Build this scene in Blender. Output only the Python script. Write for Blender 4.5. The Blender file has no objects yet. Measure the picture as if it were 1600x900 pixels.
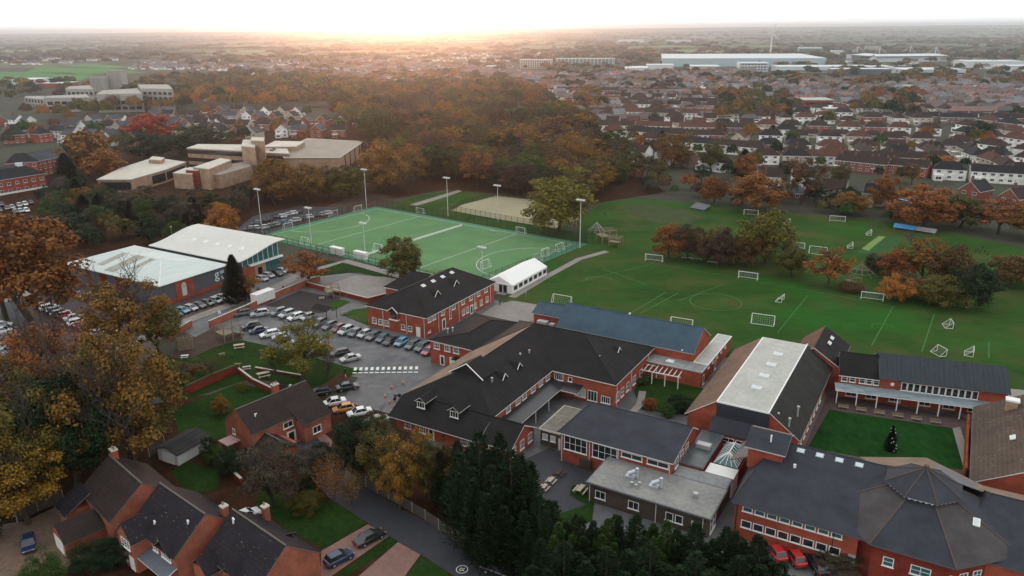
import bpy, bmesh, math, random
from mathutils import Vector, Matrix, noise
from mathutils.geometry import tessellate_polygon
R = math.radians
sc = bpy.context.scene
col = sc.collection
rnd = random.Random(7)

# ------------------------------------------------------------------ camera
CAM_H, FPX, HORIZ, ROLL = 67.0, 1200.0, 46.0, -0.0081
PITCH = math.atan((450 - HORIZ) / FPX)
cR, sR = math.cos(ROLL), math.sin(ROLL)
FWD = Vector((0, math.cos(PITCH), -math.sin(PITCH)))
UP0 = Vector((0, math.sin(PITCH), math.cos(PITCH)))
RT0 = Vector((1, 0, 0))
RIGHT = cR * RT0 + sR * UP0
UPV = -sR * RT0 + cR * UP0
cam = bpy.data.cameras.new('camera'); camo = bpy.data.objects.new('camera', cam); col.objects.link(camo)
mw = Matrix.Identity(4)
for i in range(3):
    mw[i][0] = RIGHT[i]; mw[i][1] = UPV[i]; mw[i][2] = -FWD[i]
mw[2][3] = CAM_H
camo.matrix_world = mw
cam.sensor_width = 36; cam.lens = 36 * FPX / 1600
cam.clip_start = 1; cam.clip_end = 60000
sc.camera = camo

# ------------------------------------------------------------------ sky and sun
SUN_EL, SUN_AZ = 3.5, -7.4          # low sun ahead of the camera, a little to the left
w = bpy.data.worlds.new('World'); sc.world = w; w.use_nodes = True
nt = w.node_tree; nt.nodes.clear()
sky = nt.nodes.new('ShaderNodeTexSky'); sky.sky_type = 'NISHITA'; sky.sun_disc = False
sky.sun_elevation = R(SUN_EL); sky.sun_rotation = R(SUN_AZ)
sky.air_density = 1.0; sky.dust_density = 1.5; sky.ozone_density = 1.0; sky.altitude = 60
hs = nt.nodes.new('ShaderNodeHueSaturation'); hs.inputs['Saturation'].default_value = 0.35
tc = nt.nodes.new('ShaderNodeTexCoord')
mp = nt.nodes.new('ShaderNodeMapping'); mp.inputs['Scale'].default_value = (3, 3, 22)
nz = nt.nodes.new('ShaderNodeTexNoise'); nz.inputs['Scale'].default_value = 2.2; nz.inputs['Detail'].default_value = 6
cr = nt.nodes.new('ShaderNodeValToRGB')
cr.color_ramp.elements[0].position = .3; cr.color_ramp.elements[0].color = (.87, .875, .88, 1)
cr.color_ramp.elements[1].position = .65; cr.color_ramp.elements[1].color = (1.0, 1.0, .99, 1)
mx = nt.nodes.new('ShaderNodeMix'); mx.data_type = 'RGBA'; mx.blend_type = 'MULTIPLY'; mx.inputs[0].default_value = 1
bg = nt.nodes.new('ShaderNodeBackground'); bg.inputs['Strength'].default_value = 0.15
ow = nt.nodes.new('ShaderNodeOutputWorld')
L = nt.links
L.new(sky.outputs[0], hs.inputs['Color']); L.new(tc.outputs['Generated'], mp.inputs[0]); L.new(mp.outputs[0], nz.inputs['Vector'])
cl = nt.nodes.new('ShaderNodeMix'); cl.data_type = 'RGBA'; cl.inputs[0].default_value = .985     # a thin bright overcast over the clear sky
cl.inputs[7].default_value = (7.5, 7.6, 7.65, 1)
L.new(nz.outputs[0], cr.inputs[0]); L.new(hs.outputs[0], cl.inputs[6]); L.new(cl.outputs[2], mx.inputs[6]); L.new(cr.outputs[0], mx.inputs[7])
# an overcast sky is brighter low over the horizon than overhead
sx = nt.nodes.new('ShaderNodeSeparateXYZ'); L.new(tc.outputs['Generated'], sx.inputs[0])
hz = nt.nodes.new('ShaderNodeMapRange'); hz.inputs[1].default_value = 0.0; hz.inputs[2].default_value = .35; hz.inputs[3].default_value = 1.22; hz.inputs[4].default_value = .90
L.new(sx.outputs[2], hz.inputs[0])
sc_ = nt.nodes.new('ShaderNodeVectorMath'); sc_.operation = 'SCALE'; L.new(mx.outputs[2], sc_.inputs[0]); L.new(hz.outputs[0], sc_.inputs['Scale'])
L.new(sc_.outputs[0], bg.inputs[0]); L.new(bg.outputs[0], ow.inputs[0])
sl = bpy.data.lights.new('sun', 'SUN'); so = bpy.data.objects.new('sun', sl); col.objects.link(so)
sl.energy = .65; sl.angle = R(10); sl.color = (1.0, .47, .25)
sd = Vector((math.sin(R(SUN_AZ)) * math.cos(R(SUN_EL)), math.cos(R(SUN_AZ)) * math.cos(R(SUN_EL)), math.sin(R(SUN_EL))))
so.rotation_euler = sd.to_track_quat('Z', 'Y').to_euler()
sc.view_settings.view_transform = 'Standard'; sc.view_settings.look = 'None'
sc.view_settings.exposure = 0.28; sc.view_settings.gamma = 1.0; sc.view_settings.use_curve_mapping = False
cy = sc.cycles
cy.max_bounces = 5; cy.diffuse_bounces = 2; cy.glossy_bounces = 2; cy.transmission_bounces = 2; cy.transparent_max_bounces = 10
cy.volume_bounces = 0; cy.use_adaptive_sampling = True; cy.adaptive_threshold = 0.02; cy.use_denoising = True
cy.sample_clamp_indirect = 4; cy.caustics_reflective = False; cy.caustics_refractive = False

# ------------------------------------------------------------------ survey helpers (image sighting -> ground point)
def G(x, y, z=0.0):
    u, v = x - 800.0, 450.0 - y
    d = (cR * u - sR * v) * RT0 + (sR * u + cR * v) * UP0 + FPX * FWD
    t = (CAM_H - z) / -d.z
    return Vector((d.x * t, d.y * t, z))
def PX(p):
    d = Vector(p) - Vector((0, 0, CAM_H)); k = d.dot(FWD)
    return 800 + FPX * d.dot(RIGHT) / k, 450 - FPX * d.dot(UPV) / k
def HT(x, yb, yt):
    g = G(x, yb); lo, hi = 0.0, 66.0
    for _ in range(40):
        m = (lo + hi) / 2
        if G(x, yt, m).y > g.y: lo = m
        else: hi = m
    return lo
SA = R(-30.5)                         # the school's building grid
SU = Vector((math.cos(SA), math.sin(SA), 0)); SV = Vector((-math.sin(SA), math.cos(SA), 0))
def S(u, v, z=0.0): return SU * u + SV * v + Vector((0, 0, z))

# ------------------------------------------------------------------ materials
MATS = {}
def bsdf(name):
    m = bpy.data.materials.new(name); m.use_nodes = True; n = m.node_tree
    return m, n, n.nodes['Principled BSDF']
def mat(name, c, rough=.85, var=.18, scale=.6, spec=.3, c2=None, metal=0, bump=0, stretch=(1, 1, 1), fine=6.0, coord='Object'):
    if name in MATS: return MATS[name]
    m, n, b = bsdf(name)
    t = n.nodes.new('ShaderNodeTexCoord'); mpn = n.nodes.new('ShaderNodeMapping'); mpn.inputs['Scale'].default_value = stretch
    if coord == 'World':
        ge = n.nodes.new('ShaderNodeNewGeometry'); n.links.new(ge.outputs['Position'], mpn.inputs[0])
    else: n.links.new(t.outputs['Object'], mpn.inputs[0])
    a = n.nodes.new('ShaderNodeTexNoise'); a.inputs['Scale'].default_value = scale; a.inputs['Detail'].default_value = 5; a.inputs['Roughness'].default_value = .65
    f = n.nodes.new('ShaderNodeTexNoise'); f.inputs['Scale'].default_value = scale * fine; f.inputs['Detail'].default_value = 3
    n.links.new(mpn.outputs[0], a.inputs['Vector']); n.links.new(mpn.outputs[0], f.inputs['Vector'])
    ad = n.nodes.new('ShaderNodeMath'); ad.operation = 'MULTIPLY_ADD'; ad.inputs[1].default_value = .45
    n.links.new(f.outputs[0], ad.inputs[0]); 
    ml = n.nodes.new('ShaderNodeMath'); ml.operation = 'MULTIPLY'; ml.inputs[1].default_value = .55; n.links.new(a.outputs[0], ml.inputs[0])
    n.links.new(ml.outputs[0], ad.inputs[2])
    r = n.nodes.new('ShaderNodeValToRGB'); r.color_ramp.elements[0].position = .33; r.color_ramp.elements[1].position = .67
    k = c2 or tuple(x * (1 + var) for x in c)
    lo = tuple(x * (1 - var) for x in c)
    r.color_ramp.elements[0].color = (*lo, 1); r.color_ramp.elements[1].color = (*k, 1)
    n.links.new(ad.outputs[0], r.inputs[0]); n.links.new(r.outputs[0], b.inputs['Base Color'])
    b.inputs['Roughness'].default_value = rough; b.inputs['Specular IOR Level'].default_value = spec; b.inputs['Metallic'].default_value = metal
    if bump:
        bp = n.nodes.new('ShaderNodeBump'); bp.inputs['Strength'].default_value = bump; bp.inputs['Distance'].default_value = .2
        n.links.new(f.outputs[0], bp.inputs['Height']); n.links.new(bp.outputs[0], b.inputs['Normal'])
    MATS[name] = m; return m
def brickmat(name, c, mortar=(.33, .13, .09)):
    if name in MATS: return MATS[name]
    m, n, b = bsdf(name)
    t = n.nodes.new('ShaderNodeTexCoord')
    sp = n.nodes.new('ShaderNodeSeparateXYZ'); n.links.new(t.outputs['Object'], sp.inputs[0])
    ad = n.nodes.new('ShaderNodeMath'); ad.operation = 'ADD'; n.links.new(sp.outputs[0], ad.inputs[0]); n.links.new(sp.outputs[1], ad.inputs[1])
    cb = n.nodes.new('ShaderNodeCombineXYZ'); n.links.new(ad.outputs[0], cb.inputs[0]); n.links.new(sp.outputs[2], cb.inputs[1])
    br = n.nodes.new('ShaderNodeTexBrick'); br.inputs['Scale'].default_value = 1.0
    br.inputs['Brick Width'].default_value = .23; br.inputs['Row Height'].default_value = .075; br.inputs['Mortar Size'].default_value = .008
    br.inputs['Color1'].default_value = (*[x * 1.15 for x in c], 1); br.inputs['Color2'].default_value = (*[x * .8 for x in c], 1); br.inputs['Mortar'].default_value = (*mortar, 1)
    n.links.new(cb.outputs[0], br.inputs['Vector'])
    a = n.nodes.new('ShaderNodeTexNoise'); a.inputs['Scale'].default_value = .45; a.inputs['Detail'].default_value = 6
    n.links.new(t.outputs['Object'], a.inputs['Vector'])
    r = n.nodes.new('ShaderNodeValToRGB'); r.color_ramp.elements[0].position = .3; r.color_ramp.elements[1].position = .7
    r.color_ramp.elements[0].color = (.68, .66, .66, 1); r.color_ramp.elements[1].color = (1.1, 1.1, 1.1, 1)
    n.links.new(a.outputs[0], r.inputs[0])
    x = n.nodes.new('ShaderNodeMix'); x.data_type = 'RGBA'; x.blend_type = 'MULTIPLY'; x.inputs[0].default_value = 1
    n.links.new(br.outputs[0], x.inputs[6]); n.links.new(r.outputs[0], x.inputs[7]); n.links.new(x.outputs[2], b.inputs['Base Color'])
    b.inputs['Roughness'].default_value = .95; b.inputs['Specular IOR Level'].default_value = .08
    MATS[name] = m; return m
def roofmat(name, c, moss=.0, mosscol=(.35, .33, .28), rough=.75, spec=.12, tile=.33):
    """tiles: faint courses, patchy weathering, lichen specks"""
    if name in MATS: return MATS[name]
    m, n, b = bsdf(name)
    t = n.nodes.new('ShaderNodeTexCoord')
    a = n.nodes.new('ShaderNodeTexNoise'); a.inputs['Scale'].default_value = .35; a.inputs['Detail'].default_value = 8; a.inputs['Roughness'].default_value = .7
    n.links.new(t.outputs['Object'], a.inputs['Vector'])
    r = n.nodes.new('ShaderNodeValToRGB'); r.color_ramp.elements[0].position = .3; r.color_ramp.elements[1].position = .72
    r.color_ramp.elements[0].color = (*[x * .72 for x in c], 1); r.color_ramp.elements[1].color = (*[x * 1.35 for x in c], 1)
    n.links.new(a.outputs[0], r.inputs[0])
    sp = n.nodes.new('ShaderNodeSeparateXYZ'); n.links.new(t.outputs['Object'], sp.inputs[0])
    wv = n.nodes.new('ShaderNodeMath'); wv.operation = 'MULTIPLY'; wv.inputs[1].default_value = 2 * math.pi / tile; n.links.new(sp.outputs[2], wv.inputs[0])
    sn = n.nodes.new('ShaderNodeMath'); sn.operation = 'SINE'; n.links.new(wv.outputs[0], sn.inputs[0])
    mr = n.nodes.new('ShaderNodeMapRange'); mr.inputs[1].default_value = -1; mr.inputs[2].default_value = 1; mr.inputs[3].default_value = .88; mr.inputs[4].default_value = 1.1
    n.links.new(sn.outputs[0], mr.inputs[0])
    x = n.nodes.new('ShaderNodeVectorMath'); x.operation = 'SCALE'; n.links.new(r.outputs[0], x.inputs[0]); n.links.new(mr.outputs[0], x.inputs['Scale'])
    last = x.outputs[0]
    if moss > 0:
        v = n.nodes.new('ShaderNodeTexNoise'); v.inputs['Scale'].default_value = 2.6; v.inputs['Detail'].default_value = 4; n.links.new(t.outputs['Object'], v.inputs['Vector'])
        q = n.nodes.new('ShaderNodeMapRange'); q.inputs[1].default_value = .72 - moss * .25; q.inputs[2].default_value = .76 - moss * .2; q.inputs[4].default_value = .8
        n.links.new(v.outputs[0], q.inputs[0])
        y = n.nodes.new('ShaderNodeMix'); y.data_type = 'RGBA'; n.links.new(q.outputs[0], y.inputs[0]); n.links.new(last, y.inputs[6]); y.inputs[7].default_value = (*mosscol, 1)
        last = y.outputs[2]
    n.links.new(last, b.inputs['Base Color'])
    b.inputs['Roughness'].default_value = rough; b.inputs['Specular IOR Level'].default_value = spec
    MATS[name] = m; return m
def objcol(name, rough=.5, spec=.5, island=0.0, coat=0, metal=0, noisy=0):
    """colour comes from the object's own colour property, so copies can share one mesh"""
    if name in MATS: return MATS[name]
    m, n, b = bsdf(name)
    oi = n.nodes.new('ShaderNodeObjectInfo'); last = oi.outputs['Color']
    if island:
        ge = n.nodes.new('ShaderNodeNewGeometry')
        r = n.nodes.new('ShaderNodeValToRGB'); e = r.color_ramp.elements
        e[0].position = 0; e[0].color = (1 - island, 1 - island * .75, 1 - island, 1); e[1].position = 1; e[1].color = (1 + island * 1.15, 1 + island * .75, 1 + island * .4, 1)
        n.links.new(ge.outputs['Random Per Island'], r.inputs[0])
        x = n.nodes.new('ShaderNodeMix'); x.data_type = 'RGBA'; x.blend_type = 'MULTIPLY'; x.inputs[0].default_value = 1
        n.links.new(last, x.inputs[6]); n.links.new(r.outputs[0], x.inputs[7]); last = x.outputs[2]
    if noisy:
        t = n.nodes.new('ShaderNodeTexCoord'); a = n.nodes.new('ShaderNodeTexNoise'); a.inputs['Scale'].default_value = noisy; a.inputs['Detail'].default_value = 4
        n.links.new(t.outputs['Object'], a.inputs['Vector'])
        mr = n.nodes.new('ShaderNodeMapRange'); mr.inputs[1].default_value = .3; mr.inputs[2].default_value = .7; mr.inputs[3].default_value = .75; mr.inputs[4].default_value = 1.2
        n.links.new(a.outputs[0], mr.inputs[0])
        x = n.nodes.new('ShaderNodeVectorMath'); x.operation = 'SCALE'; n.links.new(last, x.inputs[0]); n.links.new(mr.outputs[0], x.inputs['Scale']); last = x.outputs[0]
    n.links.new(last, b.inputs['Base Color'])
    b.inputs['Roughness'].default_value = rough; b.inputs['Specular IOR Level'].default_value = spec; b.inputs['Coat Weight'].default_value = coat; b.inputs['Metallic'].default_value = metal
    MATS[name] = m; return m
BRICK = brickmat('red_brick', (.37, .080, .046))
BRICKH = brickmat('orange_brick', (.36, .105, .062), (.34, .18, .13))
EDGE = mat('timber_edge', (.16, .12, .10), .85, .2, 2)
BRICKD = brickmat('dark_brick', (.24, .036, .022), (.14, .06, .05))
BRICKB = brickmat('brown_brick', (.11, .082, .065), (.13, .11, .10))
TAN = brickmat('buff_brick', (.42, .28, .19), (.40, .30, .22))
SLATE = roofmat('dark_tiles', (.018, .017, .0175), moss=.14, mosscol=(.06, .06, .055))
SLATEG = roofmat('grey_slate', (.06, .07, .085), rough=.6)
TILEB = roofmat('brown_tiles', (.030, .022, .021), moss=.10, mosscol=(.12, .11, .09))
TILEM = roofmat('mossy_tiles', (.019, .017, .021), moss=.22, mosscol=(.20, .19, .16))
TILER = roofmat('reddish_tiles', (.15, .095, .07), moss=.55, mosscol=(.24, .19, .13))  # dining hall's sun-facing slope, sunlight put into the reddish tile tone
TILED = roofmat('old_dark_tiles', (.026, .026, .024), moss=.3, mosscol=(.10, .10, .08))
SHEET = roofmat('blue_sheet', (.027, .057, .085), rough=.5, tile=50, spec=.3)
FELT = roofmat('charcoal_felt', (.030, .033, .042), rough=.7, tile=50, spec=.2)
FELTG = mat('grey_felt', (.20, .21, .21), .55, .35, .3, spec=.5)
FLATW = mat('pale_membrane', (.40, .405, .37), .6, .18, .22, spec=.4)
WHITE = mat('white_paint', (.78, .78, .76), .5, .04)
WROOF = mat('white_sheet', (.52, .58, .56), .5, .10, .12, spec=.4, stretch=(1, .2, 1))
GLASS = mat('dark_glass', (.018, .022, .028), .08, .3, .8, spec=.8)
TGLASS = mat('teal_glass', (.03, .12, .12), .1, .3, .8, spec=.8)
GREYM = mat('grey_cladding', (.10, .105, .12), .5, .1, 1)
STEEL = mat('galvanised_steel', (.45, .46, .46), .45, .08, 3, metal=.3)
BLACK = mat('black_metal', (.015, .016, .017), .5, .1, 3)
RUBBER = mat('rubber', (.012, .012, .013), .85, .1)
WOOD = mat('weathered_wood', (.24, .19, .13), .85, .25, 2)
WOODD = mat('dark_timber', (.07, .05, .04), .85, .3, 2)
CONC = mat('concrete', (.36, .35, .32), .85, .15, .4)
COPING = mat('stone_coping', (.46, .43, .38), .85, .12, 1)
BARK = mat('bark', (.060, .048, .038), .95, .3, 3)
LEAF = objcol('foliage', .8, .15, island=.5)
PAINT = objcol('car_paint', .28, .6, coat=.5)
RENDER = objcol('house_wall', .9, .2, noisy=.6)
ROOFC = objcol('house_roof', .7, .35, noisy=.8)

# ------------------------------------------------------------------ object helpers
def tag(o, label=None, cat=None, group=None, kind=None):
    if label: o['label'] = label
    if cat: o['category'] = cat
    if group: o['group'] = group
    if kind: o['kind'] = kind
    return o
def thing(name, label, cat, loc=(0, 0, 0), rz=0.0, group=None):
    o = bpy.data.objects.new(name, None); o.empty_display_size = .5; col.objects.link(o)
    o.location = loc; o.rotation_euler = (0, 0, rz)
    return tag(o, label, cat, group)
class MB:
    """collects faces; build() links them as one mesh object"""
    def __init__(s, T=None): s.v = []; s.f = []; s.m = []; s.T = T or Matrix.Identity(4); s.k = 0; s.smooth = False
    def face(s, pts, k=None):
        i = len(s.v); s.v += [s.T @ Vector(p) for p in pts]; s.f.append(tuple(range(i, i + len(pts)))); s.m.append(s.k if k is None else k)
    def mesh(s, pts, faces, k=None):
        i = len(s.v); s.v += [s.T @ Vector(p) for p in pts]
        for f in faces: s.f.append(tuple(i + q for q in f)); s.m.append(s.k if k is None else k)
    def box(s, x0, x1, y0, y1, z0, z1, k=None):
        s.mesh([(x0, y0, z0), (x1, y0, z0), (x1, y1, z0), (x0, y1, z0), (x0, y0, z1), (x1, y0, z1), (x1, y1, z1), (x0, y1, z1)],
               [(0, 3, 2, 1), (4, 5, 6, 7), (0, 1, 5, 4), (1, 2, 6, 5), (2, 3, 7, 6), (3, 0, 4, 7)], k)
    def prism(s, poly, z0, z1, k=None):
        n = len(poly); pts = [(x, y, z0) for x, y in poly] + [(x, y, z1) for x, y in poly]
        s.mesh(pts, [tuple(range(n))[::-1], tuple(range(n, 2 * n))] + [(i, (i + 1) % n, n + (i + 1) % n, n + i) for i in range(n)], k)
    def bar(s, a, b, r=.05, n=4, k=None, r2=None):
        a, b = Vector(a), Vector(b); d = (b - a)
        if d.length < 1e-6: return
        q = d.to_track_quat('Z', 'Y'); r2 = r if r2 is None else r2; pts = []
        for c, rr in ((a, r), (b, r2)):
            for i in range(n):
                t = 2 * math.pi * (i + .5) / n; pts.append(c + q @ Vector((rr * math.cos(t), rr * math.sin(t), 0)))
        s.mesh(pts, [tuple(range(n))[::-1], tuple(range(n, 2 * n))] + [(i, (i + 1) % n, n + (i + 1) % n, n + i) for i in range(n)], k)
    def cyl(s, x, y, z0, z1, r, n=10, k=None, r2=None): s.bar((x, y, z0), (x, y, z1), r, n, k, r2)
    def slab(s, top, th=.16, kt=0, ks=1):
        """a thick roof plane from its top polygon"""
        n = len(top); low = [(p[0], p[1], p[2] - th) for p in top]
        s.face(top, kt); s.face(low[::-1], ks)
        for i in range(n):
            j = (i + 1) % n; s.face([top[i], low[i], low[j], top[j]], ks)
    def data(s, name, mats, smooth=False):
        me = bpy.data.meshes.new(name); me.from_pydata([tuple(v) for v in s.v], [], s.f)
        for m in mats: me.materials.append(m)
        me.polygons.foreach_set('material_index', s.m)
        if smooth: me.polygons.foreach_set('use_smooth', [True] * len(s.f))
        me.update(); return me
    def build(s, name, mats, parent=None, smooth=False):
        if not isinstance(mats, (list, tuple)): mats = [mats]
        return inst(name, s.data(name, mats, smooth), parent)
def inst(name, me, parent=None, loc=None, rz=None, color=None):
    o = bpy.data.objects.new(name, me); col.objects.link(o)
    if parent: o.parent = parent
    if loc is not None: o.location = loc
    if rz is not None: o.rotation_euler = (0, 0, rz)
    if color: o.color = (*color[:3], 1)
    return o
def copy_tree(o, parent=None):
    c = o.copy(); col.objects.link(c); c.parent = parent
    for ch in list(o.children): copy_tree(ch, c)
    return c
ZL = [0.0]
def sheet(name, pts, m, z, kind='structure'):
    """flat ground area from an outline of ground points"""
    vs = [Vector((p[0], p[1], z)) for p in pts]
    tr = tessellate_polygon([vs]); me = bpy.data.meshes.new(name)
    fs = []
    for t in tr:
        a, b, c = (vs[i] for i in t)
        fs.append(t if (b - a).cross(c - a).z > 0 else t[::-1])
    me.from_pydata(vs, [], fs); me.materials.append(m); o = bpy.data.objects.new(name, me); col.objects.link(o)
    if kind: o['kind'] = kind
    return o
def psheet(name, pix, m, z, **k): return sheet(name, [G(x, y) for x, y in pix], m, z, **k)
def strip(name, pts, width, m, z, kind='structure', build=True, mb=None):
    """a ribbon of constant width along ground points"""
    b = mb or MB(); P = [Vector((p[0], p[1], 0)) for p in pts]; Ls, Rs = [], []
    for i, p in enumerate(P):
        d = (P[min(i + 1, len(P) - 1)] - P[max(i - 1, 0)]); d.z = 0; d.normalize(); nrm = Vector((-d.y, d.x, 0))
        Ls.append(p + nrm * width / 2); Rs.append(p - nrm * width / 2)
    for i in range(len(P) - 1):
        b.face([(Rs[i].x, Rs[i].y, z), (Rs[i + 1].x, Rs[i + 1].y, z), (Ls[i + 1].x, Ls[i + 1].y, z), (Ls[i].x, Ls[i].y, z)])
    if mb is None and build:
        o = b.build(name, m)
        if kind: o['kind'] = kind
        return o
def ringpts(c, r, n=32, a0=0, a1=2 * math.pi):
    return [Vector((c[0] + r * math.cos(a0 + (a1 - a0) * i / n), c[1] + r * math.sin(a0 + (a1 - a0) * i / n), 0)) for i in range(n + 1)]
# ------------------------------------------------------------------ ground, hills, fields
def groundmat():
    m, n, b = bsdf('countryside'); N = n.nodes; K = n.links
    ge = N.new('ShaderNodeNewGeometry'); sp = N.new('ShaderNodeSeparateXYZ'); K.new(ge.outputs['Position'], sp.inputs[0])
    def ramp(src, pts):
        r = N.new('ShaderNodeValToRGB'); e = r.color_ramp.elements
        while len(e) < len(pts): e.new(.5)
        for i, (p, c) in enumerate(pts): e[i].position = p; e[i].color = (*c, 1)
        K.new(src, r.inputs[0]); return r.outputs[0]
    def mixc(f, a, c):
        x = N.new('ShaderNodeMix'); x.data_type = 'RGBA'; K.new(f, x.inputs[0])
        for i, s in ((6, a), (7, c)):
            if isinstance(s, tuple): x.inputs[i].default_value = (*s, 1)
            else: K.new(s, x.inputs[i])
        return x.outputs[2]
    nz = N.new('ShaderNodeTexNoise'); nz.inputs['Scale'].default_value = .03; nz.inputs['Detail'].default_value = 8; nz.inputs['Roughness'].default_value = .7; K.new(ge.outputs['Position'], nz.inputs['Vector'])
    near = ramp(nz.outputs[0], [(.3, (.035, .034, .028)), (.5, (.065, .065, .048)), (.7, (.045, .075, .035))])
    # patchwork of fields far away
    vo = N.new('ShaderNodeTexVoronoi'); vo.inputs['Scale'].default_value = .0024; vo.inputs['Randomness'].default_value = .85
    mpn = N.new('ShaderNodeMapping'); mpn.inputs['Scale'].default_value = (.8, 1.15, 1); mpn.inputs['Rotation'].default_value = (0, 0, .5); K.new(ge.outputs['Position'], mpn.inputs[0]); K.new(mpn.outputs[0], vo.inputs['Vector'])
    vc = N.new('ShaderNodeSeparateColor'); K.new(vo.outputs['Color'], vc.inputs[0])
    fld = ramp(vc.outputs[0], [(0, (.035, .045, .03)), (.35, (.06, .05, .035)), (.45, (.12, .20, .06)), (.68, (.24, .20, .12)), (.85, (.18, .24, .09))])
    ve = N.new('ShaderNodeTexVoronoi'); ve.feature = 'DISTANCE_TO_EDGE'; ve.inputs['Scale'].default_value = .0024; ve.inputs['Randomness'].default_value = .85; K.new(mpn.outputs[0], ve.inputs['Vector'])
    hd = ramp(ve.outputs['Distance'], [(0, (1, 1, 1)), (.05, (1, 1, 1)), (.09, (0, 0, 0))])
    fld = mixc(hd, fld, (.03, .03, .02))
    n2 = N.new('ShaderNodeTexNoise'); n2.inputs['Scale'].default_value = .0011; n2.inputs['Detail'].default_value = 6; n2.inputs['Roughness'].default_value = .65; K.new(ge.outputs['Position'], n2.inputs['Vector'])
    wd = ramp(n2.outputs[0], [(.52, (0, 0, 0)), (.58, (1, 1, 1))])
    n3 = N.new('ShaderNodeTexNoise'); n3.inputs['Scale'].default_value = .02; n3.inputs['Detail'].default_value = 5; K.new(ge.outputs['Position'], n3.inputs['Vector'])
    wcol = ramp(n3.outputs[0], [(.35, (.020, .026, .020)), (.55, (.04, .036, .022)), (.7, (.07, .045, .024))])
    far = mixc(wd, fld, wcol)
    f = ramp(sp.outputs[1], [(0, (0, 0, 0)), (1, (1, 1, 1))])
    mr = N.new('ShaderNodeMapRange'); mr.inputs[1].default_value = 1500; mr.inputs[2].default_value = 2200; K.new(sp.outputs[1], mr.inputs[0])
    K.new(mixc(mr.outputs[0], near, far), b.inputs['Base Color'])
    b.inputs['Roughness'].default_value = .95; b.inputs['Specular IOR Level'].default_value = .1
    return m
GROUND = groundmat()
gb = MB()
ys = [-300, 0, 300, 700, 1500, 3000, 4500] + [4500 + 500 * i for i in range(1, 32)]
xs = [-16000 + 500 * i for i in range(65)]
def gh(x, y):
    if y < 4500: return 0.0
    k = min(1, (y - 4500) / 6500)
    a = noise.noise(Vector((x / 3300, y / 2400, 3.1))) * .5 + .5
    c = noise.noise(Vector((x / 900, y / 1100, 9.1)))
    return k * (56 + 36 * (a - .5) + 9 * c + 14 * min(1, max(0, (x + 5000) / 12000)) - (22 if y > 17000 else 0))
pts = [(x, y, gh(x, y)) for y in ys for x in xs]; nx = len(xs)
gb.mesh(pts, [(j * nx + i, j * nx + i + 1, (j + 1) * nx + i + 1, (j + 1) * nx + i) for j in range(len(ys) - 1) for i in range(nx - 1)])
o = gb.build('ground', GROUND, smooth=True); o['kind'] = 'structure'

GRASS = mat('school_grass', (.020, .062, .012), .95, .25, .06, spec=.04, c2=(.042, .098, .020), coord='World', fine=14, stretch=(.35, 1.5, 1))
def patches(m, c, lo, hi, scale, amt=.8):
    n = m.node_tree; b_ = n.nodes['Principled BSDF']; src = b_.inputs['Base Color'].links[0].from_socket
    ge = n.nodes.new('ShaderNodeNewGeometry'); a = n.nodes.new('ShaderNodeTexNoise'); a.inputs['Scale'].default_value = scale; a.inputs['Detail'].default_value = 7; a.inputs['Roughness'].default_value = .68
    n.links.new(ge.outputs['Position'], a.inputs['Vector']); r = n.nodes.new('ShaderNodeMapRange'); r.inputs[1].default_value = lo; r.inputs[2].default_value = hi; r.inputs[4].default_value = amt; n.links.new(a.outputs[0], r.inputs[0])
    x = n.nodes.new('ShaderNodeMix'); x.data_type = 'RGBA'; n.links.new(r.outputs[0], x.inputs[0]); n.links.new(src, x.inputs[6]); x.inputs[7].default_value = (*c, 1); n.links.new(x.outputs[2], b_.inputs['Base Color'])
patches(GRASS, (.070, .078, .026), .47, .62, .05, .8); patches(GRASS, (.020, .115, .014), .52, .62, .018, .6)
GRASSD = mat('shaded_lawn', (.010, .036, .008), .95, .35, .12, spec=.04, c2=(.028, .06, .012), coord='World', fine=12)  # deeper green for lawns round the buildings and gardens
GRASSF = mat('farm_grass', (.06, .19, .05), .95, .2, .01, spec=.1, coord='World')
ASTRO = mat('artificial_turf', (.100, .215, .092), .9, .10, .03, spec=.1, c2=(.125, .245, .108), coord='World', fine=4)
ASTROB = mat('turf_surround', (.07, .21, .12), .9, .08, .05, spec=.2, coord='World')
SAND = mat('sand_pitch', (.33, .30, .20), .95, .12, .06, spec=.1, coord='World')
TARM = mat('tarmac', (.12, .12, .125), .6, .38, .05, spec=.4, coord='World', fine=9)
patches(TARM, (.07, .072, .078), .52, .60, .11, .8); patches(TARM, (.17, .17, .17), .60, .64, .3, .5)
TARMR = mat('reddish_tarmac', (.075, .05, .048), .75, .25, .08, spec=.3, coord='World', fine=9)
TARMD = mat('dark_tarmac', (.036, .037, .046), .7, .2, .15, spec=.4, coord='World', fine=9)
PAVE = mat('pale_paving', (.24, .22, .20), .8, .2, .15, spec=.3, coord='World')
PAVER = mat('red_block_paving', (.22, .13, .11), .85, .2, .3, spec=.2, coord='World')
LITTER = mat('leaf_litter', (.022, .015, .011), .95, .45, .35, spec=.04, c2=(.075, .034, .018), coord='World', fine=10)
DIRT = mat('bare_earth', (.075, .05, .04), .95, .3, .2, spec=.1, coord='World')
REDSOIL = mat('red_soil', (.20, .075, .05), .95, .25, .15, spec=.1, coord='World')
LINE = mat('white_line', (.72, .74, .70), .7, .05, 1)
LINEG = mat('faded_grass_line', (.045, .145, .04), .9, .2, .5, coord='World')

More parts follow.
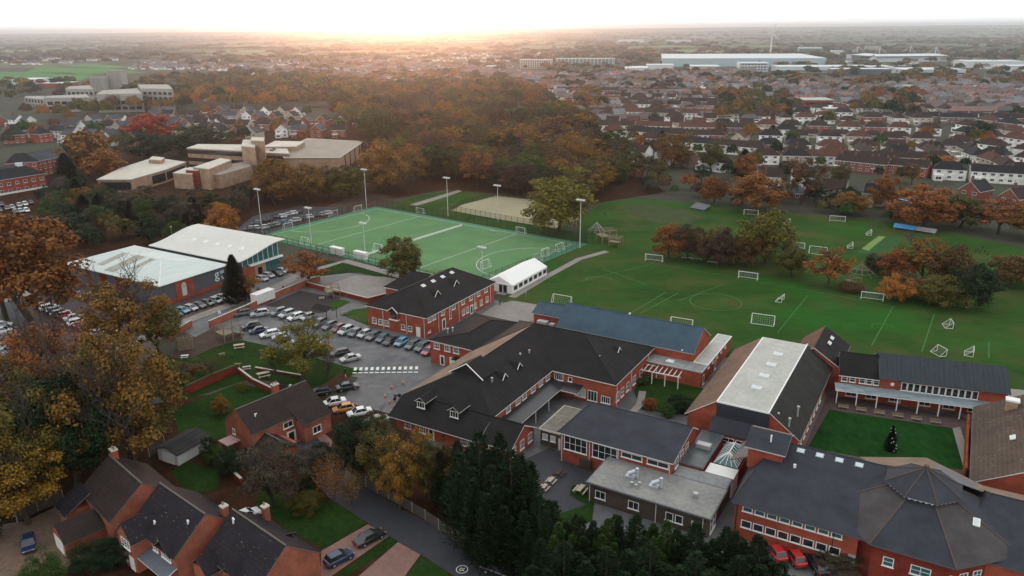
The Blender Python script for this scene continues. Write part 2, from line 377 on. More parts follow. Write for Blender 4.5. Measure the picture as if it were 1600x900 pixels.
# woodland floor, school site, fields
psheet('woodland_floor', [(-250, 420), (20, 300), (150, 210), (520, 190), (900, 170), (960, 240), (1040, 300), (930, 318), (700, 296), (400, 345), (100, 460), (-40, 600), (200, 950), (-900, 950)], LITTER, .02)
psheet('school_grounds', [(262, 505), (330, 475), (480, 418), (620, 436), (780, 470), (860, 500), (1150, 560), (1250, 560), (1640, 640), (1900, 960), (900, 960), (690, 830), (540, 740), (480, 700), (560, 590), (400, 560), (330, 540)], TARM, .03)
psheet('playing_field', [(780, 470), (800, 462), (945, 394), (900, 378), (905, 340), (945, 316), (985, 312), (1075, 316), (1200, 330), (1400, 348), (1520, 370), (1700, 410), (1900, 620), (1570, 620), (1240, 560), (1140, 560), (860, 500)], GRASS, .05)
psheet('verge', [(598, 323), (660, 305), (715, 297), (835, 316), (845, 330), (905, 372), (990, 382), (940, 392), (884, 384), (735, 349), (625, 326)], GRASS, .055)
psheet('marquee_lawn', [(700, 432), (765, 452), (800, 466), (950, 394), (905, 379), (880, 391), (855, 405), (800, 420)], GRASS, .052)
psheet('scrub_bank', [(975, 318), (1010, 317), (1062, 325), (1105, 338), (1070, 352), (1030, 350), (985, 335)], mat('rough_grass', (.045, .065, .022), .95, .35, .3, spec=.1, coord='World'), .06)
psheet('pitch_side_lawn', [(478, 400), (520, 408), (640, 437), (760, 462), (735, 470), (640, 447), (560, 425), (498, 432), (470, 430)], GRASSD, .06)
# hockey pitch
HA = R(-36.8); H0 = Vector((-47.2, 230.0, 0)); HU = Vector((math.cos(HA), math.sin(HA), 0)); HV = Vector((-math.sin(HA), math.cos(HA), 0))
def HP(u, v, z=0.0): return H0 + HU * u + HV * v + Vector((0, 0, z))
HW = 51.0; HL = 45.7
sheet('turf_border', [HP(-HL - 4, -3), HP(HL + 4, -3), HP(HL + 4, HW + 3), HP(-HL - 4, HW + 3)], ASTROB, .08)
sheet('hockey_pitch', [HP(-HL, 0), HP(HL, 0), HP(HL, HW), HP(-HL, HW)], ASTRO, .10)
lb = MB()
def hl(*p, w=.16): strip('', [HP(*q) for q in p], w, None, .13, mb=lb)
for a, b2 in (((-HL, 0), (HL, 0)), ((-HL, HW), (HL, HW)), ((-HL, 0), (-HL, HW)), ((HL, 0), (HL, HW)), ((-22.9, 0), (-22.9, HW)), ((22.9, 0), (22.9, HW))): hl(a, b2)
for sgn in (-1, 1):
    arc = [(sgn * (HL - 14.63 * math.sin(t)), HW / 2 + (1.8 + 14.63 * 1) * math.cos(t)) for t in [math.pi * i / 28 for i in range(29)]]
    hl(*arc)
o = lb.build('pitch_markings', LINE); o['kind'] = 'structure'
psheet('sand_pitch', [(704, 329), (722, 320), (775, 306), (850, 314), (905, 330), (905, 342), (868, 357), (790, 345)], SAND, .07)
psheet('sandy_path', [(640, 320), (716, 297), (722, 299), (700, 307), (650, 322)], PAVE, .08)
psheet('red_track', [(455, 345), (560, 303), (600, 303), (620, 312), (590, 322), (470, 352)], DIRT, .07)
# car parks and roads
psheet('pitch_car_park', [(355, 372), (395, 338), (470, 322), (540, 325), (400, 372)], TARMD, .09)
psheet('sports_car_park', [(20, 560), (40, 490), (60, 460), (112, 432), (345, 450), (350, 480), (265, 515), (200, 600), (60, 600)], TARMR, .10)
psheet('staff_car_park', [(-150, 600), (-100, 430), (20, 430), (45, 470), (20, 570), (-20, 620)], TARMD, .11)
psheet('pool_car_park', [(380, 442), (440, 418), (480, 425), (470, 440), (410, 462), (385, 458)], TARM, .115)
strip('access_road', [G(x, y) for x, y in ((140, 565), (262, 513), (340, 484), (420, 455), (475, 427), (540, 408), (640, 436), (760, 462))], 3.4, PAVE, .125)
strip('fore_road', [G(x, y) for x, y in ((-200, 520), (-40, 480), (20, 467), (60, 452))], 4, PAVE, .127)
psheet('games_court', [(497, 452), (552, 431), (600, 433), (668, 444), (640, 452), (612, 462), (575, 470), (540, 464)], PAVE, .10)
psheet('play_surface', [(415, 478), (468, 455), (532, 466), (522, 481), (500, 490)], mat('rubber_crumb', (.035, .028, .03), .9, .2, 1, coord='World'), .11)
psheet('court_grass', [(533, 492), (552, 484), (590, 480), (600, 500), (575, 509)], GRASS, .11)
psheet('court_lawn', [(503, 480), (532, 468), (548, 472), (520, 486)], GRASS, .112)
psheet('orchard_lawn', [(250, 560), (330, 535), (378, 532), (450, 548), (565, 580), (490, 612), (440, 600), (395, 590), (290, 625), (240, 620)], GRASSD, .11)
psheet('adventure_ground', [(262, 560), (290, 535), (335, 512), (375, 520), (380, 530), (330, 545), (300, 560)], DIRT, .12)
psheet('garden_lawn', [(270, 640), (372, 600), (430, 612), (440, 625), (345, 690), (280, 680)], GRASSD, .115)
psheet('grove_floor', [(190, 640), (430, 600), (620, 650), (680, 700), (780, 740), (900, 800), (960, 960), (-150, 960), (-150, 650)], LITTER, .105)
psheet('playground_yard', [(795, 730), (860, 700), (925, 730), (940, 760), (905, 800), (870, 812), (790, 770)], TARMD, .12)
psheet('yard_lawn', [(893, 760), (912, 756), (930, 775), (925, 815), (880, 822), (870, 805), (915, 790), (890, 775)], GRASSD, .13)
psheet('quiet_garden', [(990, 610), (1010, 590), (1070, 598), (1105, 610), (1090, 640), (1075, 650), (1000, 640)], GRASSD, .12)
strip('garden_path', [G(x, y) for x, y in ((985, 650), (1000, 632), (1004, 612))], 1.4, PAVE, .135)
sheet('quad_paving', [S(-15.5, 112), S(9, 112), S(9, 147.5), S(-15.5, 146)], TARMR, .11)
psheet('quad_lawn', [(1296, 641), (1488, 670), (1506, 735), (1400, 725), (1262, 700)], mat('striped_lawn', (.008, .042, .009), .95, .35, .45, spec=.04, c2=(.016, .065, .012), coord='World', stretch=(.9, .5, 1), fine=3), .13)
psheet('paved_edge', [(1488, 670), (1500, 668), (1522, 738), (1506, 735)], PAVE, .135)
psheet('concrete_apron', [(1380, 590), (1600, 610), (1700, 660), (1560, 680)], PAVE, .10)
psheet('terrace', [(772, 478), (800, 470), (850, 478), (838, 500), (760, 520), (740, 500)], PAVE, .09)
strip('field_path', [G(x, y) for x, y in ((800, 465), (855, 432), (905, 405), (948, 393))], 2.2, PAVE, .09)
# residential close
strip('close_road', [G(x, y) for x, y in ((470, 690), (497, 722), (540, 768), (607, 810), (688, 856), (800, 925), (900, 990))], 5.6, TARMD, .13)
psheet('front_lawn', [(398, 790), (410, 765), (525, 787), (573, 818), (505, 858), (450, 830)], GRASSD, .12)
psheet('block_paved_drive', [(502, 862), (575, 820), (607, 839), (520, 900), (500, 915)], PAVER, .125)
psheet('verge_lawn', [(607, 839), (622, 848), (545, 900), (520, 905)], GRASSD, .123)
psheet('brick_drive', [(622, 848), (657, 868), (625, 912), (545, 915)], PAVER, .126)
psheet('corner_lawn', [(657, 872), (700, 890), (700, 930), (625, 915)], GRASSD, .122)
psheet('gravel_drive', [(-60, 830), (40, 815), (95, 790), (150, 860), (60, 915), (-60, 930)], mat('gravel', (.17, .12, .09), .95, .3, .4, c2=(.24, .16, .12), coord='World'), .125)
psheet('front_drive', [(455, 690), (500, 672), (520, 690), (505, 735), (470, 740)], PAVER, .128)
psheet('back_garden_lawn', [(265, 740), (290, 722), (345, 735), (340, 765), (300, 775)], GRASSD, .12)
# painted crossing and pitches on the grass
cb = MB()
for i in range(12):
    x = 553 + i * 8.7; strip('', [G(x, 577.5 - i * .15), G(x + 4.6, 577.3 - i * .15)], 1.5, None, .045 + .1, mb=cb)
    strip('', [G(x - 2, 583.6 - i * .1), G(x + 4.5, 583.5 - i * .1)], .45, None, .145, mb=cb)
o = cb.build('crossing_markings', LINE); o['kind'] = 'structure'
fl = MB()
def fline(*px, w=.25): strip('', [G(*q) for q in px], w, None, .075, mb=fl)
def quad(a, b, c, d): fline(a, b); fline(b, c); fline(c, d); fline(d, a)
fline((1040, 457), (985, 490)); fline((1060, 458), (1000, 490)); fline((1262, 462), (1215, 520)); fline((1395, 480), (1362, 540)); fline((1460, 490), (1440, 550)); fline((1545, 535), (1545, 560))
fline((905, 440), (1020, 412)); fline((1020, 412), (1240, 450)); fline((1240, 450), (1400, 480)); fline((1060, 470), (1130, 445)); fline((940, 420), (1010, 445))
c0 = G(1118, 472); strip('', ringpts(c0, 6.5, 40), .25, None, .075, mb=fl)
c0 = G(935, 438); strip('', ringpts(c0, 3.5, 20, 0, math.pi), .25, None, .075, mb=fl)
c0 = G(1380, 512); strip('', ringpts(c0, 2.5, 20, 0, math.pi), .25, None, .075, mb=fl)
o = fl.build('field_markings', LINEG); o['kind'] = 'structure'
psheet('cricket_square', [(1340, 395), (1370, 368), (1410, 372), (1395, 402)], mat('mown_square', (.016, .075, .013), .95, .2, .1, coord='World'), .065)
psheet('cricket_wicket', [(1346, 389), (1373, 369), (1384, 370), (1357, 392)], mat('wicket', (.16, .24, .06), .95, .15, .2, coord='World'), .085)
# distant meadows
for q, nm in (([(-40, 130), (-40, 112), (110, 114), (150, 118), (115, 130)], 'meadow'), ([(40, 113), (60, 104), (180, 108), (230, 114), (120, 116)], 'meadow'), ([(95, 103), (130, 99), (215, 105), (170, 107)], 'meadow'),
              ([(1000, 162), (1090, 158), (1100, 166), (1010, 172)], 'park_green'), ([(1375, 178), (1410, 174), (1412, 183), (1372, 184)], 'park_green'), ([(1225, 238), (1370, 236), (1400, 246), (1230, 252)], 'park_green'),
              ([(1430, 128), (1580, 132), (1580, 140), (1430, 136)], 'park_green'), ([(1140, 165), (1190, 163), (1195, 190), (1150, 188)], 'park_green')):
    psheet(nm, q, GRASSF, .15)
strip('high_street', [G(x, y) for x, y in ((800, 128), (850, 155), (900, 180), (945, 200), (965, 212))], 16, PAVE, .16)
strip('suburban_road', [G(x, y) for x, y in ((1000, 235), (1130, 262), (1200, 272))], 6, TARM, .16)
strip('suburban_road', [G(x, y) for x, y in ((1530, 212), (1565, 240), (1600, 262), (1650, 290))], 12, TARM, .165)
# ------------------------------------------------------------------ building kit
WCACHE = {}
def windata(w, h, nx=2, ny=1, fr=.09, glass=None, frame=None):
    key = (round(w, 2), round(h, 2), nx, ny, glass, frame)
    if key in WCACHE: return WCACHE[key]
    b = MB(); t = .07
    b.box(-w / 2 - .03, -w / 2 + fr, -t, .03, 0, h); b.box(w / 2 - fr, w / 2 + .03, -t, .03, 0, h)
    b.box(-w / 2 + fr, w / 2 - fr, -t, .03, 0, fr); b.box(-w / 2 + fr, w / 2 - fr, -t, .03, h - fr, h)
    for i in range(1, nx):
        x = -w / 2 + w * i / nx; b.box(x - fr * .4, x + fr * .4, -t + .01, .03, fr, h - fr)
    for j in range(1, ny):
        z = h * j / ny; b.box(-w / 2 + fr, w / 2 - fr, -t + .015, .02, z - fr * .35, z + fr * .35)
    b.box(-w / 2 - .12, w / 2 + .12, -.16, .02, -.1, -.005)
    g = MB(); g.face([(-w / 2 + fr, -.025, fr), (w / 2 - fr, -.025, fr), (w / 2 - fr, -.025, h - fr), (-w / 2 + fr, -.025, h - fr)])
    WCACHE[key] = (b.data('window', [MATS[frame] if frame else WHITE]), g.data('pane', [MATS[glass] if glass else GLASS]))
    return WCACHE[key]
def doordata(w, h, glassy=False):
    key = ('d', w, h, glassy)
    if key in WCACHE: return WCACHE[key]
    b = MB(); b.box(-w / 2, w / 2, -.06, .03, 0, h); b.box(-w / 2 - .08, -w / 2, -.09, .03, 0, h + .08); b.box(w / 2, w / 2 + .08, -.09, .03, 0, h + .08); b.box(-w / 2, w / 2, -.09, .03, h, h + .08)
    g = MB(); 
    if glassy: g.box(-w * .33, w * .33, -.075, -.055, h * .12, h * .9)
    else: g.box(w * .3, w * .42, -.12, -.06, h * .45, h * .5)
    WCACHE[key] = (b.data('door', [WHITE]), g.data('pane' if glassy else 'handle', [GLASS if glassy else STEEL]))
    return WCACHE[key]
SIDE = {'f': 0, 'r': math.pi / 2, 'b': math.pi, 'l': -math.pi / 2}
class Bld:
    def __init__(s, name, label, cat='building', off=(0, 0), ang=SA, origin=Vector((0, 0, 0)), group=None):
        ca, sa = math.cos(ang), math.sin(ang)
        loc = Vector((origin[0] + off[0] * ca - off[1] * sa, origin[1] + off[0] * sa + off[1] * ca, 0))
        s.root = thing(name, label, cat, loc, ang, group); s.T = Matrix.Translation((-off[0], -off[1], 0)); s.off = off
    def mb(s): return MB(s.T.copy())
    def part(s, b, name, mats, smooth=False): return b.build(name, mats, s.root, smooth)
    def walls(s, u0, u1, v0, v1, h, m=None, axis=None, rh=0, rp=None, ends='ab', z0=-.3, name='wall'):
        b = s.mb(); b.box(u0, u1, v0, v1, z0, h)
        if axis == 'u':
            r = rp if rp is not None else (v0 + v1) / 2
            for e, x in (('a', u0), ('b', u1)):
                if e in ends:
                    xi = x + (.25 if e == 'a' else -.25)
                    P = [(x, v0, h), (x, v1, h), (x, r, h + rh - .1)]; Q = [(xi, p[1], p[2]) for p in P]
                    b.mesh(P + Q, [(0, 1, 2), (5, 4, 3), (0, 2, 5, 3), (2, 1, 4, 5)])
        if axis == 'v':
            r = rp if rp is not None else (u0 + u1) / 2
            for e, y in (('a', v0), ('b', v1)):
                if e in ends:
                    yi = y + (.25 if e == 'a' else -.25)
                    P = [(u0, y, h), (u1, y, h), (r, y, h + rh - .1)]; Q = [(p[0], yi, p[2]) for p in P]
                    b.mesh(P + Q, [(0, 1, 2), (5, 4, 3), (0, 2, 5, 3), (2, 1, 4, 5)])
        return s.part(b, name, m or BRICK)
    def roof(s, u0, u1, v0, v1, h, rh, axis='u', m=None, ra=None, rb=None, rp=None, o=.4, og=.3, fascia=None, ridge=None, m2=None, name='roof', th=.16, cap=True):
        """ra, rb: run of the hip at each end (None = gable); m2: material of the far slope"""
        b = s.mb()
        if axis == 'v':       # swap axes
            b.T = s.T @ Matrix(((0, 1, 0, 0), (1, 0, 0, 0), (0, 0, 1, 0), (0, 0, 0, 1)))
            u0, u1, v0, v1 = v0, v1, u0, u1
        r = rp if rp is not None else (v0 + v1) / 2
        sf, sb = rh / (r - v0), rh / (v1 - r)
        zf, zb = h - o * sf, h - o * sb; zr = h + rh; lift = .04
        zf += lift; zb += lift; zr += lift
        ea = u0 - (og if ra is None else o); eb = u1 + (og if rb is None else o)
        A = (ea, v0 - o, zf); B = (eb, v0 - o, zf); C = (eb, v1 + o, zb); D = (ea, v1 + o, zb)
        P = (u0 + ra if ra is not None else ea, r, zr); Q = (u1 - rb if rb is not None else eb, r, zr)
        fl = [A, B, Q, P]; bl = [C, D, P, Q]
        if axis == 'v': fl = fl[::-1]; bl = bl[::-1]
        b.slab(fl, th, 0, 1); b.slab(bl, th, 3, 1)
        if ra is not None: b.slab([D, A, P] if axis == 'u' else [P, A, D], th, 0, 1)
        if rb is not None: b.slab([B, C, Q] if axis == 'u' else [Q, C, B], th, 0, 1)
        if cap:
            b.bar(P, Q, .12, 5, 2)
            for X, Y, c in ((A, P, ra), (D, P, ra), (B, Q, rb), (C, Q, rb)):
                if c is not None: b.bar(X, Y, .1, 4, 2)
        mm = m or SLATE
        return s.part(b, name, [mm, fascia or WHITE, ridge or mm, m2 or mm])
    def flat(s, u0, u1, v0, v1, h, m=None, o=.25, edge=None, name='flat_roof', th=.25):
        b = s.mb(); b.box(u0 - o, u1 + o, v0 - o, v1 + o, h, h + th, 1); b.box(u0 - o + .2, u1 + o - .2, v0 - o + .2, v1 + o - .2, h + th - .02, h + th + .03, 0)
        return s.part(b, name, [m or FELTG, edge or WHITE])
    def loc(s, u, v, z): return s.T @ Vector((u, v, z))
    def win(s, side, u, v, z, w, h, nx=2, ny=1, glass=None, name='window', frame=None):
        f, g = windata(w, h, nx, ny, glass=glass, frame=frame)
        a = inst(name, f, s.root, s.loc(u, v, z), SIDE[side]); inst('pane', g, a); return a
    def wins(s, side, us, fixed, z, w, h, nx=2, ny=1, **k):
        for q in us:
            if side in 'fb': s.win(side, q, fixed, z, w, h, nx, ny, **k)
            else: s.win(side, fixed, q, z, w, h, nx, ny, **k)
    def door(s, side, u, v, w=1.0, h=2.1, z=0, glassy=False):
        f, g = doordata(w, h, glassy); a = inst('door', f, s.root, s.loc(u, v, z), SIDE[side]); inst('pane' if glassy else 'handle', g, a); return a
    def skylight(s, u, v, z, w=1.0, l=1.3, tilt=0, axis='u', flat=False, m=None):
        b = MB(); b.box(-w / 2, w / 2, -l / 2, l / 2, 0, .18); 
        if flat: b.mesh([(-w / 2, -l / 2, .18), (w / 2, -l / 2, .18), (w / 2, l / 2, .18), (-w / 2, l / 2, .18), (0, 0, .42)], [(0, 1, 4), (1, 2, 4), (2, 3, 4), (3, 0, 4)], 1)
        else: b.box(-w / 2 + .1, w / 2 - .1, -l / 2 + .1, l / 2 - .1, .18, .2, 1)
        o = b.build('skylight', [m or WHITE, MATS['skylight_pane']], s.root); o.location = s.loc(u, v, z)
        o.rotation_euler = (tilt, 0, 0) if axis == 'u' else (0, tilt, 0)
        return o
    def chimney(s, u, v, z0, z1, w=.9, d=.6, m=None, pots=2):
        b = s.mb(); b.box(u - w / 2, u + w / 2, v - d / 2, v + d / 2, z0, z1 - .2, 0); b.box(u - w / 2 - .07, u + w / 2 + .07, v - d / 2 - .07, v + d / 2 + .07, z1 - .2, z1, 1)
        for i in range(pots):
            x = u - w / 4 + (w / 2) * i; b.cyl(x, v, z1, z1 + .4, .13, 7, 2)
        return s.part(b, 'chimney', [m or BRICK, COPING, mat('clay_pot', (.32, .15, .09), .8, .2, 2)])
    def pipes(s, side, us, fixed, h, m=None):
        for q in us:
            b = MB(); b.cyl(0, -.1, .05, h, .055, 6); b.box(-.13, .13, -.2, 0, h - .05, h + .12); o_ = b.build('downpipe', m or WHITE, s.root)
            o_.location = s.loc(*((q, fixed) if side in 'fb' else (fixed, q)), 0); o_.rotation_euler = (0, 0, SIDE[side])
    def gablet(s, u, v, z, sz=1.6, side='r'):
        """small triangular vent standing on a slope"""
        b = MB(); h = sz * .55
        b.mesh([(-sz / 2, 0, 0), (sz / 2, 0, 0), (0, 0, h), (0, sz * 1.1, h)], [(0, 1, 2), (1, 3, 2), (0, 2, 3)], 0)
        b.bar((-sz / 2, -.05, 0), (0, -.05, h), .07, 4, 1); b.bar((sz / 2, -.05, 0), (0, -.05, h), .07, 4, 1)
        o = b.build('roof_vent', [SLATE, WHITE], s.root); o.location = s.loc(u, v, z); o.rotation_euler = (0, 0, SIDE[side]); return o
mat('skylight_pane', (.55, .60, .62), .15, .1, 1, spec=.7)
def poly3(b, pts, k=0, th=.16, ks=1): b.slab(pts, th, k, ks)

# ---- two-storey science block with the hipped roof, beside the row of parked cars
X = Bld('classroom_block', 'long two-storey red brick block with dark hipped roof, beside the white marquee', off=(-117.2, 130.3))
X.walls(-117, -99.6, 130.6, 160, 5.3); X.roof(-117, -99.6, 130.6, 160, 5.3, 4.1, 'v', ra=8, rb=6)
X.walls(-124, -116.5, 146, 158, 4.2, name='side_wall'); X.roof(-124, -114, 146, 158, 4.2, 3.1, 'u', ra=4, name='side_roof')
X.wins('f', (-115, -113.1, -111.2), 130.6, .9, 1.25, 1.4, 3, 2); X.wins('f', (-106.4, -104.4), 130.6, .9, 1.1, 1.3, 2, 2); X.door('f', -102, 130.6, 1.0, 2.3)
X.wins('r', (131.8, 133.6), -99.6, 3.7, 1.2, 1.2, 3, 2); X.wins('r', (137, 141.5, 145.5, 149, 152.5, 156), -99.6, 3.7, 1.3, 1.2, 2, 2)
X.wins('r', (145.5, 147.3, 151, 153.6, 156.4), -99.6, .9, 1.1, 1.5, 2, 3); X.door('r', -99.6, 149.2, 1.1, 2.3, glassy=True); X.door('r', -99.6, 137.3, 1.3, 2.6, glassy=True)
X.win('r', -99.6, 140, 1.8, .7, 2.6, 1, 3); X.win('r', -99.6, 131.5, 1.2, .9, .5, 1, 1)
for v in (137, 141, 145, 149): X.skylight(-107.2, v + 3, 8.75, .9, 1.3, R(25), 'v')
X.gablet(-103, 140, 7.0, 2.4, 'r'); X.gablet(-103.4, 148.5, 7.1, 2.4, 'r')
b = X.mb(); b.box(-109.6, -107.4, 129.9, 130.6, 3.3, 5.2, 0); b.mesh([(-110, 129.6, 5.2), (-107, 129.6, 5.2), (-108.5, 129.6, 6.3), (-110, 134, 5.2), (-107, 134, 5.2), (-108.5, 134, 6.3)], [(0, 1, 2), (0, 2, 5, 3), (1, 4, 5, 2)], 1)
b.box(-109.4, -107.6, 129.84, 129.9, 3.5, 5.1, 2); b.bar((-110.1, 129.5, 5.15), (-108.5, 129.5, 6.4), .09, 4, 3); b.bar((-106.9, 129.5, 5.15), (-108.5, 129.5, 6.4), .09, 4, 3); b.box(-109.8, -107.2, 129.6, 130.6, 3.1, 3.3, 3)
X.part(b, 'bay_window', [BRICK, SLATE, GLASS, WHITE])

X.pipes('f', (-112.2, -105.3, -100.2), 130.6, 5.0); X.pipes('r', (135.2, 143.6, 150.6, 158), -99.6, 5.0)
# ---- linked two-storey block with the pale roof edge
X = Bld('office_block', 'short two-storey red brick block with plain dark roof, at the end of the car row', off=(-91, 120.3))
X.walls(-91, -80.2, 120.3, 137.8, 5.3); X.roof(-91, -80.2, 120.3, 137.8, 5.3, 1.3, 'v', ra=4.5, rb=4.5, rp=-84, m=SLATE)
X.wins('f', (-89.3, -86.6, -84.4), 120.3, 3.5, 1.4, 1.3, 3, 2); X.door('f', -88, 120.3, 1, 2.2, glassy=True); X.door('f', -85.4, 120.3, 1.2, 2.2)
b = X.mb(); b.box(-84.6, -80.3, 118.6, 120.3, 2.7, 2.85, 0); b.cyl(-84.4, 118.8, 0, 2.7, .06, 6, 1); X.part(b, 'porch', [SLATE, WHITE])
for q in ((-89, 124), (-88.4, 125)):
    b = X.mb(); b.cyl(q[0], q[1], 5.5, 6.7, .14, 8); b.cyl(q[0], q[1], 6.7, 6.9, .25, 8); X.part(b, 'flue', STEEL)

# ---- main U-shaped school block
X = Bld('main_school_block', 'largest dark-roofed red brick school block with two dormers and a U of wings', off=(-80, 93.4))
X.walls(-80, -62, 98.2, 139, 5.15); X.walls(-79.2, -56, 93.8, 102, 2.9, axis='u', rh=2.35, ends='b', name='wing_wall'); X.walls(-80, -48.9, 120, 139.3, 5.15, axis='u', rh=0, name='cross_wall')
b = X.mb(); zr = 9.5
near = [(-80.4, 93.0, 2.75), (-61.6, 93.0, 2.75), (-61.6, 97.4, 5.0), (-71, 106.1, zr), (-80.4, 97.4, 5.0)]
b.slab(near, .16); b.slab([(-80.4, 97.4, 5.0), (-71, 106.1, zr), (-71, 129.7, zr), (-80.4, 129.7, 5.0)], .16, 3, 1); b.slab([(-71, 106.1, zr), (-61.6, 97.4, 5.0), (-61.6, 129.7, 5.0), (-71, 129.7, zr)], .16)
b.bar((-71, 106.1, zr), (-71, 129.7, zr), .12, 5, 2); b.bar((-71, 106.1, zr), (-61.6, 97.4, 5), .09, 4, 2)
SUNLIT = roofmat('pale_edge_tiles', (.20, .145, .11), rough=.8)  # for slopes of dark roofs facing the sun, sunlight put into the colour
X.part(b, 'roof', [SLATE, WHITE, SLATE, SUNLIT])
X.roof(-79.2, -56, 93.8, 102, 2.9, 2.35, 'u', name='wing_roof', og=.5, ra=3)
X.roof(-80, -48.9, 120, 139.3, 5.15, 4.35, 'u', ra=9, rb=11, name='cross_roof')
# white-edged gablet at the hip
b = X.mb(); b.mesh([(-74.6, 104.0, 8.2), (-67.4, 104.0, 8.2), (-71, 104.4, 10.3), (-71, 109, 10.3), (-74.6, 109, 8.1), (-67.4, 109, 8.1)], [(0, 1, 2), (0, 2, 3, 4), (1, 5, 3, 2)], 0)
b.bar((-74.7, 103.9, 8.1), (-71, 104.2, 10.4), .1, 4, 1); b.bar((-67.3, 103.9, 8.1), (-71, 104.2, 10.4), .1, 4, 1); X.part(b, 'gablet', [SLATE, WHITE])
for u in (-74.9, -67.9):
    b = X.mb(); b.box(u - 1, u + 1, 95.6, 99, 4.4, 5.9, 0); b.slab([(u - 1.2, 95.3, 5.75), (u, 95.3, 6.6), (u, 100.3, 6.6), (u - 1.2, 99.4, 5.75)][::-1], .1, 0, 1); b.slab([(u, 95.3, 6.6), (u + 1.2, 95.3, 5.75), (u + 1.2, 99.4, 5.75), (u, 100.3, 6.6)][::-1], .1, 0, 1)
    X.part(b, 'dormer', [SLATE, WHITE]); X.win('f', u, 95.58, 4.55, 1.6, 1.15, 3, 1)
X.wins('f', (-76.6, -73.4, -64.8, -63.2), 93.8, .9, 1.3, 1.4, 3, 2); X.door('f', -71.6, 93.8, 1.1, 2.2, glassy=True); X.win('f', -60.4, 93.8, .8, 1.0, 1.6, 2, 2)
X.wins('r', (95.2, 97.9, 100.6), -56, .7, 1.3, 1.7, 3, 2); X.wins('r', (103.6, 107, 109.3, 112.6, 115.6, 118.4), -62, 3.4, 1.5, 1.3, 3, 2)
X.wins('f', (-60.4,), 120, 3.2, 1.8, 1.5, 4, 1); X.win('f', -55.8, 120, .8, 2.2, 1.8, 3, 1, glass='skylight_pane'); X.win('f', -53.3, 120, .5, 1.9, 2.1, 3, 1); X.win('f', -50.6, 120, .7, 1.8, 1.4, 4, 1); X.win('f', -58, 120, 3.4, .8, .9, 1, 1)
X.wins('r', (121.5, 123.8, 126.4, 129.8, 133.4), -48.9, .9, 1.4, 1.8, 2, 2)
b = X.mb(); b.slab([(-62, 99.5, 3.4), (-58.6, 99.5, 2.75), (-58.6, 119.9, 2.75), (-62, 119.9, 3.4)], .15); b.slab([(-58.6, 117, 2.75), (-55, 117, 2.75), (-55, 119.95, 3.3), (-58.6, 119.95, 3.3)], .15)
for v in (102.5, 108, 113): b.cyl(-58.9, v, 0, 2.65, .08, 6, 1)
X.part(b, 'veranda', [mat('glossy_dark_roof', (.02, .02, .024), .3, .2, .6, spec=.6), WHITE])
for (u, v) in ((-65.5, 108.5), (-65.5, 113.8)): X.gablet(u, v, 7.0, 1.9, 'r')
for (u, v) in ((-66.5, 105.6), (-67.5, 117.5), (-66.8, 119.8)):
    b = X.mb(); b.cyl(u, v, 6.5, 8.0, .13, 8); b.cyl(u, v, 8.0, 8.2, .22, 8); X.part(b, 'flue', STEEL)
for (u, v) in ((-54.5, 125.5), (-52.7, 131)): X.gablet(u, v, 6.6, 1.6, 'r')

X.pipes('f', (-69, -62.2), 93.8, 2.7, BLACK); X.pipes('r', (121, 128, 137), -48.9, 4.9)
# ---- sports and assembly hall with blue sheet roof
X = Bld('assembly_hall', 'red brick hall with a long blue metal roof, beside the football pitch', off=(-71, 136))
X.walls(-71, -40.6, 140, 151, 5.5, axis='u', rh=3.5, rp=145.4); X.roof(-71, -40.6, 140, 151, 5.5, 3.5, 'u', m=SHEET, rp=145.4, fascia=STEEL, o=.3)
X.walls(-71, -37.6, 136.2, 140, 3.3, name='apron_wall'); X.walls(-40.6, -37.6, 140, 157, 3.3, name='apron_wall'); 
X.flat(-71, -37.6, 136.2, 139.6, 3.3, m=FELTG, edge=STEEL); X.flat(-40.2, -37.6, 140.2, 157, 3.32, m=FLATW, edge=WHITE, name='flat_roof')
X.walls(-80.5, -71.2, 146.5, 153, 4.9, name='side_wall'); X.roof(-80.5, -71.2, 146.5, 153, 4.9, 1.6, 'u', m=SHEET, fascia=STEEL, name='side_roof')
for u in (-66, -57, -52, -44.5): X.skylight(u, 138.0, 3.56, 2.0 if u < -50 else 1.6, 1.4, flat=True)
X.wins('r', (141, 144, 147, 150, 153), -37.6, 2.4, .9, .5, 1, 1); X.wins('r', (138, 146), -37.6, .2, 1.0, 2.0, 1, 1)
b = X.mb(); b.box(-56.6, -56.3, 145.2, 145.6, 9.0, 9.35, 0); b.box(-43.0, -42.7, 139.9, 140.2, 5.3, 5.65, 0); X.part(b, 'camera_housing', WHITE)
b = X.mb(); b.box(-79, -73, 143.8, 146.3, 0, 3.0, 0); b.box(-78.5, -76, 144.2, 145.6, 3.0, 3.8, 1); b.box(-75.4, -74.2, 144.3, 145.5, 3.0, 3.6, 1); X.part(b, 'plant_deck', [BRICK, STEEL])

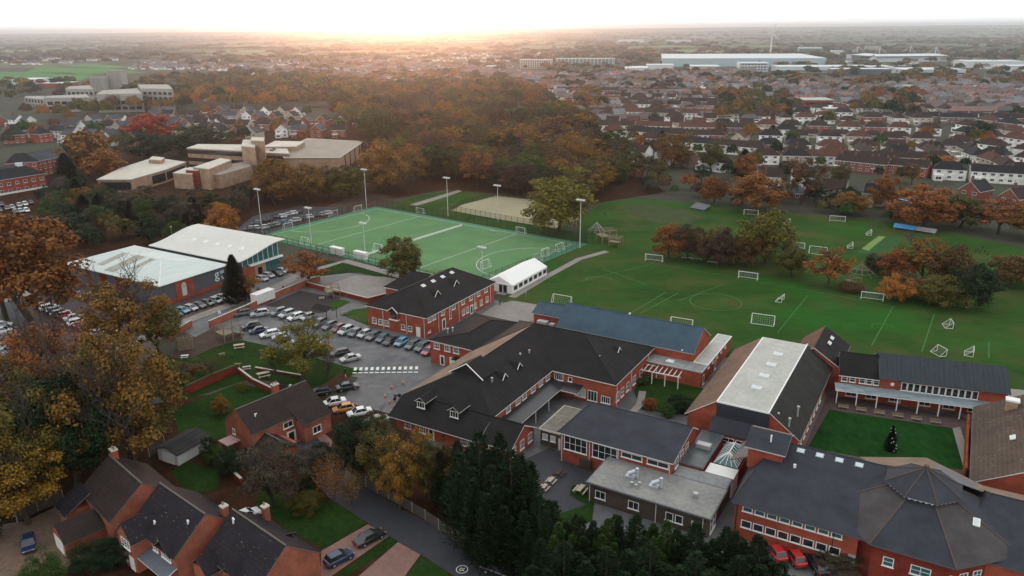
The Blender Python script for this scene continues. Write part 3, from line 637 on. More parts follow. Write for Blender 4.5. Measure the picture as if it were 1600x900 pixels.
# ---- hall with flat pale roof between two tiled slopes
X = Bld('dining_hall', 'red brick hall with a pale flat roof with four skylights between two tiled slopes', off=(-34.2, 116.6))
b = X.mb(); v0, v1 = 116.8, 148.2
b.mesh([(-34, v0, -.3), (-16, v0, -.3), (-16, v0, 4.6), (-20.6, v0, 7.9), (-29.2, v0, 7.9), (-34, v0, 4.6)] + [(-34, v1, -.3), (-16, v1, -.3), (-16, v1, 4.6), (-20.6, v1, 7.9), (-29.2, v1, 7.9), (-34, v1, 4.6)],
       [(0, 1, 2, 3, 4, 5), (11, 10, 9, 8, 7, 6), (0, 5, 11, 6), (1, 7, 8, 2), (2, 8, 9, 3), (3, 9, 10, 4), (4, 10, 11, 5)]); X.part(b, 'wall', BRICK)
b = X.mb(); b.slab([(-34.5, v0 - .3, 4.35), (-29.2, v0 - .3, 8.1), (-29.2, v1 + .3, 8.1), (-34.5, v1 + .3, 4.35)][::-1], .15, 0, 1); b.slab([(-20.6, v0 - .3, 8.1), (-15.5, v0 - .3, 4.35), (-15.5, v1 + .3, 4.35), (-20.6, v1 + .3, 8.1)][::-1], .15, 2, 1)
X.part(b, 'tiled_slope', [TILER, WHITE, TILED])
b = X.mb(); b.box(-29.2, -20.6, v0 - .5, v1 + .3, 7.9, 8.16, 1); b.box(-28.95, -20.85, v0 - .25, v1 + .1, 8.14, 8.2, 0); X.part(b, 'flat_roof', [FLATW, WHITE])
b = X.mb(); b.box(-29.1, -20.7, v0 - .45, v0, 5.2, 7.9); b.slab([(-29.5, 113.6, 3.9), (-20.4, 113.6, 3.9), (-20.4, v0 - .45, 5.4), (-29.5, v0 - .45, 5.4)], .15); X.part(b, 'upper_cladding', [FELT, FELT])
X.walls(-29.2, -20.8, 113.8, 116.8, 3.8, name='link_wall'); X.wins('f', (-26.5, -23.6), 113.8, 2.0, 2.6, 1.3, 3, 2)
for v in (124.5, 130, 135.5, 141): X.skylight(-24.6, v, 8.2, 1.7, 1.4, flat=True)
X.wins('r', (118, 121, 124, 127, 130, 133, 136, 139), -16, 1.2, 1.4, 1.6, 2, 2)
for q in ((-19.6, 118.5), (-17.6, 117.6), (-17.2, 122.5)):
    b = X.mb(); b.cyl(q[0], q[1], 5.4, 7.3, .14, 8); b.cyl(q[0], q[1], 7.2, 7.45, .24, 8); X.part(b, 'flue', STEEL)

# ---- classroom hall with the big white gridded windows
X = Bld('classroom_hall', 'red brick hall with charcoal roof and large white gridded windows, behind the kitchen block', off=(-49.5, 98.4))
X.walls(-49.3, -30.6, 98.8, 110.5, 5.4, axis='u', rh=1.7, rp=107.6, ends='b'); X.roof(-49.3, -30.6, 98.8, 110.5, 5.4, 1.7, 'u', m=FELT, rp=107.6, m2=SUNLIT, ra=1.5)
X.win('f', -46.6, 98.8, 2.5, 4.0, 2.5, 4, 2); X.win('f', -41.5, 98.8, 2.5, 4.2, 2.5, 4, 2); X.wins('f', (-37, -32.8), 98.8, 4.0, 3.4, .9, 2, 1); X.wins('r', (101, 103.4, 105.8), -30.6, 3.4, 1.5, 1.6, 2, 2)
X.walls(-54.6, -49.3, 101.8, 111, 2.9, m=BRICKB, name='annex_wall'); X.flat(-54.6, -49.4, 101.8, 111, 2.9, m=mat('stained_flat_roof', (.13, .12, .10), .7, .45, .8, c2=(.24, .22, .18)), edge=COPING, name='annex_roof')
X.wins('f', (-53.7, -52.2), 101.8, 1.2, .9, 1.1, 1, 1, glass='skylight_pane'); X.door('f', -50.6, 101.8, 1.0, 2.1)
b = X.mb(); b.box(-45.6, -43.6, 98.2, 98.78, 0, 1.9, 0); X.part(b, 'timber_cupboard', WOODD)

X.pipes('f', (-49.0, -44.1, -39.2, -30.9), 98.8, 5.2)
# ---- kitchen block with flat roof
X = Bld('kitchen_block', 'single-storey brown brick kitchen with a grey flat roof carrying two silver extractors', off=(-41, 90.5))
X.walls(-40.6, -22.4, 90.8, 98.6, 3.1, m=BRICKB); X.walls(-30.4, -22.4, 98.6, 101.8, 3.1, m=BRICKB, name='rear_wall')
X.flat(-40.6, -22.4, 90.8, 98.5, 3.1, m=mat('grey_felt_roof', (.19, .20, .20), .5, .30, .25, spec=.5, c2=(.27, .26, .24)), edge=GREYM, o=.35); X.flat(-30.3, -22.4, 98.9, 101.8, 3.08, m=FELTG, edge=GREYM, name='rear_roof', o=.2)
X.wins('f', (-38.6, -33.4), 90.8, 1.0, 1.6, 1.3, 2, 1); X.wins('f', (-28, -26.6), 90.8, 1.0, 1.1, 1.3, 1, 1); X.wins('f', (-24.2,), 90.8, 1.2, 1.2, .9, 1, 1); X.wins('r', (92.2, 93.6), -22.4, .2, 1.1, 2.4, 1, 2)
for (u, v) in ((-35.6, 94.9), (-31.6, 94.2)):
    b = X.mb(); b.box(u - .7, u + .7, v - .5, v + .5, 3.35, 3.7, 0); b.bar((u - .3, v, 3.9), (u + .7, v + .3, 4.5), .38, 10, 0, .3); b.cyl(u + .9, v + .3, 3.4, 5.0, .3, 10, 0, .26); X.part(b, 'extractor', mat('bright_duct', (.55, .58, .62), .35, .1, 2, metal=.4))
for (u, v, r) in ((-34.6, 92.9, .25), (-33.6, 93.4, .22), (-33.8, 92.6, .2), (-25.6, 94.8, .4)):
    b = X.mb(); b.cyl(u, v, 3.35, 3.75, r * .7, 8); b.cyl(u, v, 3.75, 4.0, r, 8); X.part(b, 'roof_cowl', STEEL)
X.walls(-30.4, -26.8, 101.8, 113.6, 3.5, m=BRICKD, name='link_wall'); X.flat(-30.4, -26.8, 102.0, 113.6, 3.5, m=mat('wet_flat_roof', (.06, .075, .08), .3, .5, .5, spec=.6), edge=GREYM, name='link_roof', o=.05)
b = X.mb(); b.box(-29.6, -27.4, 107.4, 108.6, 3.8, 4.5); X.part(b, 'roof_duct', STEEL)
X.pipes('f', (-40.3, -30, -23.2), 90.8, 3.0)
# ---- lantern hall
X = Bld('entrance_hall', 'small link building with a white flat roof and a pyramid glass lantern', off=(-26.4, 101.8))
X.walls(-26.5, -22.2, 102.0, 105.3, 2.9, m=WHITE); X.flat(-26.5, -22.2, 102.0, 105.2, 2.9, m=WHITE, edge=WHITE, o=.02)
X.walls(-26.5, -22.2, 105.6, 113.4, 2.6, m=BRICKD, name='rear_wall')
b = X.mb(); a = (-26.2, 105.9); c = (-22.5, 112.9); zt = 4.3; z0 = 2.9
rdg = ((-24.35, 107.8, zt), (-24.35, 111.0, zt))
b.mesh([(a[0], a[1], z0), (c[0], a[1], z0), (c[0], c[1], z0), (a[0], c[1], z0), rdg[0], rdg[1]], [(0, 1, 4), (1, 2, 5, 4), (2, 3, 5), (3, 0, 4, 5)], 1)
for i in range(10):
    t = i / 9; y = a[1] + (c[1] - a[1]) * t; q = min(max(y, rdg[0][1]), rdg[1][1]); zz = z0 + (zt - z0) * 1
    for x in (a[0], c[0]): b.bar((x, y, z0 + .03), (-24.35, q, zt + .03), .07, 4, 0)
for i in range(5):
    x = a[0] + (c[0] - a[0]) * i / 4
    b.bar((x, a[1], z0 + .03), (-24.35, rdg[0][1], zt + .03), .06, 4, 0)
b.bar((rdg[0][0], rdg[0][1], zt + .05), (rdg[1][0], rdg[1][1], zt + .05), .1, 4, 0)
X.part(b, 'glass_lantern', [WHITE, TGLASS])

# ---- octagonal library with its long wing
X = Bld('octagon_building', 'two-storey red brick building with an octagonal dark roof and a long charcoal wing', off=(-20, 92.6))
X.walls(-19.6, -4, 93, 112.6, 5.8, m=BRICK); X.roof(-19.6, -1, 93, 112.6, 5.8, 3.5, 'u', m=FELT, rp=106, m2=SUNLIT, ra=2.4, fascia=GREYM, o=.5)
X.wins('f', [-17.9 + 1.62 * i for i in range(8)], 93, 4.55, 1.3, .75, 1, 1, glass='teal_glass'); X.wins('f', [-17.9 + 1.62 * i for i in range(8)], 93, 2.0, 1.35, 1.15, 1, 1)
b = X.mb(); b.box(-4.9, -4.0, 92.6, 93, 1.8, 2.8); X.part(b, 'wall_unit', STEEL)
# raised plant room on the wing
X.walls(-20.4, -15.6, 101.8, 106.2, 9.6, m=BRICK, z0=6.2, name='plant_room_wall')
b = X.mb(); b.slab([(-20.9, 101.2, 9.7), (-15.1, 101.2, 9.7), (-15.1, 104.9, 11.2), (-20.9, 104.9, 11.2)], .2, 0, 1); b.slab([(-20.9, 104.9, 11.2), (-15.1, 104.9, 11.2), (-15.1, 106.8, 10.4), (-20.9, 106.8, 10.4)], .2, 2, 1); X.part(b, 'plant_room_roof', [FELT, COPING, SUNLIT])
b = X.mb(); b.slab([(-23.3, 103.8, 5.4), (-20.2, 103.2, 7.2), (-20.2, 109.5, 8.6), (-22.8, 109.5, 5.6)][::-1], .15, 0, 1); X.part(b, 'side_roof', [SUNLIT, GREYM])
b = X.mb(); b.cyl(-17.6, 103, 10.2, 11.5, .12, 8); X.part(b, 'flue', WHITE); b = X.mb(); b.cyl(-13.8, 101.6, 8, 8.6, .2, 8); X.part(b, 'flue', WHITE)
for u in (-13.7, -11.1, -8.5, -5.9): X.skylight(u, 105.0, 8.98, 1.1, .9, R(15), m=mat('skylight_frame', (.25, .33, .38), .3, .1, 2))
cu, cv = 2.1, 103.2
def octp(a, z, k=8):
    r = a / math.cos(math.pi / 8); return [(cu + r * math.cos(math.pi / 8 + i * math.pi / 4), cv + r * math.sin(math.pi / 8 + i * math.pi / 4), z) for i in range(8)]
lo, mid, up0, up1 = octp(11.5, 5.9), octp(3.9, 9.2), octp(4.5, 9.75), octp(10.7, 5.7)
b = X.mb(); b.prism([(p[0], p[1]) for p in up1], -.3, 5.7); X.part(b, 'octagon_wall', BRICKD)
b = X.mb()
for i in range(8):
    j = (i + 1) % 8; b.slab([lo[i], lo[j], mid[j], mid[i]], .16, 0 if i % 2 else 3, 1); b.bar(lo[i], mid[i], .13, 4, 2)  # every other facet takes a lighter grey-brown felt
X.part(b, 'octagon_roof', [FELT, GREYM, mat('rust_ridge', (.085, .062, .05), .8, .3, 2), roofmat('worn_felt', (.056, .052, .053), rough=.7, tile=50)])
b = X.mb(); b.prism([(p[0], p[1]) for p in mid], 9.0, 9.7, 0)
for i in range(8):
    j = (i + 1) % 8
    for t in range(5): 
        q = Vector(mid[i]).lerp(Vector(mid[j]), (t + .5) / 5); b.box(q.x - .12, q.x + .12, q.y - .12, q.y + .12, 9.1, 9.7, 0)
X.part(b, 'clerestory', [WHITE])
b = X.mb(); ap = (cu, cv, 12.1)
for i in range(8):
    j = (i + 1) % 8; b.slab([up0[i], up0[j], ap], .14, 0, 1); b.bar(up0[i], ap, .1, 4, 2)
b.cyl(cu, cv, 11.9, 12.4, .35, 8, 2)
X.part(b, 'lantern_roof', [FELT, GREYM, MATS['rust_ridge']])
for a in (-22.5 - 67.5, -45 - 45 - 0): pass
for i, (t, n2) in enumerate(((-2.4, 1), (1.2, 2), (4.9, 1))): X.win('f', cu + t, cv - 10.7, 3.0 if i != 9 else 3, 1.0 * n2 + .2, 1.3, n2, 2, glass='teal_glass')
rr = 10.7
for k2 in (-2.6, -.6, 1.6, 3.4):
    dx, dy = math.cos(R(-45)), math.sin(R(-45)); px, py = cu + rr * dx - k2 * dy, cv + rr * dy + k2 * dx
    f, g = windata(1.2, 1.3, 2, 2, glass='teal_glass'); a = inst('window', f, X.root, X.loc(px, py, 3.0), R(45)); inst('pane', g, a)
X.skylight(cu + 6.4, cv - 3.3, 7.9, .8, 1.3, R(16)); X.skylight(cu + 8.6, cv + .6, 7.35, .8, 1.3, R(12))
X.walls(9, 26, 96, 112, 5.4, name='east_wall'); X.roof(6, 26, 96, 114, 5.6, 3.2, 'u', m=FELT, m2=SUNLIT, rp=106.5, ra=4, fascia=GREYM, name='east_roof')
b = X.mb(); b.slab([(-4.5, 106.2, 9.2), (2.1, 106.2, 10.0), (2.1, 113.5, 8.2), (-6.5, 112.5, 6.3)], .15, 0, 1); b.slab([(2.1, 106.2, 10.0), (9, 106.2, 9.0), (10, 112.5, 6.3), (2.1, 113.5, 8.2)], .15, 0, 1); X.part(b, 'rear_canopy', [SUNLIT, GREYM])  # back roof facets towards the sun, its light painted in as tan

X.pipes('f', (-19.3, -6.9), 93, 5.6, BLACK)
# ---- far side of the courtyard
X = Bld('gabled_block', 'brown-tiled gabled red brick block at the corner of the playing field', off=(-24, 147.6))
X.walls(-23, -14.5, 148.5, 161, 4.9, axis='v', rh=3.1, rp=-19.4); X.roof(-23, -14.5, 148.5, 161, 4.9, 3.1, 'v', m=roofmat('red_brown_tiles', (.12, .065, .05), moss=.1), m2=SLATE, rp=-19.4)
X.win('f', -17.3, 148.5, 3.4, 1.3, 1.1, 2, 2)
for v in (154.5, 157.5): X.skylight(-17.4, v, 7.0, .7, 1.4, R(30), 'v')
X.skylight(-21.3, 151.5, 6.7, .7, 1.5, R(-35), 'v')
RA = R(-19.5); O1 = G(1310, 590, 0)
e0 = G(1312, 572, 5.2); e1 = G(1376, 589, 5.4); e2 = G(1580, 614, 5.4)
d = (e2 - e1); RA = math.atan2(d.y, d.x); 
X = Bld('courtyard_range', 'two-storey range with a grey ribbed metal roof above the white-posted veranda', off=(0, 0), ang=RA, origin=e1)
Lr = d.length
X.walls(0, Lr - .3, .4, 8.5, 5.3); 
b = X.mb(); n = 54; zt = 8.2
for i in range(n):
    x0, x1 = -.3 + (Lr + .3) * i / n, -.3 + (Lr + .3) * (i + 1) / n; dz = .0 if i % 2 else .06
    b.slab([(x0, -.3, 5.2 + dz), (x1, -.3, 5.2 + dz), (x1, 5.2, zt + dz), (x0, 5.2, zt + dz)], .12); b.slab([(x0, 5.2, zt + dz), (x1, 5.2, zt + dz), (x1, 9, 6 + dz), (x0, 9, 6 + dz)], .12)
X.part(b, 'roof', [mat('ribbed_metal', (.028, .036, .045), .6, .3, .5, spec=.25, stretch=(3, .3, 1)), GREYM])
X.wins('f', [4.2 + 1.05 * i for i in range(12)], .4, 3.1, .95, 1.6, 1, 1); b = X.mb(); b.cyl(2.0, .2, 3.6, 4.3, .01, 4); b.bar((2.2, .38, 4.1), (2.2, .28, 4.1), .35, 14); X.part(b, 'wall_clock', WHITE)
X.walls(-7.0, 0, .6, 8, 4.9, name='low_wall'); X.roof(-7.0, -.1, .6, 8, 4.9, 2.9, 'u', m=SLATE, name='low_roof', og=.05); X.wins('f', (-6.0, -4.6, -2.9, -1.7, -.5), .6, 3.4, 1.0, 1.2, 1, 2)
X.wins('f', (-4.5, -1, 3, 8, 12, 16), .4, .6, 1.9, 1.9, 2, 1)
# veranda
b = X.mb(); b.slab([(-7.6, -2.6, 2.75), (Lr - .6, -2.6, 2.75), (Lr - .6, .38, 3.05), (-7.6, .38, 3.05)], .14, 0, 1); X.part(b, 'veranda_roof', [mat('weathered_lead', (.20, .25, .27), .6, .5, .8, c2=(.33, .40, .43), stretch=(.4, 2, 1)), WHITE])
for i in range(9):
    b = X.mb(); x = -7.2 + (Lr + 6.2) * i / 8; b.box(x - .09, x + .09, -2.5, -2.32, 0, 2.65); b.bar((x, -2.4, 2.1), (x, -1.5, 2.6), .06, 4); X.part(b, 'post', WHITE)
for i in range(6):
    q = S(-12 + 3.0 * i, 140.6 + .7 * i * .55)
    o = thing('garden_bench', 'pale wooden bench on the courtyard paving by the veranda', 'bench', q, RA, 'benches along the courtyard lawn')
    b = MB(); b.box(-.9, .9, -.22, .22, .42, .48); b.build('seat', WOOD, o); b = MB(); b.box(-.9, .9, .2, .26, .5, .9); b.build('backrest', WOOD, o)
    for sx in (-.8, .8): b = MB(); b.box(sx - .05, sx + .05, -.2, .24, 0, .42); b.build('leg', WOOD, o)
# right-hand block
X = Bld('east_block', 'single-storey red brick block with a mossy brown roof on the east side of the courtyard', off=(8.2, 117))
X.walls(8.6, 22, 117.4, 144, 4.2, axis='v', rh=4.0); X.roof(8.6, 22, 117.4, 144, 4.2, 4.0, 'v', m=roofmat('lichen_tiles', (.085, .062, .048), moss=.4, mosscol=(.20, .18, .14)), o=.5)
b = X.mb(); b.box(12.4, 14.0, 139.3, 140.4, 5.5, 8.4, 0); b.box(12.2, 14.2, 139.1, 140.6, 8.4, 8.7, 1); X.part(b, 'chimney', [TAN, WHITE]); X.skylight(13.2, 128.5, 7.1, .8, 1.4, R(-30), 'v'); X.win('f', 14.6, 117.4, 2.2, 1.2, 1.2, 2, 1)
b = X.mb(); b.box(7.6, 7.9, 124, 144, 0, 2.6); X.part(b, 'garden_wall', BRICK)

# ---- sports hall
X = Bld('sports_hall', 'grey and red brick sports hall with a white hipped sheet roof with brown panels', off=(-213, 114))
X.walls(-212.6, -172.2, 115, 135.6, 5.8, m=GREYM); X.roof(-212.6, -172.2, 115, 135.6, 5.8, 1.9, 'u', m=WROOF, ra=9, rb=14, rp=126.0, o=.7, fascia=WHITE, ridge=WHITE)
b = X.mb(); 
for (u0, u1) in ((-204, -202.6), (-198, -195), (-191, -188)): b = X.mb(); b.box(u0, u1, 114.9, 115, 0, 5.6); X.part(b, 'brick_panel', BRICKD)
b = X.mb(); b.box(-172.2, -172.06, 119.2, 124.6, 0, 5.75); b.box(-172.2, -172.1, 115.1, 137.3, 0, 1.2); X.part(b, 'brick_panel', BRICK)
b = X.mb(); b.box(-172.06, -171.98, 121.0, 122.4, 1.0, 3.9); b.bar((-172.06, 121.7, 3.9), (-171.98, 121.7, 3.9), .7, 16); X.part(b, 'arched_window', MATS['skylight_pane'])
b = X.mb(); sl2 = 1.9 / 11.0
for (u0, u1, a, c) in ((-202.5, -200, 2.5, 10.4), (-196.5, -192.5, .6, 10.6), (-190, -188, 4, 10.4)):
    b.face([(u0, 115 + a, 5.9 + sl2 * a), (u1, 115 + a, 5.9 + sl2 * a), (u1, 115 + c, 5.9 + sl2 * c), (u0, 115 + c, 5.9 + sl2 * c)])
X.part(b, 'rooflight_panel', mat('stained_panel', (.30, .29, .23), .6, .25, .5, c2=(.42, .42, .36)))
# wall letters, kept as they look
def letters(root, txt, size, loc, rot, m, name='wall_lettering'):
    cu_ = bpy.data.curves.new(name, 'FONT'); cu_.body = txt; cu_.size = size; cu_.extrude = .03; t_ = bpy.data.objects.new(name, cu_); col.objects.link(t_)
    dg_ = bpy.context.evaluated_depsgraph_get(); me_ = bpy.data.meshes.new_from_object(t_.evaluated_get(dg_)); bpy.data.objects.remove(t_); me_.materials.clear(); me_.materials.append(m)
    o_ = inst(name, me_, root, loc); o_.rotation_euler = rot; return o_
letters(X.root, 'g', 3.6, X.loc(-172.1, 131.6, 2.7), (R(90), 0, R(90)), WHITE); letters(X.root, 's', 2.4, X.loc(-172.1, 133.6, 2.0), (R(90), 0, R(90)), WHITE)
b = X.mb(); b.box(-172.12, -172.06, 133.5, 134.8, 3.7, 4.5); X.part(b, 'logo_patch', mat('pale_blue_sign', (.35, .50, .60), .6, .05))
# ---- swimming pool hall with curved roof
X = Bld('pool_hall', 'pool hall with a white curved roof and a glazed end, behind the sports hall', off=(-203, 138))
u0, u1, v0, v1, hh, rise = -207, -170.6, 138.2, 154.5, 6.3, 2.6
def pz(v):
    t = min(1, max(0, (v - v0 + 1) / (v1 - v0 + 2))); return hh + rise * (t * t * (3 - 2 * t) * 1.12 - .30 * max(0, t - .72) ** 1.3 * 2)
prof = [(v0 - 1 + (v1 - v0 + 2) * t / 20, pz(v0 - 1 + (v1 - v0 + 2) * t / 20)) for t in range(21)]
b = X.mb(); P = [(v, z) for v, z in prof]
for i in range(20): b.slab([(u0 - .8, P[i][0], P[i][1]), (u1 + 1.2, P[i][0], P[i][1]), (u1 + 1.2, P[i + 1][0], P[i + 1][1]), (u0 - .8, P[i + 1][0], P[i + 1][1])], .25)
X.part(b, 'curved_roof', [mat('cream_sheet', (.58, .575, .54), .55, .07, .1, spec=.3), WHITE])
X.walls(u0, u1 - .2, v0, v1, 6.1, m=GREYM); b = X.mb(); pp = [(v, z - .3) for v, z in prof if v0 <= v <= v1]
b.mesh([(u1, v, 4.2) for v, z in pp] + [(u1, v, max(z, 4.25)) for v, z in pp], [(i, i + 1, len(pp) + i + 1, len(pp) + i) for i in range(len(pp) - 1)]); X.part(b, 'glazed_gable', TGLASS)
b = X.mb()
for i in range(1, 9): v = v0 + 1.9 * i; b.box(u1 - .02, u1 + .08, v - .06, v + .06, 4.2, max(4.3, pz(v) - .3))
b.box(u1 - .1, u1 + .9, v0 + 4, v1, 3.7, 4.15); X.part(b, 'gable_frame', WHITE)
b = X.mb(); b.box(u1 - .15, u1 + .1, v0, v0 + 6, 0, 3.6, 0); b.box(u1 - .15, u1 + .15, v0 + 6, v0 + 10, 0, 3.7, 1); b.box(u1 - .15, u1 + .05, v0 + 10, v1, 0, 3.7, 2); b.box(u1 + .14, u1 + .2, v0 + 7, v0 + 8.6, 0, 2.6, 3); X.part(b, 'entrance_wall', [BRICK, TAN, TGLASS, GLASS])
for i in range(5):
    v = 145.2; u = -197 + i * 5.2; z_ = pz(v) - .05; b = X.mb(); b.mesh([(u - .8, v - .8, z_ - .3), (u + .8, v - .8, z_ - .3), (u + .8, v + .8, z_ + .35), (u - .8, v + .8, z_ + .35), (u, v, z_ + .6)], [(0, 1, 4), (1, 2, 4), (2, 3, 4), (3, 0, 4)]); X.part(b, 'roof_dome', WHITE)
X.walls(-206, -172.6, 135.8, 138.0, 3.2, m=GREYM, name='corridor_wall')

# ---- marquee
X = Bld('marquee', 'long white marquee with a row of dark windows along its side, beside the hockey pitch', 'marquee', off=(-106.4, 166.8))
PVC = mat('white_canvas', (.80, .80, .79), .6, .03, .4); 
X.walls(-106.3, -98.2, 166.9, 186.4, 2.6, m=PVC, axis='v', rh=1.9); X.roof(-106.3, -98.2, 166.9, 186.4, 2.6, 1.9, 'v', m=PVC, ra=2.6, o=.15, og=.1, cap=False)
X.wins('r', [168.6 + 2.75 * i for i in range(7)], -98.2, .7, 2.2, 1.4, 1, 1); b = X.mb(); b.box(-102.3, -99.9, 166.8, 166.88, 0, 2.2, 0); b.box(-101.2, -101.0, 166.76, 166.82, 0, 2.2, 1); X.part(b, 'door', [GLASS, WHITE])
b = X.mb(); b.box(-102.6, -99.6, 165.2, 166.8, .0, .12); X.part(b, 'step', PAVE)
b = X.mb(); b.box(-105.6, -104.9, 166.8, 166.9, .6, 1.7); X.part(b, 'side_window', GLASS)
# ------------------------------------------------------------------ trees
COLS = dict(rust=('rust orange', (.20, .076, .025)), orange=('bright orange', (.29, .115, .028)), red=('brick red', (.27, .04, .016)), brown=('brown', (.095, .055, .026)), purple=('purplish brown', (.055, .034, .028)),
            gold=('golden yellow', (.19, .11, .018)), olive=('olive green', (.082, .074, .018)), green=('mid green', (.036, .070, .016)), dark=('dark green', (.013, .028, .012)), bronze=('bronze', (.170, .092, .024)),
            pale=('yellow-green', (.115, .11, .022)), grey=('grey-brown', (.06, .05, .038)))
def leaf(b, p, n, s, r):
    t = n.orthogonal().normalized(); t = Matrix.Rotation(r.random() * 6.28, 3, n) @ t; u = n.cross(t)
    a = s * (.7 + .6 * r.random()); c = s * (.5 + .5 * r.random())
    b.face([p - t * a, p - u * c * .8 + t * a * .1, p + t * a, p + u * c])
def crown(kind, seed, n, ls):
    r = random.Random(seed); b = MB(); gau = r.gauss
    def unit():
        while 1:
            v = Vector((r.uniform(-1, 1), r.uniform(-1, 1), r.uniform(-1, 1)))
            if .05 < v.length < 1: return v.normalized()
    if kind in ('round', 'sparse', 'tall', 'bush'):
        base, top, rad = dict(round=(.10, 1.0, .46), sparse=(.16, 1.0, .42), tall=(.06, 1.0, .28), bush=(.0, 1.0, .6))[kind]
        cz, hz = (base + top) / 2, (top - base) / 2
        boughs = []
        for i in range(64 if kind != 'sparse' else 46):
            d = unit(); k = r.uniform(.62, .95) if i > 10 else r.uniform(.1, .5)
            if d.z < -.8: d.z *= .6
            boughs.append((Vector((d.x * rad * k, d.y * rad * k, cz + d.z * hz * k)), r.uniform(.16, .32) * rad))
        for i in range(n):
            c, s = boughs[r.randrange(len(boughs))]
            d = unit(); q = r.random() ** (.33 if kind != 'sparse' else .8)
            if d.z < 0 and r.random() < .35: d.z = -d.z
            p = c + Vector((d.x, d.y, d.z * .85)) * s * q * (1.0 + .25 * gau(0, .5))
            if p.z > 1.02 or p.z < base * .5: continue
            nn = (d * 1.0 + Vector((0, 0, .55)) + Vector((gau(0, .5), gau(0, .5), gau(0, .4)))).normalized()
            leaf(b, p, nn, ls * r.uniform(.7, 1.3), r)
    elif kind == 'cypress':
        tips = [(0, 0, 1.0, .15)] + [(.17 * math.cos(i * .79 + seed) * r.uniform(.6, 1.2), .17 * math.sin(i * .79 + seed) * r.uniform(.6, 1.2), r.uniform(.62, .93), r.uniform(.08, .13)) for i in range(9)]
        for i in range(n):
            tx, ty, th, tr = tips[min(9, int(r.random() * 11))] if r.random() < .97 else tips[0]
            z = th * r.random() ** .9; rr = tr * (1 - z / th) ** .6 + .012; a = r.random() * 6.28; q = r.uniform(.5, 1.15) * (1 + .25 * math.sin(a * 4 + z * 40))
            k = min(1, z / .18) * .35 + .65; p = Vector((tx * k + math.cos(a) * rr * q, ty * k + math.sin(a) * rr * q, z + .01))
            nn = Vector((math.cos(a) + gau(0, .4), math.sin(a) + gau(0, .4), .5 + gau(0, .6))).normalized(); t = Vector((math.cos(a) * .8 + gau(0, .3), math.sin(a) * .8 + gau(0, .3), .55)).normalized()
            s = ls * r.uniform(.6, 1.4); u = nn.cross(t).normalized(); b.face([p - t * s, p - u * s * .45, p + t * s * 1.3, p + u * s * .45])
    elif kind == 'conifer':
        for i in range(n):
            z = r.random() ** 1.25; rr = .23 * (1 - z) ** .72 * (1 - .25 * (z < .04)) + .008
            a = r.random() * 6.28; lob = 1 + .20 * math.sin(a * 3 + seed + z * 9) + .14 * math.sin(a * 7 + z * 25)
            q = r.uniform(.62, 1.05); p = Vector((math.cos(a) * rr * q * lob, math.sin(a) * rr * q * lob, z * .98 + .02))
            nn = Vector((math.cos(a), math.sin(a), .8 + gau(0, .5))).normalized(); t = Vector((math.cos(a) * .6, math.sin(a) * .6, .7)).normalized()
            s = ls * r.uniform(.6, 1.3); u = nn.cross(t).normalized()
            b.face([p - t * s, p - u * s * .4, p + t * s * 1.5, p + u * s * .4])
    elif kind == 'bare':
        for i in range(n):
            d = unit(); q = r.random() ** .5; p = Vector((d.x * .36 * q, d.y * .36 * q, .6 + d.z * .4 * q)); leaf(b, p, unit(), ls, r)
    return b.data('crown', [LEAF])
def trunk(kind, seed):
    r = random.Random(seed); b = MB()
    if kind == 'bush':
        for i in range(6): a = r.random() * 6.28; b.bar((0, 0, 0), (.2 * math.cos(a), .2 * math.sin(a), .5), .02, 4, 0, .008)
        return b.data('trunk', [BARK])
    if kind in ('conifer', 'cypress'): b.bar((0, 0, -.02), (0, 0, .97), .018, 6, 0, .003); return b.data('trunk', [BARK])
    def limb(p, d, l, w, lev):
        steps = 3; q = p
        for i in range(steps):
            d2 = (d + Vector((r.gauss(0, .16), r.gauss(0, .16), .08))).normalized(); e = q + d2 * l / steps
            b.bar(q, e, w * (1 - i * .22), 5 if lev < 2 else 3, 0, w * (1 - (i + 1) * .22))
            if lev < (3 if kind in ('bare', 'sparse') else 2):
                for k in range(2 if lev else 3):
                    a = r.random() * 6.28; s = Vector((math.cos(a), math.sin(a), .35 + r.random() * .5)).normalized()
                    limb(e, (d2 * .5 + s * .8).normalized(), l * .55, w * .42, lev + 1)
            q, d = e, d2
    limb(Vector((0, 0, -.01)), Vector((0, 0, 1)), .62, .026 if kind != 'bare' else .018, 0)
    return b.data('trunk', [BARK])
TM = {}
def treemesh(kind, lod, var):
    k = (kind, lod, var)
    if k not in TM:
        n, ls = {'hi': (26000, .0112), 'mid': (9000, .0185), 'lo': (3000, .031)}[lod]
        if kind == 'sparse': n = int(n * .5)
        if kind == 'bare': n = int(n * .09); ls *= .8
        if kind == 'conifer': n = int(n * 1.0); ls *= 1.0
        if kind == 'tall': ls *= .85
        TM[k] = crown(kind, hash((kind, var)) % 1000 if False else var * 17 + len(kind) * 5, n, ls)
        TM[(kind, 't', var)] = TM.get((kind, 't', var)) or trunk(kind, var * 31 + len(kind))
    return TM[k], TM[(kind, 't', var)]
NAMES = dict(round='broadleaf_tree', sparse='autumn_tree', tall='upright_tree', bush='shrub', conifer='conifer_tree', cypress='cypress_tree', bare='bare_tree')
KINDW = dict(round='round-headed tree', sparse='thin-leaved tree', tall='tall narrow tree', bush='shrub', conifer='pointed conifer', cypress='ragged cypress', bare='nearly bare tree')
TREES = []
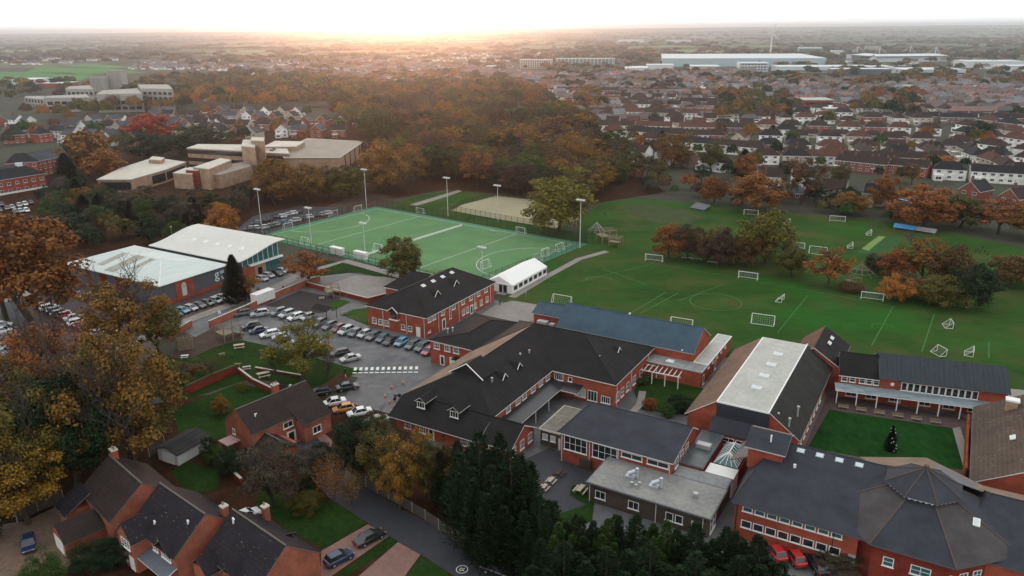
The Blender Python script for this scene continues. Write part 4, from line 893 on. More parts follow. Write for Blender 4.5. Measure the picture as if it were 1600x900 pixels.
def tree(loc, h, wd, kind, c, where, lod=None, cat=None, label=None, group=None):
    """h height, wd crown width in metres"""
    d = math.hypot(loc[0], loc[1])
    lod = lod or ('hi' if d < 190 else 'mid' if d < 400 else 'lo')
    var = rnd.randrange(4 if lod == 'hi' else 3)
    cm, tm = treemesh(kind, lod, var)
    nm, cc = COLS[c]
    lb = label or '%s %s %s' % (nm, KINDW[kind], where)
    o = thing(NAMES[kind], lb, cat or ('shrub' if kind == 'bush' else 'tree'), (loc[0], loc[1], 0), rnd.random() * 6.28, group)
    base = dict(round=.86, sparse=.78, tall=.54, bush=1.1, conifer=.48, cypress=.56, bare=.7)[kind]
    o.scale = (wd / base, wd / base, h)
    j = rnd.uniform(.82, 1.18); k2 = rnd.uniform(.92, 1.08)
    inst('trunk', tm, o); inst('crown', cm, o, color=(cc[0] * j * k2, cc[1] * j, cc[2] * j))
    TREES.append((loc[0], loc[1], wd)); return o
def ptree(x, yb, yt, wpx, kind, c, where, **k):
    g = G(x, yb); h = HT(x, yb, yt); wd = wpx * (g - Vector((0, 0, CAM_H))).length / FPX * 1.0
    return tree(g, h, wd, kind, c, where, **k)
# single trees placed where the photograph shows them: x, base, top, crown width, ...
for a in (
 (628, 436, 371, 66, 'round', 'olive', 'standing at the near edge of the hockey pitch'),
 (873, 364, 275, 108, 'round', 'pale', 'standing alone between the hockey pitch and the football field'),
 (1045, 404, 351, 56, 'round', 'rust', 'standing alone on the grass behind the football goal'),
 (1195, 412, 330, 88, 'round', 'pale', 'above the brown thicket on the playing field'),
 (1237, 434, 385, 50, 'round', 'olive', 'on a short trunk beside the brown thicket'),
 (1292, 450, 387, 62, 'sparse', 'rust', 'in front of the round climbing frame'),
 (1075, 405, 352, 50, 'bush', 'purple', 'at the left end of the thicket on the field'), (1105, 408, 354, 54, 'bush', 'brown', 'in the thicket on the field'),
 (1140, 412, 356, 54, 'bush', 'purple', 'in the middle of the thicket on the field'), (1168, 416, 362, 60, 'bush', 'brown', 'at the right end of the thicket on the field'), (1120, 418, 372, 52, 'sparse', 'purple', 'in front of the thicket on the field'),
 (1372, 425, 395, 40, 'bush', 'purple', 'beside the climbing frame under the red tree'), (1398, 440, 390, 52, 'round', 'rust', 'at the left of the copse on the field'), (1440, 445, 370, 66, 'sparse', 'bronze', 'in the copse on the field'),
 (1482, 455, 386, 62, 'round', 'brown', 'in the middle of the copse on the field'), (1438, 466, 424, 66, 'bush', 'brown', 'low in front of the copse on the field'), (1400, 470, 430, 50, 'bush', 'orange', 'low in front of the copse on the field'),
 (1512, 480, 412, 62, 'round', 'dark', 'at the right end of the copse on the field'), (1470, 478, 430, 70, 'bush', 'olive', 'low in front of the copse on the field'), (1578, 446, 400, 58, 'round', 'brown', 'alone on the far playing field'), (1602, 450, 398, 50, 'sparse', 'bronze', 'at the edge of the far playing field'),
 (1330, 455, 440, 36, 'bush', 'brown', 'beside the climbing frame'),
 # front left grove
 (48, 500, 334, 140, 'round', 'rust', 'beside the staff car park'), (10, 500, 352, 110, 'sparse', 'rust', 'leaning over the staff car park'),
 (205, 568, 424, 118, 'sparse', 'bronze', 'rising in front of the sports hall'), (250, 560, 470, 70, 'sparse', 'olive', 'at the corner of the access road'),
 (88, 690, 492, 120, 'sparse', 'rust', 'in the grove left of the garden'), (215, 745, 510, 150, 'sparse', 'bronze', 'at the garden end of the grove'), (170, 720, 540, 110, 'sparse', 'olive', 'in the grove beside the garden'),
 (25, 730, 560, 130, 'sparse', 'olive', 'at the outer side of the grove'), (120, 760, 590, 130, 'round', 'dark', 'dark in the middle of the grove'), (55, 800, 610, 105, 'sparse', 'olive', 'behind the golden tree in the grove'),
 (45, 820, 688, 120, 'sparse', 'gold', 'in front of the grove above the gravel drive'), (-25, 850, 680, 120, 'sparse', 'gold', 'at the bottom of the grove'), (120, 750, 660, 90, 'sparse', 'brown', 'behind the first brown-roofed house'),
 (205, 722, 600, 110, 'sparse', 'olive', 'behind the brown-roofed house chimney'), (-30, 700, 520, 120, 'sparse', 'bronze', 'at the left rim of the grove'), (265, 640, 560, 60, 'sparse', 'olive', 'between the grove and the orchard lawn'),
 (300, 600, 562, 50, 'sparse', 'brown', 'on the orchard lawn by the adventure ground'), (335, 590, 555, 40, 'bare', 'brown', 'on the orchard lawn'),
 (472, 598, 503, 96, 'sparse', 'pale', 'at the edge of the car park lawn'), (440, 600, 530, 60, 'bare', 'green', 'beside the car park lawn tree'), (510, 600, 545, 40, 'bare', 'grey', 'by the car park hedge'),
 (346, 650, 618, 26, 'round', 'gold', 'clipped small in the back garden', ), (380, 612, 596, 16, 'bush', 'pale', 'by the garden wall'),
 (370, 470, 399, 46, 'conifer', 'dark', 'beside the wall lettering of the sports hall'), (392, 468, 425, 34, 'sparse', 'bronze', 'by the pool hall'),
 (478, 445, 392, 72, 'sparse', 'rust', 'in front of the pool hall entrance'), (352, 380, 318, 50, 'round', 'orange', 'behind the pool hall'), (280, 385, 345, 34, 'round', 'green', 'behind the sports hall roof'),
 # front centre
 (432, 790, 690, 92, 'sparse', 'grey', 'in front of the red house'), (520, 790, 710, 52, 'bare', 'orange', 'beside the close road'), (482, 775, 748, 26, 'bush', 'dark', 'on the front lawn'), (478, 800, 770, 50, 'bush', 'olive', 'on the front lawn'),
 (560, 752, 655, 74, 'round', 'dark', 'at the corner of the car park and the close'), (600, 765, 665, 76, 'sparse', 'olive', 'behind the boundary fence'), (640, 775, 660, 84, 'sparse', 'gold', 'in front of the dormer wing'),
 (672, 785, 690, 66, 'sparse', 'olive', 'below the dormer wing'), (625, 800, 700, 60, 'sparse', 'gold', 'close behind the boundary fence'), (585, 700, 640, 50, 'sparse', 'olive', 'beside the parked white sports car'), (705, 700 + 90, 690, 50, 'sparse', 'brown', 'beside the cypress hedge'), (550, 790, 735, 44, 'bare', 'gold', 'on the verge by the boundary fence'),
 (75, 935, 862, 58, 'bush', 'green', 'beside the black car on the gravel drive'), (150, 885, 850, 60, 'bush', 'dark', 'in the hedge by the gravel drive'), (190, 880, 846, 50, 'bush', 'dark', 'in the hedge by the white garage door'),
 (360, 745, 700, 40, 'bush', 'dark', 'beside the garden of the red house'), (405, 700, 668, 22, 'bush', 'olive', 'by the patio'), (335, 725, 695, 30, 'bush', 'green', 'by the patio wall'),
 (328, 722, 682, 24, 'bush', 'dark', 'beside the white garage'), (490, 760, 700, 60, 'sparse', 'grey', 'beside the front drive'),
 (505, 735, 690, 34, 'bush', 'dark', 'at the corner of the close'),
 (-15, 850, 790, 50, 'round', 'dark', 'at the edge of the gravel drive'),
 # cypresses
 (718, 800, 690, 80, 'cypress', 'dark', 'at the left end of the tall cypress clump'), (752, 838, 676, 120, 'cypress', 'dark', 'tallest in the cypress clump'), (800, 860, 706, 120, 'cypress', 'dark', 'on the right of the tall cypress clump'), (842, 888, 775, 84, 'cypress', 'dark', 'by the playground yard'), (770, 872, 730, 110, 'cypress', 'dark', 'in the front of the tall cypress clump'), (705, 786, 712, 60, 'cypress', 'dark', 'at the corner of the dormer wing'),
 (872, 905, 818, 74, 'cypress', 'green', 'below the kitchen block'), (905, 905, 808, 80, 'cypress', 'dark', 'below the kitchen block'), (948, 905, 812, 80, 'cypress', 'green', 'below the kitchen windows'), (990, 915, 806, 80, 'cypress', 'dark', 'below the kitchen windows'),
 (1035, 930, 815, 80, 'cypress', 'green', 'below the kitchen block corner'), (1080, 935, 818, 90, 'cypress', 'dark', 'below the kitchen block corner'), (1125, 945, 826, 90, 'cypress', 'dark', 'beside the red cars'), (1172, 955, 838, 90, 'cypress', 'dark', 'beside the red cars'),
 (880, 965, 850, 120, 'cypress', 'dark', 'in the front of the hedge'), (945, 970, 858, 120, 'cypress', 'dark', 'in the front of the hedge'), (1010, 975, 850, 120, 'cypress', 'dark', 'in the front of the hedge'), (1080, 980, 865, 120, 'cypress', 'dark', 'in the front of the hedge'), (1145, 985, 872, 120, 'cypress', 'dark', 'in the front of the hedge'), (1210, 975, 880, 90, 'cypress', 'dark', 'in the front of the hedge'),
 (1015, 640, 622, 24, 'bush', 'rust', 'in the quiet garden'), (1060, 640, 618, 40, 'bush', 'dark', 'in the quiet garden'), (1040, 650, 634, 30, 'bush', 'green', 'in the quiet garden'), (998, 598, 584, 30, 'bush', 'green', 'beside the white pergola'),
 (1390, 704, 665, 17, 'conifer', 'dark', 'with white baubles on the courtyard lawn'),
 (1310, 895, 865, 60, 'sparse', 'grey', 'beside the red cars'),
 # left middle
 (240, 222, 178, 66, 'round', 'red', 'among the slate-roofed houses'), (165, 282, 232, 56, 'round', 'rust', 'beside the flat-roofed offices'), (140, 275, 205, 70, 'round', 'bronze', 'among the slate-roofed houses'), (80, 262, 243, 34, 'bush', 'red', 'beside the brick flats'),
 (235, 250, 208, 56, 'round', 'dark', 'behind the offices'), (285, 245, 208, 56, 'round', 'dark', 'behind the offices'), (320, 235, 195, 70, 'round', 'dark', 'behind the office tower'), (110, 300, 240, 50, 'conifer', 'dark', 'beside the brick flats'),
 (430, 320, 248, 62, 'round', 'bronze', 'behind the pitch car park'), (480, 314, 256, 60, 'round', 'bronze', 'behind the pitch car park'), (545, 310, 258, 64, 'round', 'olive', 'behind the pitch car park'), (600, 300, 225, 74, 'round', 'bronze', 'behind the red path'),
 (640, 305, 265, 50, 'bare', 'grey', 'behind the red path'), (1050, 262, 208, 56, 'round', 'bronze', 'at the town edge'), (1112, 268, 222, 40, 'round', 'olive', 'at the town edge'), (1180, 330, 270, 80, 'round', 'rust', 'behind the far goals'), (1115, 318, 276, 44, 'round', 'rust', 'behind the far goals'),
 (1205, 222, 196, 26, 'conifer', 'dark', 'among the town houses'), (1530, 222, 190, 36, 'round', 'dark', 'among the town houses'), (1440, 355, 290, 84, 'round', 'rust', 'behind the blue covers'), (1382, 325, 273, 42, 'round', 'rust', 'beside the bungalow'), (1330, 335, 300, 50, 'round', 'bronze', 'beside the bungalow'),
 (1250, 320, 242, 60, 'sparse', 'brown', 'behind the far goals'), (1465, 268, 243, 46, 'round', 'orange', 'among the town houses'), (1425, 340, 318, 60, 'round', 'brown', 'beside the blue covers'), (1500, 355, 305, 70, 'round', 'olive', 'behind the far field'), (1560, 365, 310, 70, 'sparse', 'rust', 'behind the far field'), (1610, 375, 320, 60, 'round', 'bronze', 'behind the far field'),
): ptree(*a)
# white baubles on the little courtyard fir
def inpoly(x, y, P):
    c = False; j = len(P) - 1
    for i in range(len(P)):
        if (P[i][1] > y) != (P[j][1] > y) and x < (P[j][0] - P[i][0]) * (y - P[i][1]) / (P[j][1] - P[i][1]) + P[i][0]: c = not c
        j = i
    return c
STUFF = []          # far-off wood: x, y, h, w, colour index
CAND = []
def wood(poly, step, hs, cols, where, keep=.9, kinds=('round', 'round', 'sparse', 'tall')):
    W = [G(x, y) for x, y in poly]; P = [(p.x, p.y) for p in W]
    x0, x1 = min(p[0] for p in P), max(p[0] for p in P); y0, y1 = min(p[1] for p in P), max(p[1] for p in P)
    y = y0
    while y < y1:
        x = x0
        while x < x1:
            px, py = x + rnd.uniform(-.45, .45) * step, y + rnd.uniform(-.45, .45) * step
            x += step
            if rnd.random() > keep or not inpoly(px, py, P): continue
            if any(abs(px - t[0]) + abs(py - t[1]) < t[2] * .45 for t in TREES): continue
            ix, iy = PX((px, py, 5))
            if ix < -70 or ix > 1670: continue
            if 435 < ix < 590 and 232 < iy < 272: continue
            h = rnd.uniform(*hs); c = rnd.choice(cols)
            CAND.append((py, px, h, h * rnd.uniform(.75, 1.15), rnd.choice(kinds), c, where))
        y += step
AUT = ['bronze', 'bronze', 'brown', 'olive', 'rust', 'olive', 'brown', 'bronze', 'green', 'purple', 'dark', 'grey', 'gold', 'green', 'pale', 'olive']
DK = ['dark', 'olive', 'brown', 'dark', 'green', 'bronze', 'grey']
wood([(110, 400), (60, 330), (110, 300), (200, 310), (290, 325), (385, 312), (400, 335), (330, 362), (255, 384), (180, 392)], 8, (6, 10), DK + ['dark', 'brown', 'bronze'], 'in the belt behind the sports hall', kinds=('round', 'sparse', 'conifer', 'tall', 'round'))
wood([(385, 300), (420, 262), (545, 245), (640, 232), (690, 262), (600, 300), (455, 335), (400, 330)], 10.5, (7, 11.5), AUT, 'in the belt behind the pitch car park')
wood([(600, 296), (640, 235), (760, 230), (900, 235), (1000, 275), (960, 312), (900, 330), (850, 312), (770, 300), (700, 292)], 11.5, (11, 17), AUT + ['dark', 'purple'], 'in the wood behind the sand pitch')
wood([(560, 212), (520, 172), (560, 152), (680, 145), (790, 140), (860, 170), (905, 205), (960, 240), (1000, 275), (900, 235), (760, 230), (640, 232)], 13, (13, 19), AUT + ['rust', 'grey', 'brown'], 'in the heart of the wood')
wood([(960, 312), (1000, 280), (1080, 290), (1180, 300), (1320, 315), (1460, 330), (1640, 350), (1640, 392), (1500, 366), (1330, 343), (1200, 325), (1075, 312)], 9, (4, 8.5), DK + ['rust', 'brown', 'purple'], 'in the tree line at the end of the playing field', keep=.6)
wood([(120, 235), (150, 200), (215, 205), (330, 215), (300, 245), (200, 250), (130, 280), (80, 290)], 11, (6, 10), DK + ['rust', 'bronze'], 'between the offices and the slate-roofed houses', keep=.5)
wood([(40, 188), (200, 168), (340, 155), (480, 150), (520, 172), (350, 172), (230, 178), (100, 190)], 16, (11, 17), ['olive', 'dark', 'bronze', 'bronze', 'brown', 'orange'], 'in front of the terraced concrete offices')
wood([(270, 150), (330, 128), (420, 128), (560, 135), (560, 152), (480, 150), (400, 156)], 18, (11, 17), AUT, 'behind the terraced concrete offices')
wood([(-40, 300), (-40, 215), (40, 205), (110, 195), (60, 205)], 16, (8, 12), DK, 'among the brick flats', keep=.3)
wood([(0, 660), (-60, 690), (-80, 800), (60, 790), (200, 730), (225, 700), (150, 670)], 7.5, (7, 13), ['olive', 'dark', 'bronze', 'brown', 'dark'], 'in the grove left of the garden', keep=.8, kinds=('sparse', 'round', 'sparse'))
wood([(560, 760), (600, 720), (690, 760), (760, 800), (740, 830)], 6, (5, 9), ['olive', 'gold', 'brown', 'bronze'], 'behind the boundary fence', keep=.5, kinds=('sparse', 'bare'))

PK = ['rust', 'bronze', 'brown', 'olive', 'dark']
for P_, w_ in (([(1118, 192), (1122, 152), (1180, 145), (1235, 152), (1232, 190)], 'in the park of the town'), ([(1355, 186), (1350, 156), (1400, 148), (1440, 154), (1432, 184)], 'beside the small green in the town'), ([(1370, 128), (1470, 122), (1490, 134), (1380, 136)], 'along the town edge by the sheds'), ([(1520, 136), (1640, 126), (1640, 140)], 'along the town edge by the sheds'), ([(900, 178), (905, 150), (940, 150), (950, 185)], 'beside the high street')):
    wood(P_, 14, (9, 14), PK, w_, keep=.75)
# ------------------------------------------------------------------ detached houses at the front left
# red house with rear gable and porch; ridge follows A->B
def rfit(a, b, zr, front):
    """origin and angle from the two ends of a ridge seen in the photograph"""
    A, B = G(*a, zr), G(*b, zr); d = B - A; return A, math.atan2(d.y, d.x), math.hypot(d.x, d.y)
A, an, Ln = rfit((368, 640), (477, 595), 7.9, 0)
X = Bld('detached_house', 'red brick house with a brown tiled roof and brick chimney beside the white cars', 'house', off=(0, 0), ang=an, origin=A)
X.walls(0, Ln, -4, 4.0, 4.9, BRICKH, axis='u', rh=3.0); X.roof(0, Ln, -4, 4.0, 4.9, 3.0, 'u', m=TILEB, ridge=mat('lichen_ridge', (.13, .115, .09), .9, .35, 3), o=.3, og=.15, fascia=EDGE)
X.walls(8.4, Ln, -6.4, -4, 3.65, BRICKH, name='bay_wall'); X.roof(8.6, Ln - .1, -9, -1.5, 4.2 - .0, 2.6, 'u', m=TILEB, name='bay_roof', og=.1, ridge=TILEB) if False else None
b = X.mb(); b.slab([(8.0, -6.8, 3.7), (Ln + .2, -6.8, 3.7), (Ln + .2, -2.0, 6.4), (8.0, -2.0, 6.4)], .15); X.part(b, 'front_slope', [TILEB, EDGE])
b = X.mb(); b.box(2.4, 5.2, -8.6, -4, -.2, 2.6, 0); X.part(b, 'garage_wall', BRICKH)
b = X.mb(); b.slab([(-.2, -9.6, 2.4), (2.4, -9.6, 3.9), (2.4, -3.8, 3.9), (-.2, -3.8, 2.4)][::1], .14, 0, 1); b.slab([(2.4, -9.6, 3.9), (5.0, -9.6, 2.4), (5.0, -3.8, 2.4), (2.4, -3.8, 3.9)], .14, 0, 1); b.bar((2.4, -9.7, 4.0), (2.4, -4, 4.0), .12, 5, 1); X.part(b, 'garage_roof', [TILEB, EDGE])
b = X.mb(); b.box(.3, 4.6, -9.2, -4.1, -.3, 2.4, 0); X.part(b, 'garage_front', BRICKH)
X.chimney(8.3, .9, 6.2, 9.2, 1.1, .8); X.win('f', 6.9, -4, 3.0, 1.9, 1.1, 2, 1); X.win('f', 10.9, -6.4, 1.1, 1.7, 1.3, 2, 1, glass=None); X.door('f', 7.3, -4, 1.6, 2.1, glassy=True); X.win('l', 0, 1.4, 2.9, .7, 1.0, 1, 1)
b = X.mb(); b.box(-2.4, 0, -.2, 2.6, 2.1, 2.3, 0); b.cyl(-2.2, 0, 0, 2.1, .06, 6, 0); b.cyl(-2.2, 2.4, 0, 2.1, .06, 6, 0); X.part(b, 'patio_canopy', mat('pink_canopy', (.45, .30, .28), .7))
for q in ((2.2, -2.0, 6.6), (11.4, 1.2, 7.4)): b = X.mb(); b.cyl(q[0], q[1], q[2] - .6, q[2] + .3, .12, 6); b.bar((q[0], q[1], q[2] + .2), (q[0] + .35, q[1], q[2] + .2), .1, 6); X.part(b, 'vent_pipe', WHITE)
def dethouse(name_lab, a, c, zr, half, eave, rm, front='f', offs=(0, 0)):
    A, an, Ln = rfit(a, c, zr, 0)
    X = Bld('detached_house', name_lab, 'house', off=(0, 0), ang=an, origin=A)
    X.walls(0, Ln, -half, half, eave, BRICKH, axis='u', rh=zr - eave); X.roof(0, Ln, -half, half, eave, zr - eave, 'u', m=rm, ridge=mat('lichen_ridge', (.13, .115, .09), .9, .35, 3), o=.35, og=.12, fascia=EDGE)
    return X, Ln
X, Ln = dethouse('red brick house with plain brown roof and a white garage door, nearest the gravel drive', (171, 711), (221, 755), 8.4, 4.6, 4.9, TILEB)
X.chimney(.8, .4, 7.0, 9.6, 1.1, .8)
b = X.mb(); b.box(3.2, 8.0, -9.8, -4.6, -.2, 2.6, 0); b.mesh([(3.2, -9.8, 2.6), (8, -9.8, 2.6), (5.6, -9.8, 4.3), (3.2, -9.5, 2.6), (8, -9.5, 2.6), (5.6, -9.5, 4.3)], [(0, 1, 2), (5, 4, 3), (1, 4, 5, 2), (0, 2, 5, 3)], 0); X.part(b, 'garage_wall', BRICKH)
b = X.mb(); b.slab([(2.9, -10.0, 2.5), (5.6, -10.0, 4.4), (5.6, -4.4, 4.4), (2.9, -4.4, 2.5)][::-1], .14); b.slab([(5.6, -10.0, 4.4), (8.3, -10.0, 2.5), (8.3, -4.4, 2.5), (5.6, -4.4, 4.4)][::-1], .14); X.part(b, 'garage_roof', [TILEB, EDGE])
b = X.mb(); b.box(3.9, 7.3, -9.88, -9.8, 0, 2.2); X.part(b, 'garage_door', WHITE)
b = X.mb(); b.box(-1.0, 2.6, -7.6, -4.6, -.2, 3.4, 0); X.part(b, 'side_wall', BRICKH); b = X.mb(); b.slab([(-1.3, -8.0, 3.2), (2.9, -8.0, 3.2), (2.9, -4.2, 5.4), (-1.3, -4.2, 5.4)], .14); X.part(b, 'side_roof', [TILEM, EDGE])
b = X.mb(); b.slab([(2.7, -9.6, 2.5), (3.2, -9.6, 2.6), (3.2, -8.2, 2.6), (2.7, -8.2, 2.5)][::-1], .1); X.part(b, 'meter_hood', [GREYM, GREYM])
X, Ln = dethouse('red brick house with white windows and lichened ridge, in the middle of three', (250, 755), (320, 803), 8.6, 4.6, 4.9, TILEM)
b = X.mb(); b.box(.2, 4.4, -6.6, -4.6, -.2, 4.9, 0); b.mesh([(.2, -6.6, 4.9), (4.4, -6.6, 4.9), (2.3, -6.6, 6.9), (.2, -6.3, 4.9), (4.4, -6.3, 4.9), (2.3, -6.3, 6.9)], [(0, 1, 2), (5, 4, 3), (1, 4, 5, 2), (0, 2, 5, 3)], 0); X.part(b, 'front_gable', BRICKH)
b = X.mb(); b.slab([(-.15, -6.9, 4.75), (2.3, -6.9, 7.05), (2.3, -1.6, 7.05), (-.15, -4.2, 4.75)][::-1], .13); b.slab([(2.3, -6.9, 7.05), (4.75, -6.9, 4.75), (4.75, -4.2, 4.75), (2.3, -1.6, 7.05)][::-1], .13); X.part(b, 'front_gable_roof', [TILEM, EDGE])
X.win('f', 2.3, -6.6, 3.2, 2.2, 1.3, 3, 3); X.win('f', 1.4, -6.6, .9, 1.2, 1.3, 2, 3); X.door('f', 3.3, -6.6, 1.0, 2.1); X.win('f', 6.2, -4.6, 3.3, 1.2, 1.2, 2, 3); X.win('f', 8.9, -4.6, 3.3, 2.2, 1.2, 4, 3); X.wins('f', (6.0, 8.4), -4.6, .9, 1.8, 1.3, 3, 3)
b = X.mb(); b.slab([(4.5, -6.4, 2.5), (Ln, -6.4, 2.5), (Ln, -4.6, 3.1), (4.5, -4.6, 3.1)], .14); X.part(b, 'porch_roof', [mat('porch_lead', (.10, .11, .14), .45, .2), WHITE])
b = X.mb(); b.slab([(6.8, -5.2, 4.7), (8.9, -5.2, 6.5), (8.9, -2.0, 6.5), (6.8, -4.3, 4.7)][::-1], .1); b.slab([(8.9, -5.2, 6.5), (11.0, -5.2, 4.7), (11.0, -4.3, 4.7), (8.9, -2.0, 6.5)][::-1], .1); X.part(b, 'window_gable', [TILEM, EDGE])
for q in ((4.3, -3.4, 6.1), (9.8, -1.6, 7.6)): b = X.mb(); b.cyl(q[0], q[1], q[2] - .7, q[2] + .3, .12, 6); b.bar((q[0], q[1], q[2] + .2), (q[0] + .3, q[1], q[2] + .2), .1, 6); X.part(b, 'vent_pipe', WHITE)
X.chimney(Ln - .7, 3.0, 5, 8.0, .8, .8, pots=1, m=BRICKH)
X, Ln = dethouse('red brick house with a mossy roof at the bottom, beside the two dark cars', (364, 796), (446, 852), 8.6, 4.5, 4.9, TILEM)
b = X.mb(); b.slab([(4.6, -5.4, 4.4), (6.6, -5.4, 6.2), (6.6, -2.0, 6.2), (4.6, -4.4, 4.4)][::-1], .1); b.slab([(6.6, -5.4, 6.2), (8.6, -5.4, 4.4), (8.6, -4.4, 4.4), (6.6, -2.0, 6.2)][::-1], .1); X.part(b, 'window_gable', [TILEM, EDGE])
b = X.mb(); b.box(.1, 3.6, -6.2, -4.5, -.2, 4.3, 0); X.part(b, 'front_wall', BRICKH); b = X.mb(); b.slab([(-.2, -6.6, 4.1), (1.9, -6.6, 5.9), (1.9, -2.4, 5.9), (-.2, -4.3, 4.1)][::-1], .1); b.slab([(1.9, -6.6, 5.9), (4.0, -6.6, 4.1), (4.0, -4.3, 4.1), (1.9, -2.4, 5.9)][::-1], .1); X.part(b, 'front_gable_roof', [TILEM, EDGE])
b = X.mb(); b.slab([(7.2, 8.0, 3.0), (9.4, 4.2, 5.6), (9.4, 3.6, 5.6), (5.2, 4.2, 3.2)], .1) if False else b.slab([(5.0, 4.4, 4.6), (7.0, 4.4, 6.0), (7.0, 1.6, 6.9), (5.0, 3.6, 5.2)], .1); X.part(b, 'rear_dormer', [TILEM, EDGE])
b = X.mb(); b.box(Ln, Ln + 5.4, -3.6, 1.6, -.2, 2.5, 0); X.part(b, 'garage_wall', BRICKH); b = X.mb(); b.slab([(Ln, -4, 2.4), (Ln + 5.7, -4, 2.4), (Ln + 5.7, -1.0, 4.2), (Ln, -1.0, 4.2)], .13); b.slab([(Ln, -1.0, 4.2), (Ln + 5.7, -1.0, 4.2), (Ln + 5.7, 2.0, 2.4), (Ln, 2.0, 2.4)], .13); X.part(b, 'garage_roof', [TILEM, EDGE])
X.chimney(1.2, 3.8, 4.6, 7.7, .8, .8, pots=1, m=BRICKH)
b = X.mb(); b.cyl(1.6, -1.0, 7.2, 8.6, .12, 6); b.bar((1.6, -1.0, 8.5), (1.95, -1.0, 8.5), .1, 6); X.part(b, 'vent_pipe', WHITE)
b = X.mb(); b.box(2.0, 2.9, -3.7, -2.9, 5.3, 5.45); X.part(b, 'roof_window', WHITE)
# white garage
A = G(276, 708, 2.5); d = G(323, 681, 2.5) - A
X = Bld('garage', 'white rendered garage with a dark shallow roof beside the garden', 'garage', off=(0, 0), ang=math.atan2(d.y, d.x), origin=A)
WR = mat('white_render', (.55, .56, .55), .9, .12, .6)
X.walls(0, 6.4, 0, 4.6, 2.4, m=WR, axis='u', rh=.7); X.roof(0, 6.4, 0, 4.6, 2.4, .7, 'u', m=roofmat('black_felt', (.035, .034, .036)), fascia=BLACK, ridge=BLACK)
b = X.mb(); b.box(-.06, 0, .9, 3.6, 0, 2.0); X.part(b, 'garage_door', WHITE)

# ------------------------------------------------------------------ buff office complex behind the woods
def pixblock(X0, poly, h, rm, wm, nm, o=.2, z0=-.3, edge=None):
    """flat-roofed block whose roof corners are sighted in the photograph at height h"""
    P = [G(x, y, h) for x, y in poly]; inv = (Matrix.Translation(X0.root.location) @ Matrix.Rotation(X0.root.rotation_euler[2], 4, 'Z')).inverted()
    L = [inv @ p for p in P]; b = MB(); b.prism([(p.x, p.y) for p in L], z0, h - .35); b.build('wall', wm, X0.root)
    c = sum((Vector((p.x, p.y, 0)) for p in L), Vector()) / len(L); b = MB(); Q = [(p.x + (p.x - c.x) * .02, p.y + (p.y - c.y) * .02) for p in L]; b.prism(Q, h - .35, h, 1); b.prism([(c.x + (q[0] - c.x) * .97, c.y + (q[1] - c.y) * .97) for q in Q], h - .01, h + .03, 0); b.build(nm, [rm, edge or COPING], X0.root)
    return L
mat('cream_flat', (.52, .49, .42), .7, .2, .1); CF = MATS['cream_flat']; BF = mat('brown_flat', (.28, .25, .21), .8, .2, .15)
X = Bld('office_complex', 'buff flat-roofed office complex with a tower, in the woods behind the hockey pitch', off=(0, 0), ang=R(-10), origin=G(400, 290))
def face_bands(X0, pa, pb, bands, m, nm, t=.12):
    inv = (Matrix.Translation(X0.root.location) @ Matrix.Rotation(X0.root.rotation_euler[2], 4, 'Z')).inverted(); a, c = inv @ pa, inv @ pb
    a.z = c.z = 0; d = (c - a).normalized(); n = Vector((d.y, -d.x, 0))
    for (z0, z1) in bands:
        b = MB(); q = [a, c, c + n * t, a + n * t]; b.prism([(p.x, p.y) for p in q][::-1], z0, z1); b.build(nm, m, X0.root)
pixblock(X, [(292, 231), (310, 225), (385, 226), (384, 236)], 11, CF, TAN, 'roof'); face_bands(X, G(292, 231, 11), G(384, 236, 11), [(8.2, 10.2), (4.4, 6.2), (1.0, 2.6)], GLASS, 'window_band')
pixblock(X, [(377, 228), (398, 230), (400, 219), (380, 218)], 15, CF, TAN, 'tower_roof'); pixblock(X, [(392, 219), (412, 220), (413, 215), (393, 214)], 17, CF, TAN, 'plant_roof')
pixblock(X, [(398, 238), (452, 240), (447, 229), (400, 228)], 9, CF, TAN, 'roof'); face_bands(X, G(398, 238, 9), G(452, 240, 9), [(6.0, 7.6), (2.6, 4.2)], GLASS, 'window_band')
pixblock(X, [(412, 229), (462, 229), (476, 221), (430, 220)], 10, CF, TAN, 'roof')
pixblock(X, [(444, 246), (530, 246), (567, 221), (480, 216), (440, 236)], 7.5, BF, TAN, 'roof')
for t in (.2, .4, .6, .8):
    p = G(530, 246, 7.5).lerp(G(567, 221, 7.5), t); inv = (Matrix.Translation(X.root.location) @ Matrix.Rotation(X.root.rotation_euler[2], 4, 'Z')).inverted(); p = inv @ p; b = MB(); b.box(p.x - .3, p.x + .3, p.y - .3, p.y + .3, 0, 7.2); b.build('pilaster', GLASS, X.root)
X2 = Bld('office_wing', 'low cream-roofed office wing with deep canopy, behind the orange tree', off=(0, 0), ang=R(-10), origin=G(220, 300))
pixblock(X2, [(152, 280), (205, 280), (258, 265), (290, 253), (240, 246), (190, 262)], 6, CF, TAN, 'roof'); pixblock(X2, [(232, 249), (252, 250), (257, 246), (238, 244)], 8, CF, TAN, 'plant_roof')
face_bands(X2, G(156, 280, 6), G(203, 280, 6), [(1.0, 4.7)], GLASS, 'window_band'); face_bands(X2, G(207, 279, 6), G(257, 265.4, 6), [(1.0, 4.7)], GLASS, 'window_band'); face_bands(X2, G(259, 264.6, 6), G(288, 254, 6), [(1.0, 4.7)], GLASS, 'window_band')
X3 = Bld('office_annexe', 'buff brick annexe with a raised white-roofed upper storey, below the office tower', off=(0, 0), ang=R(-10), origin=G(340, 300))
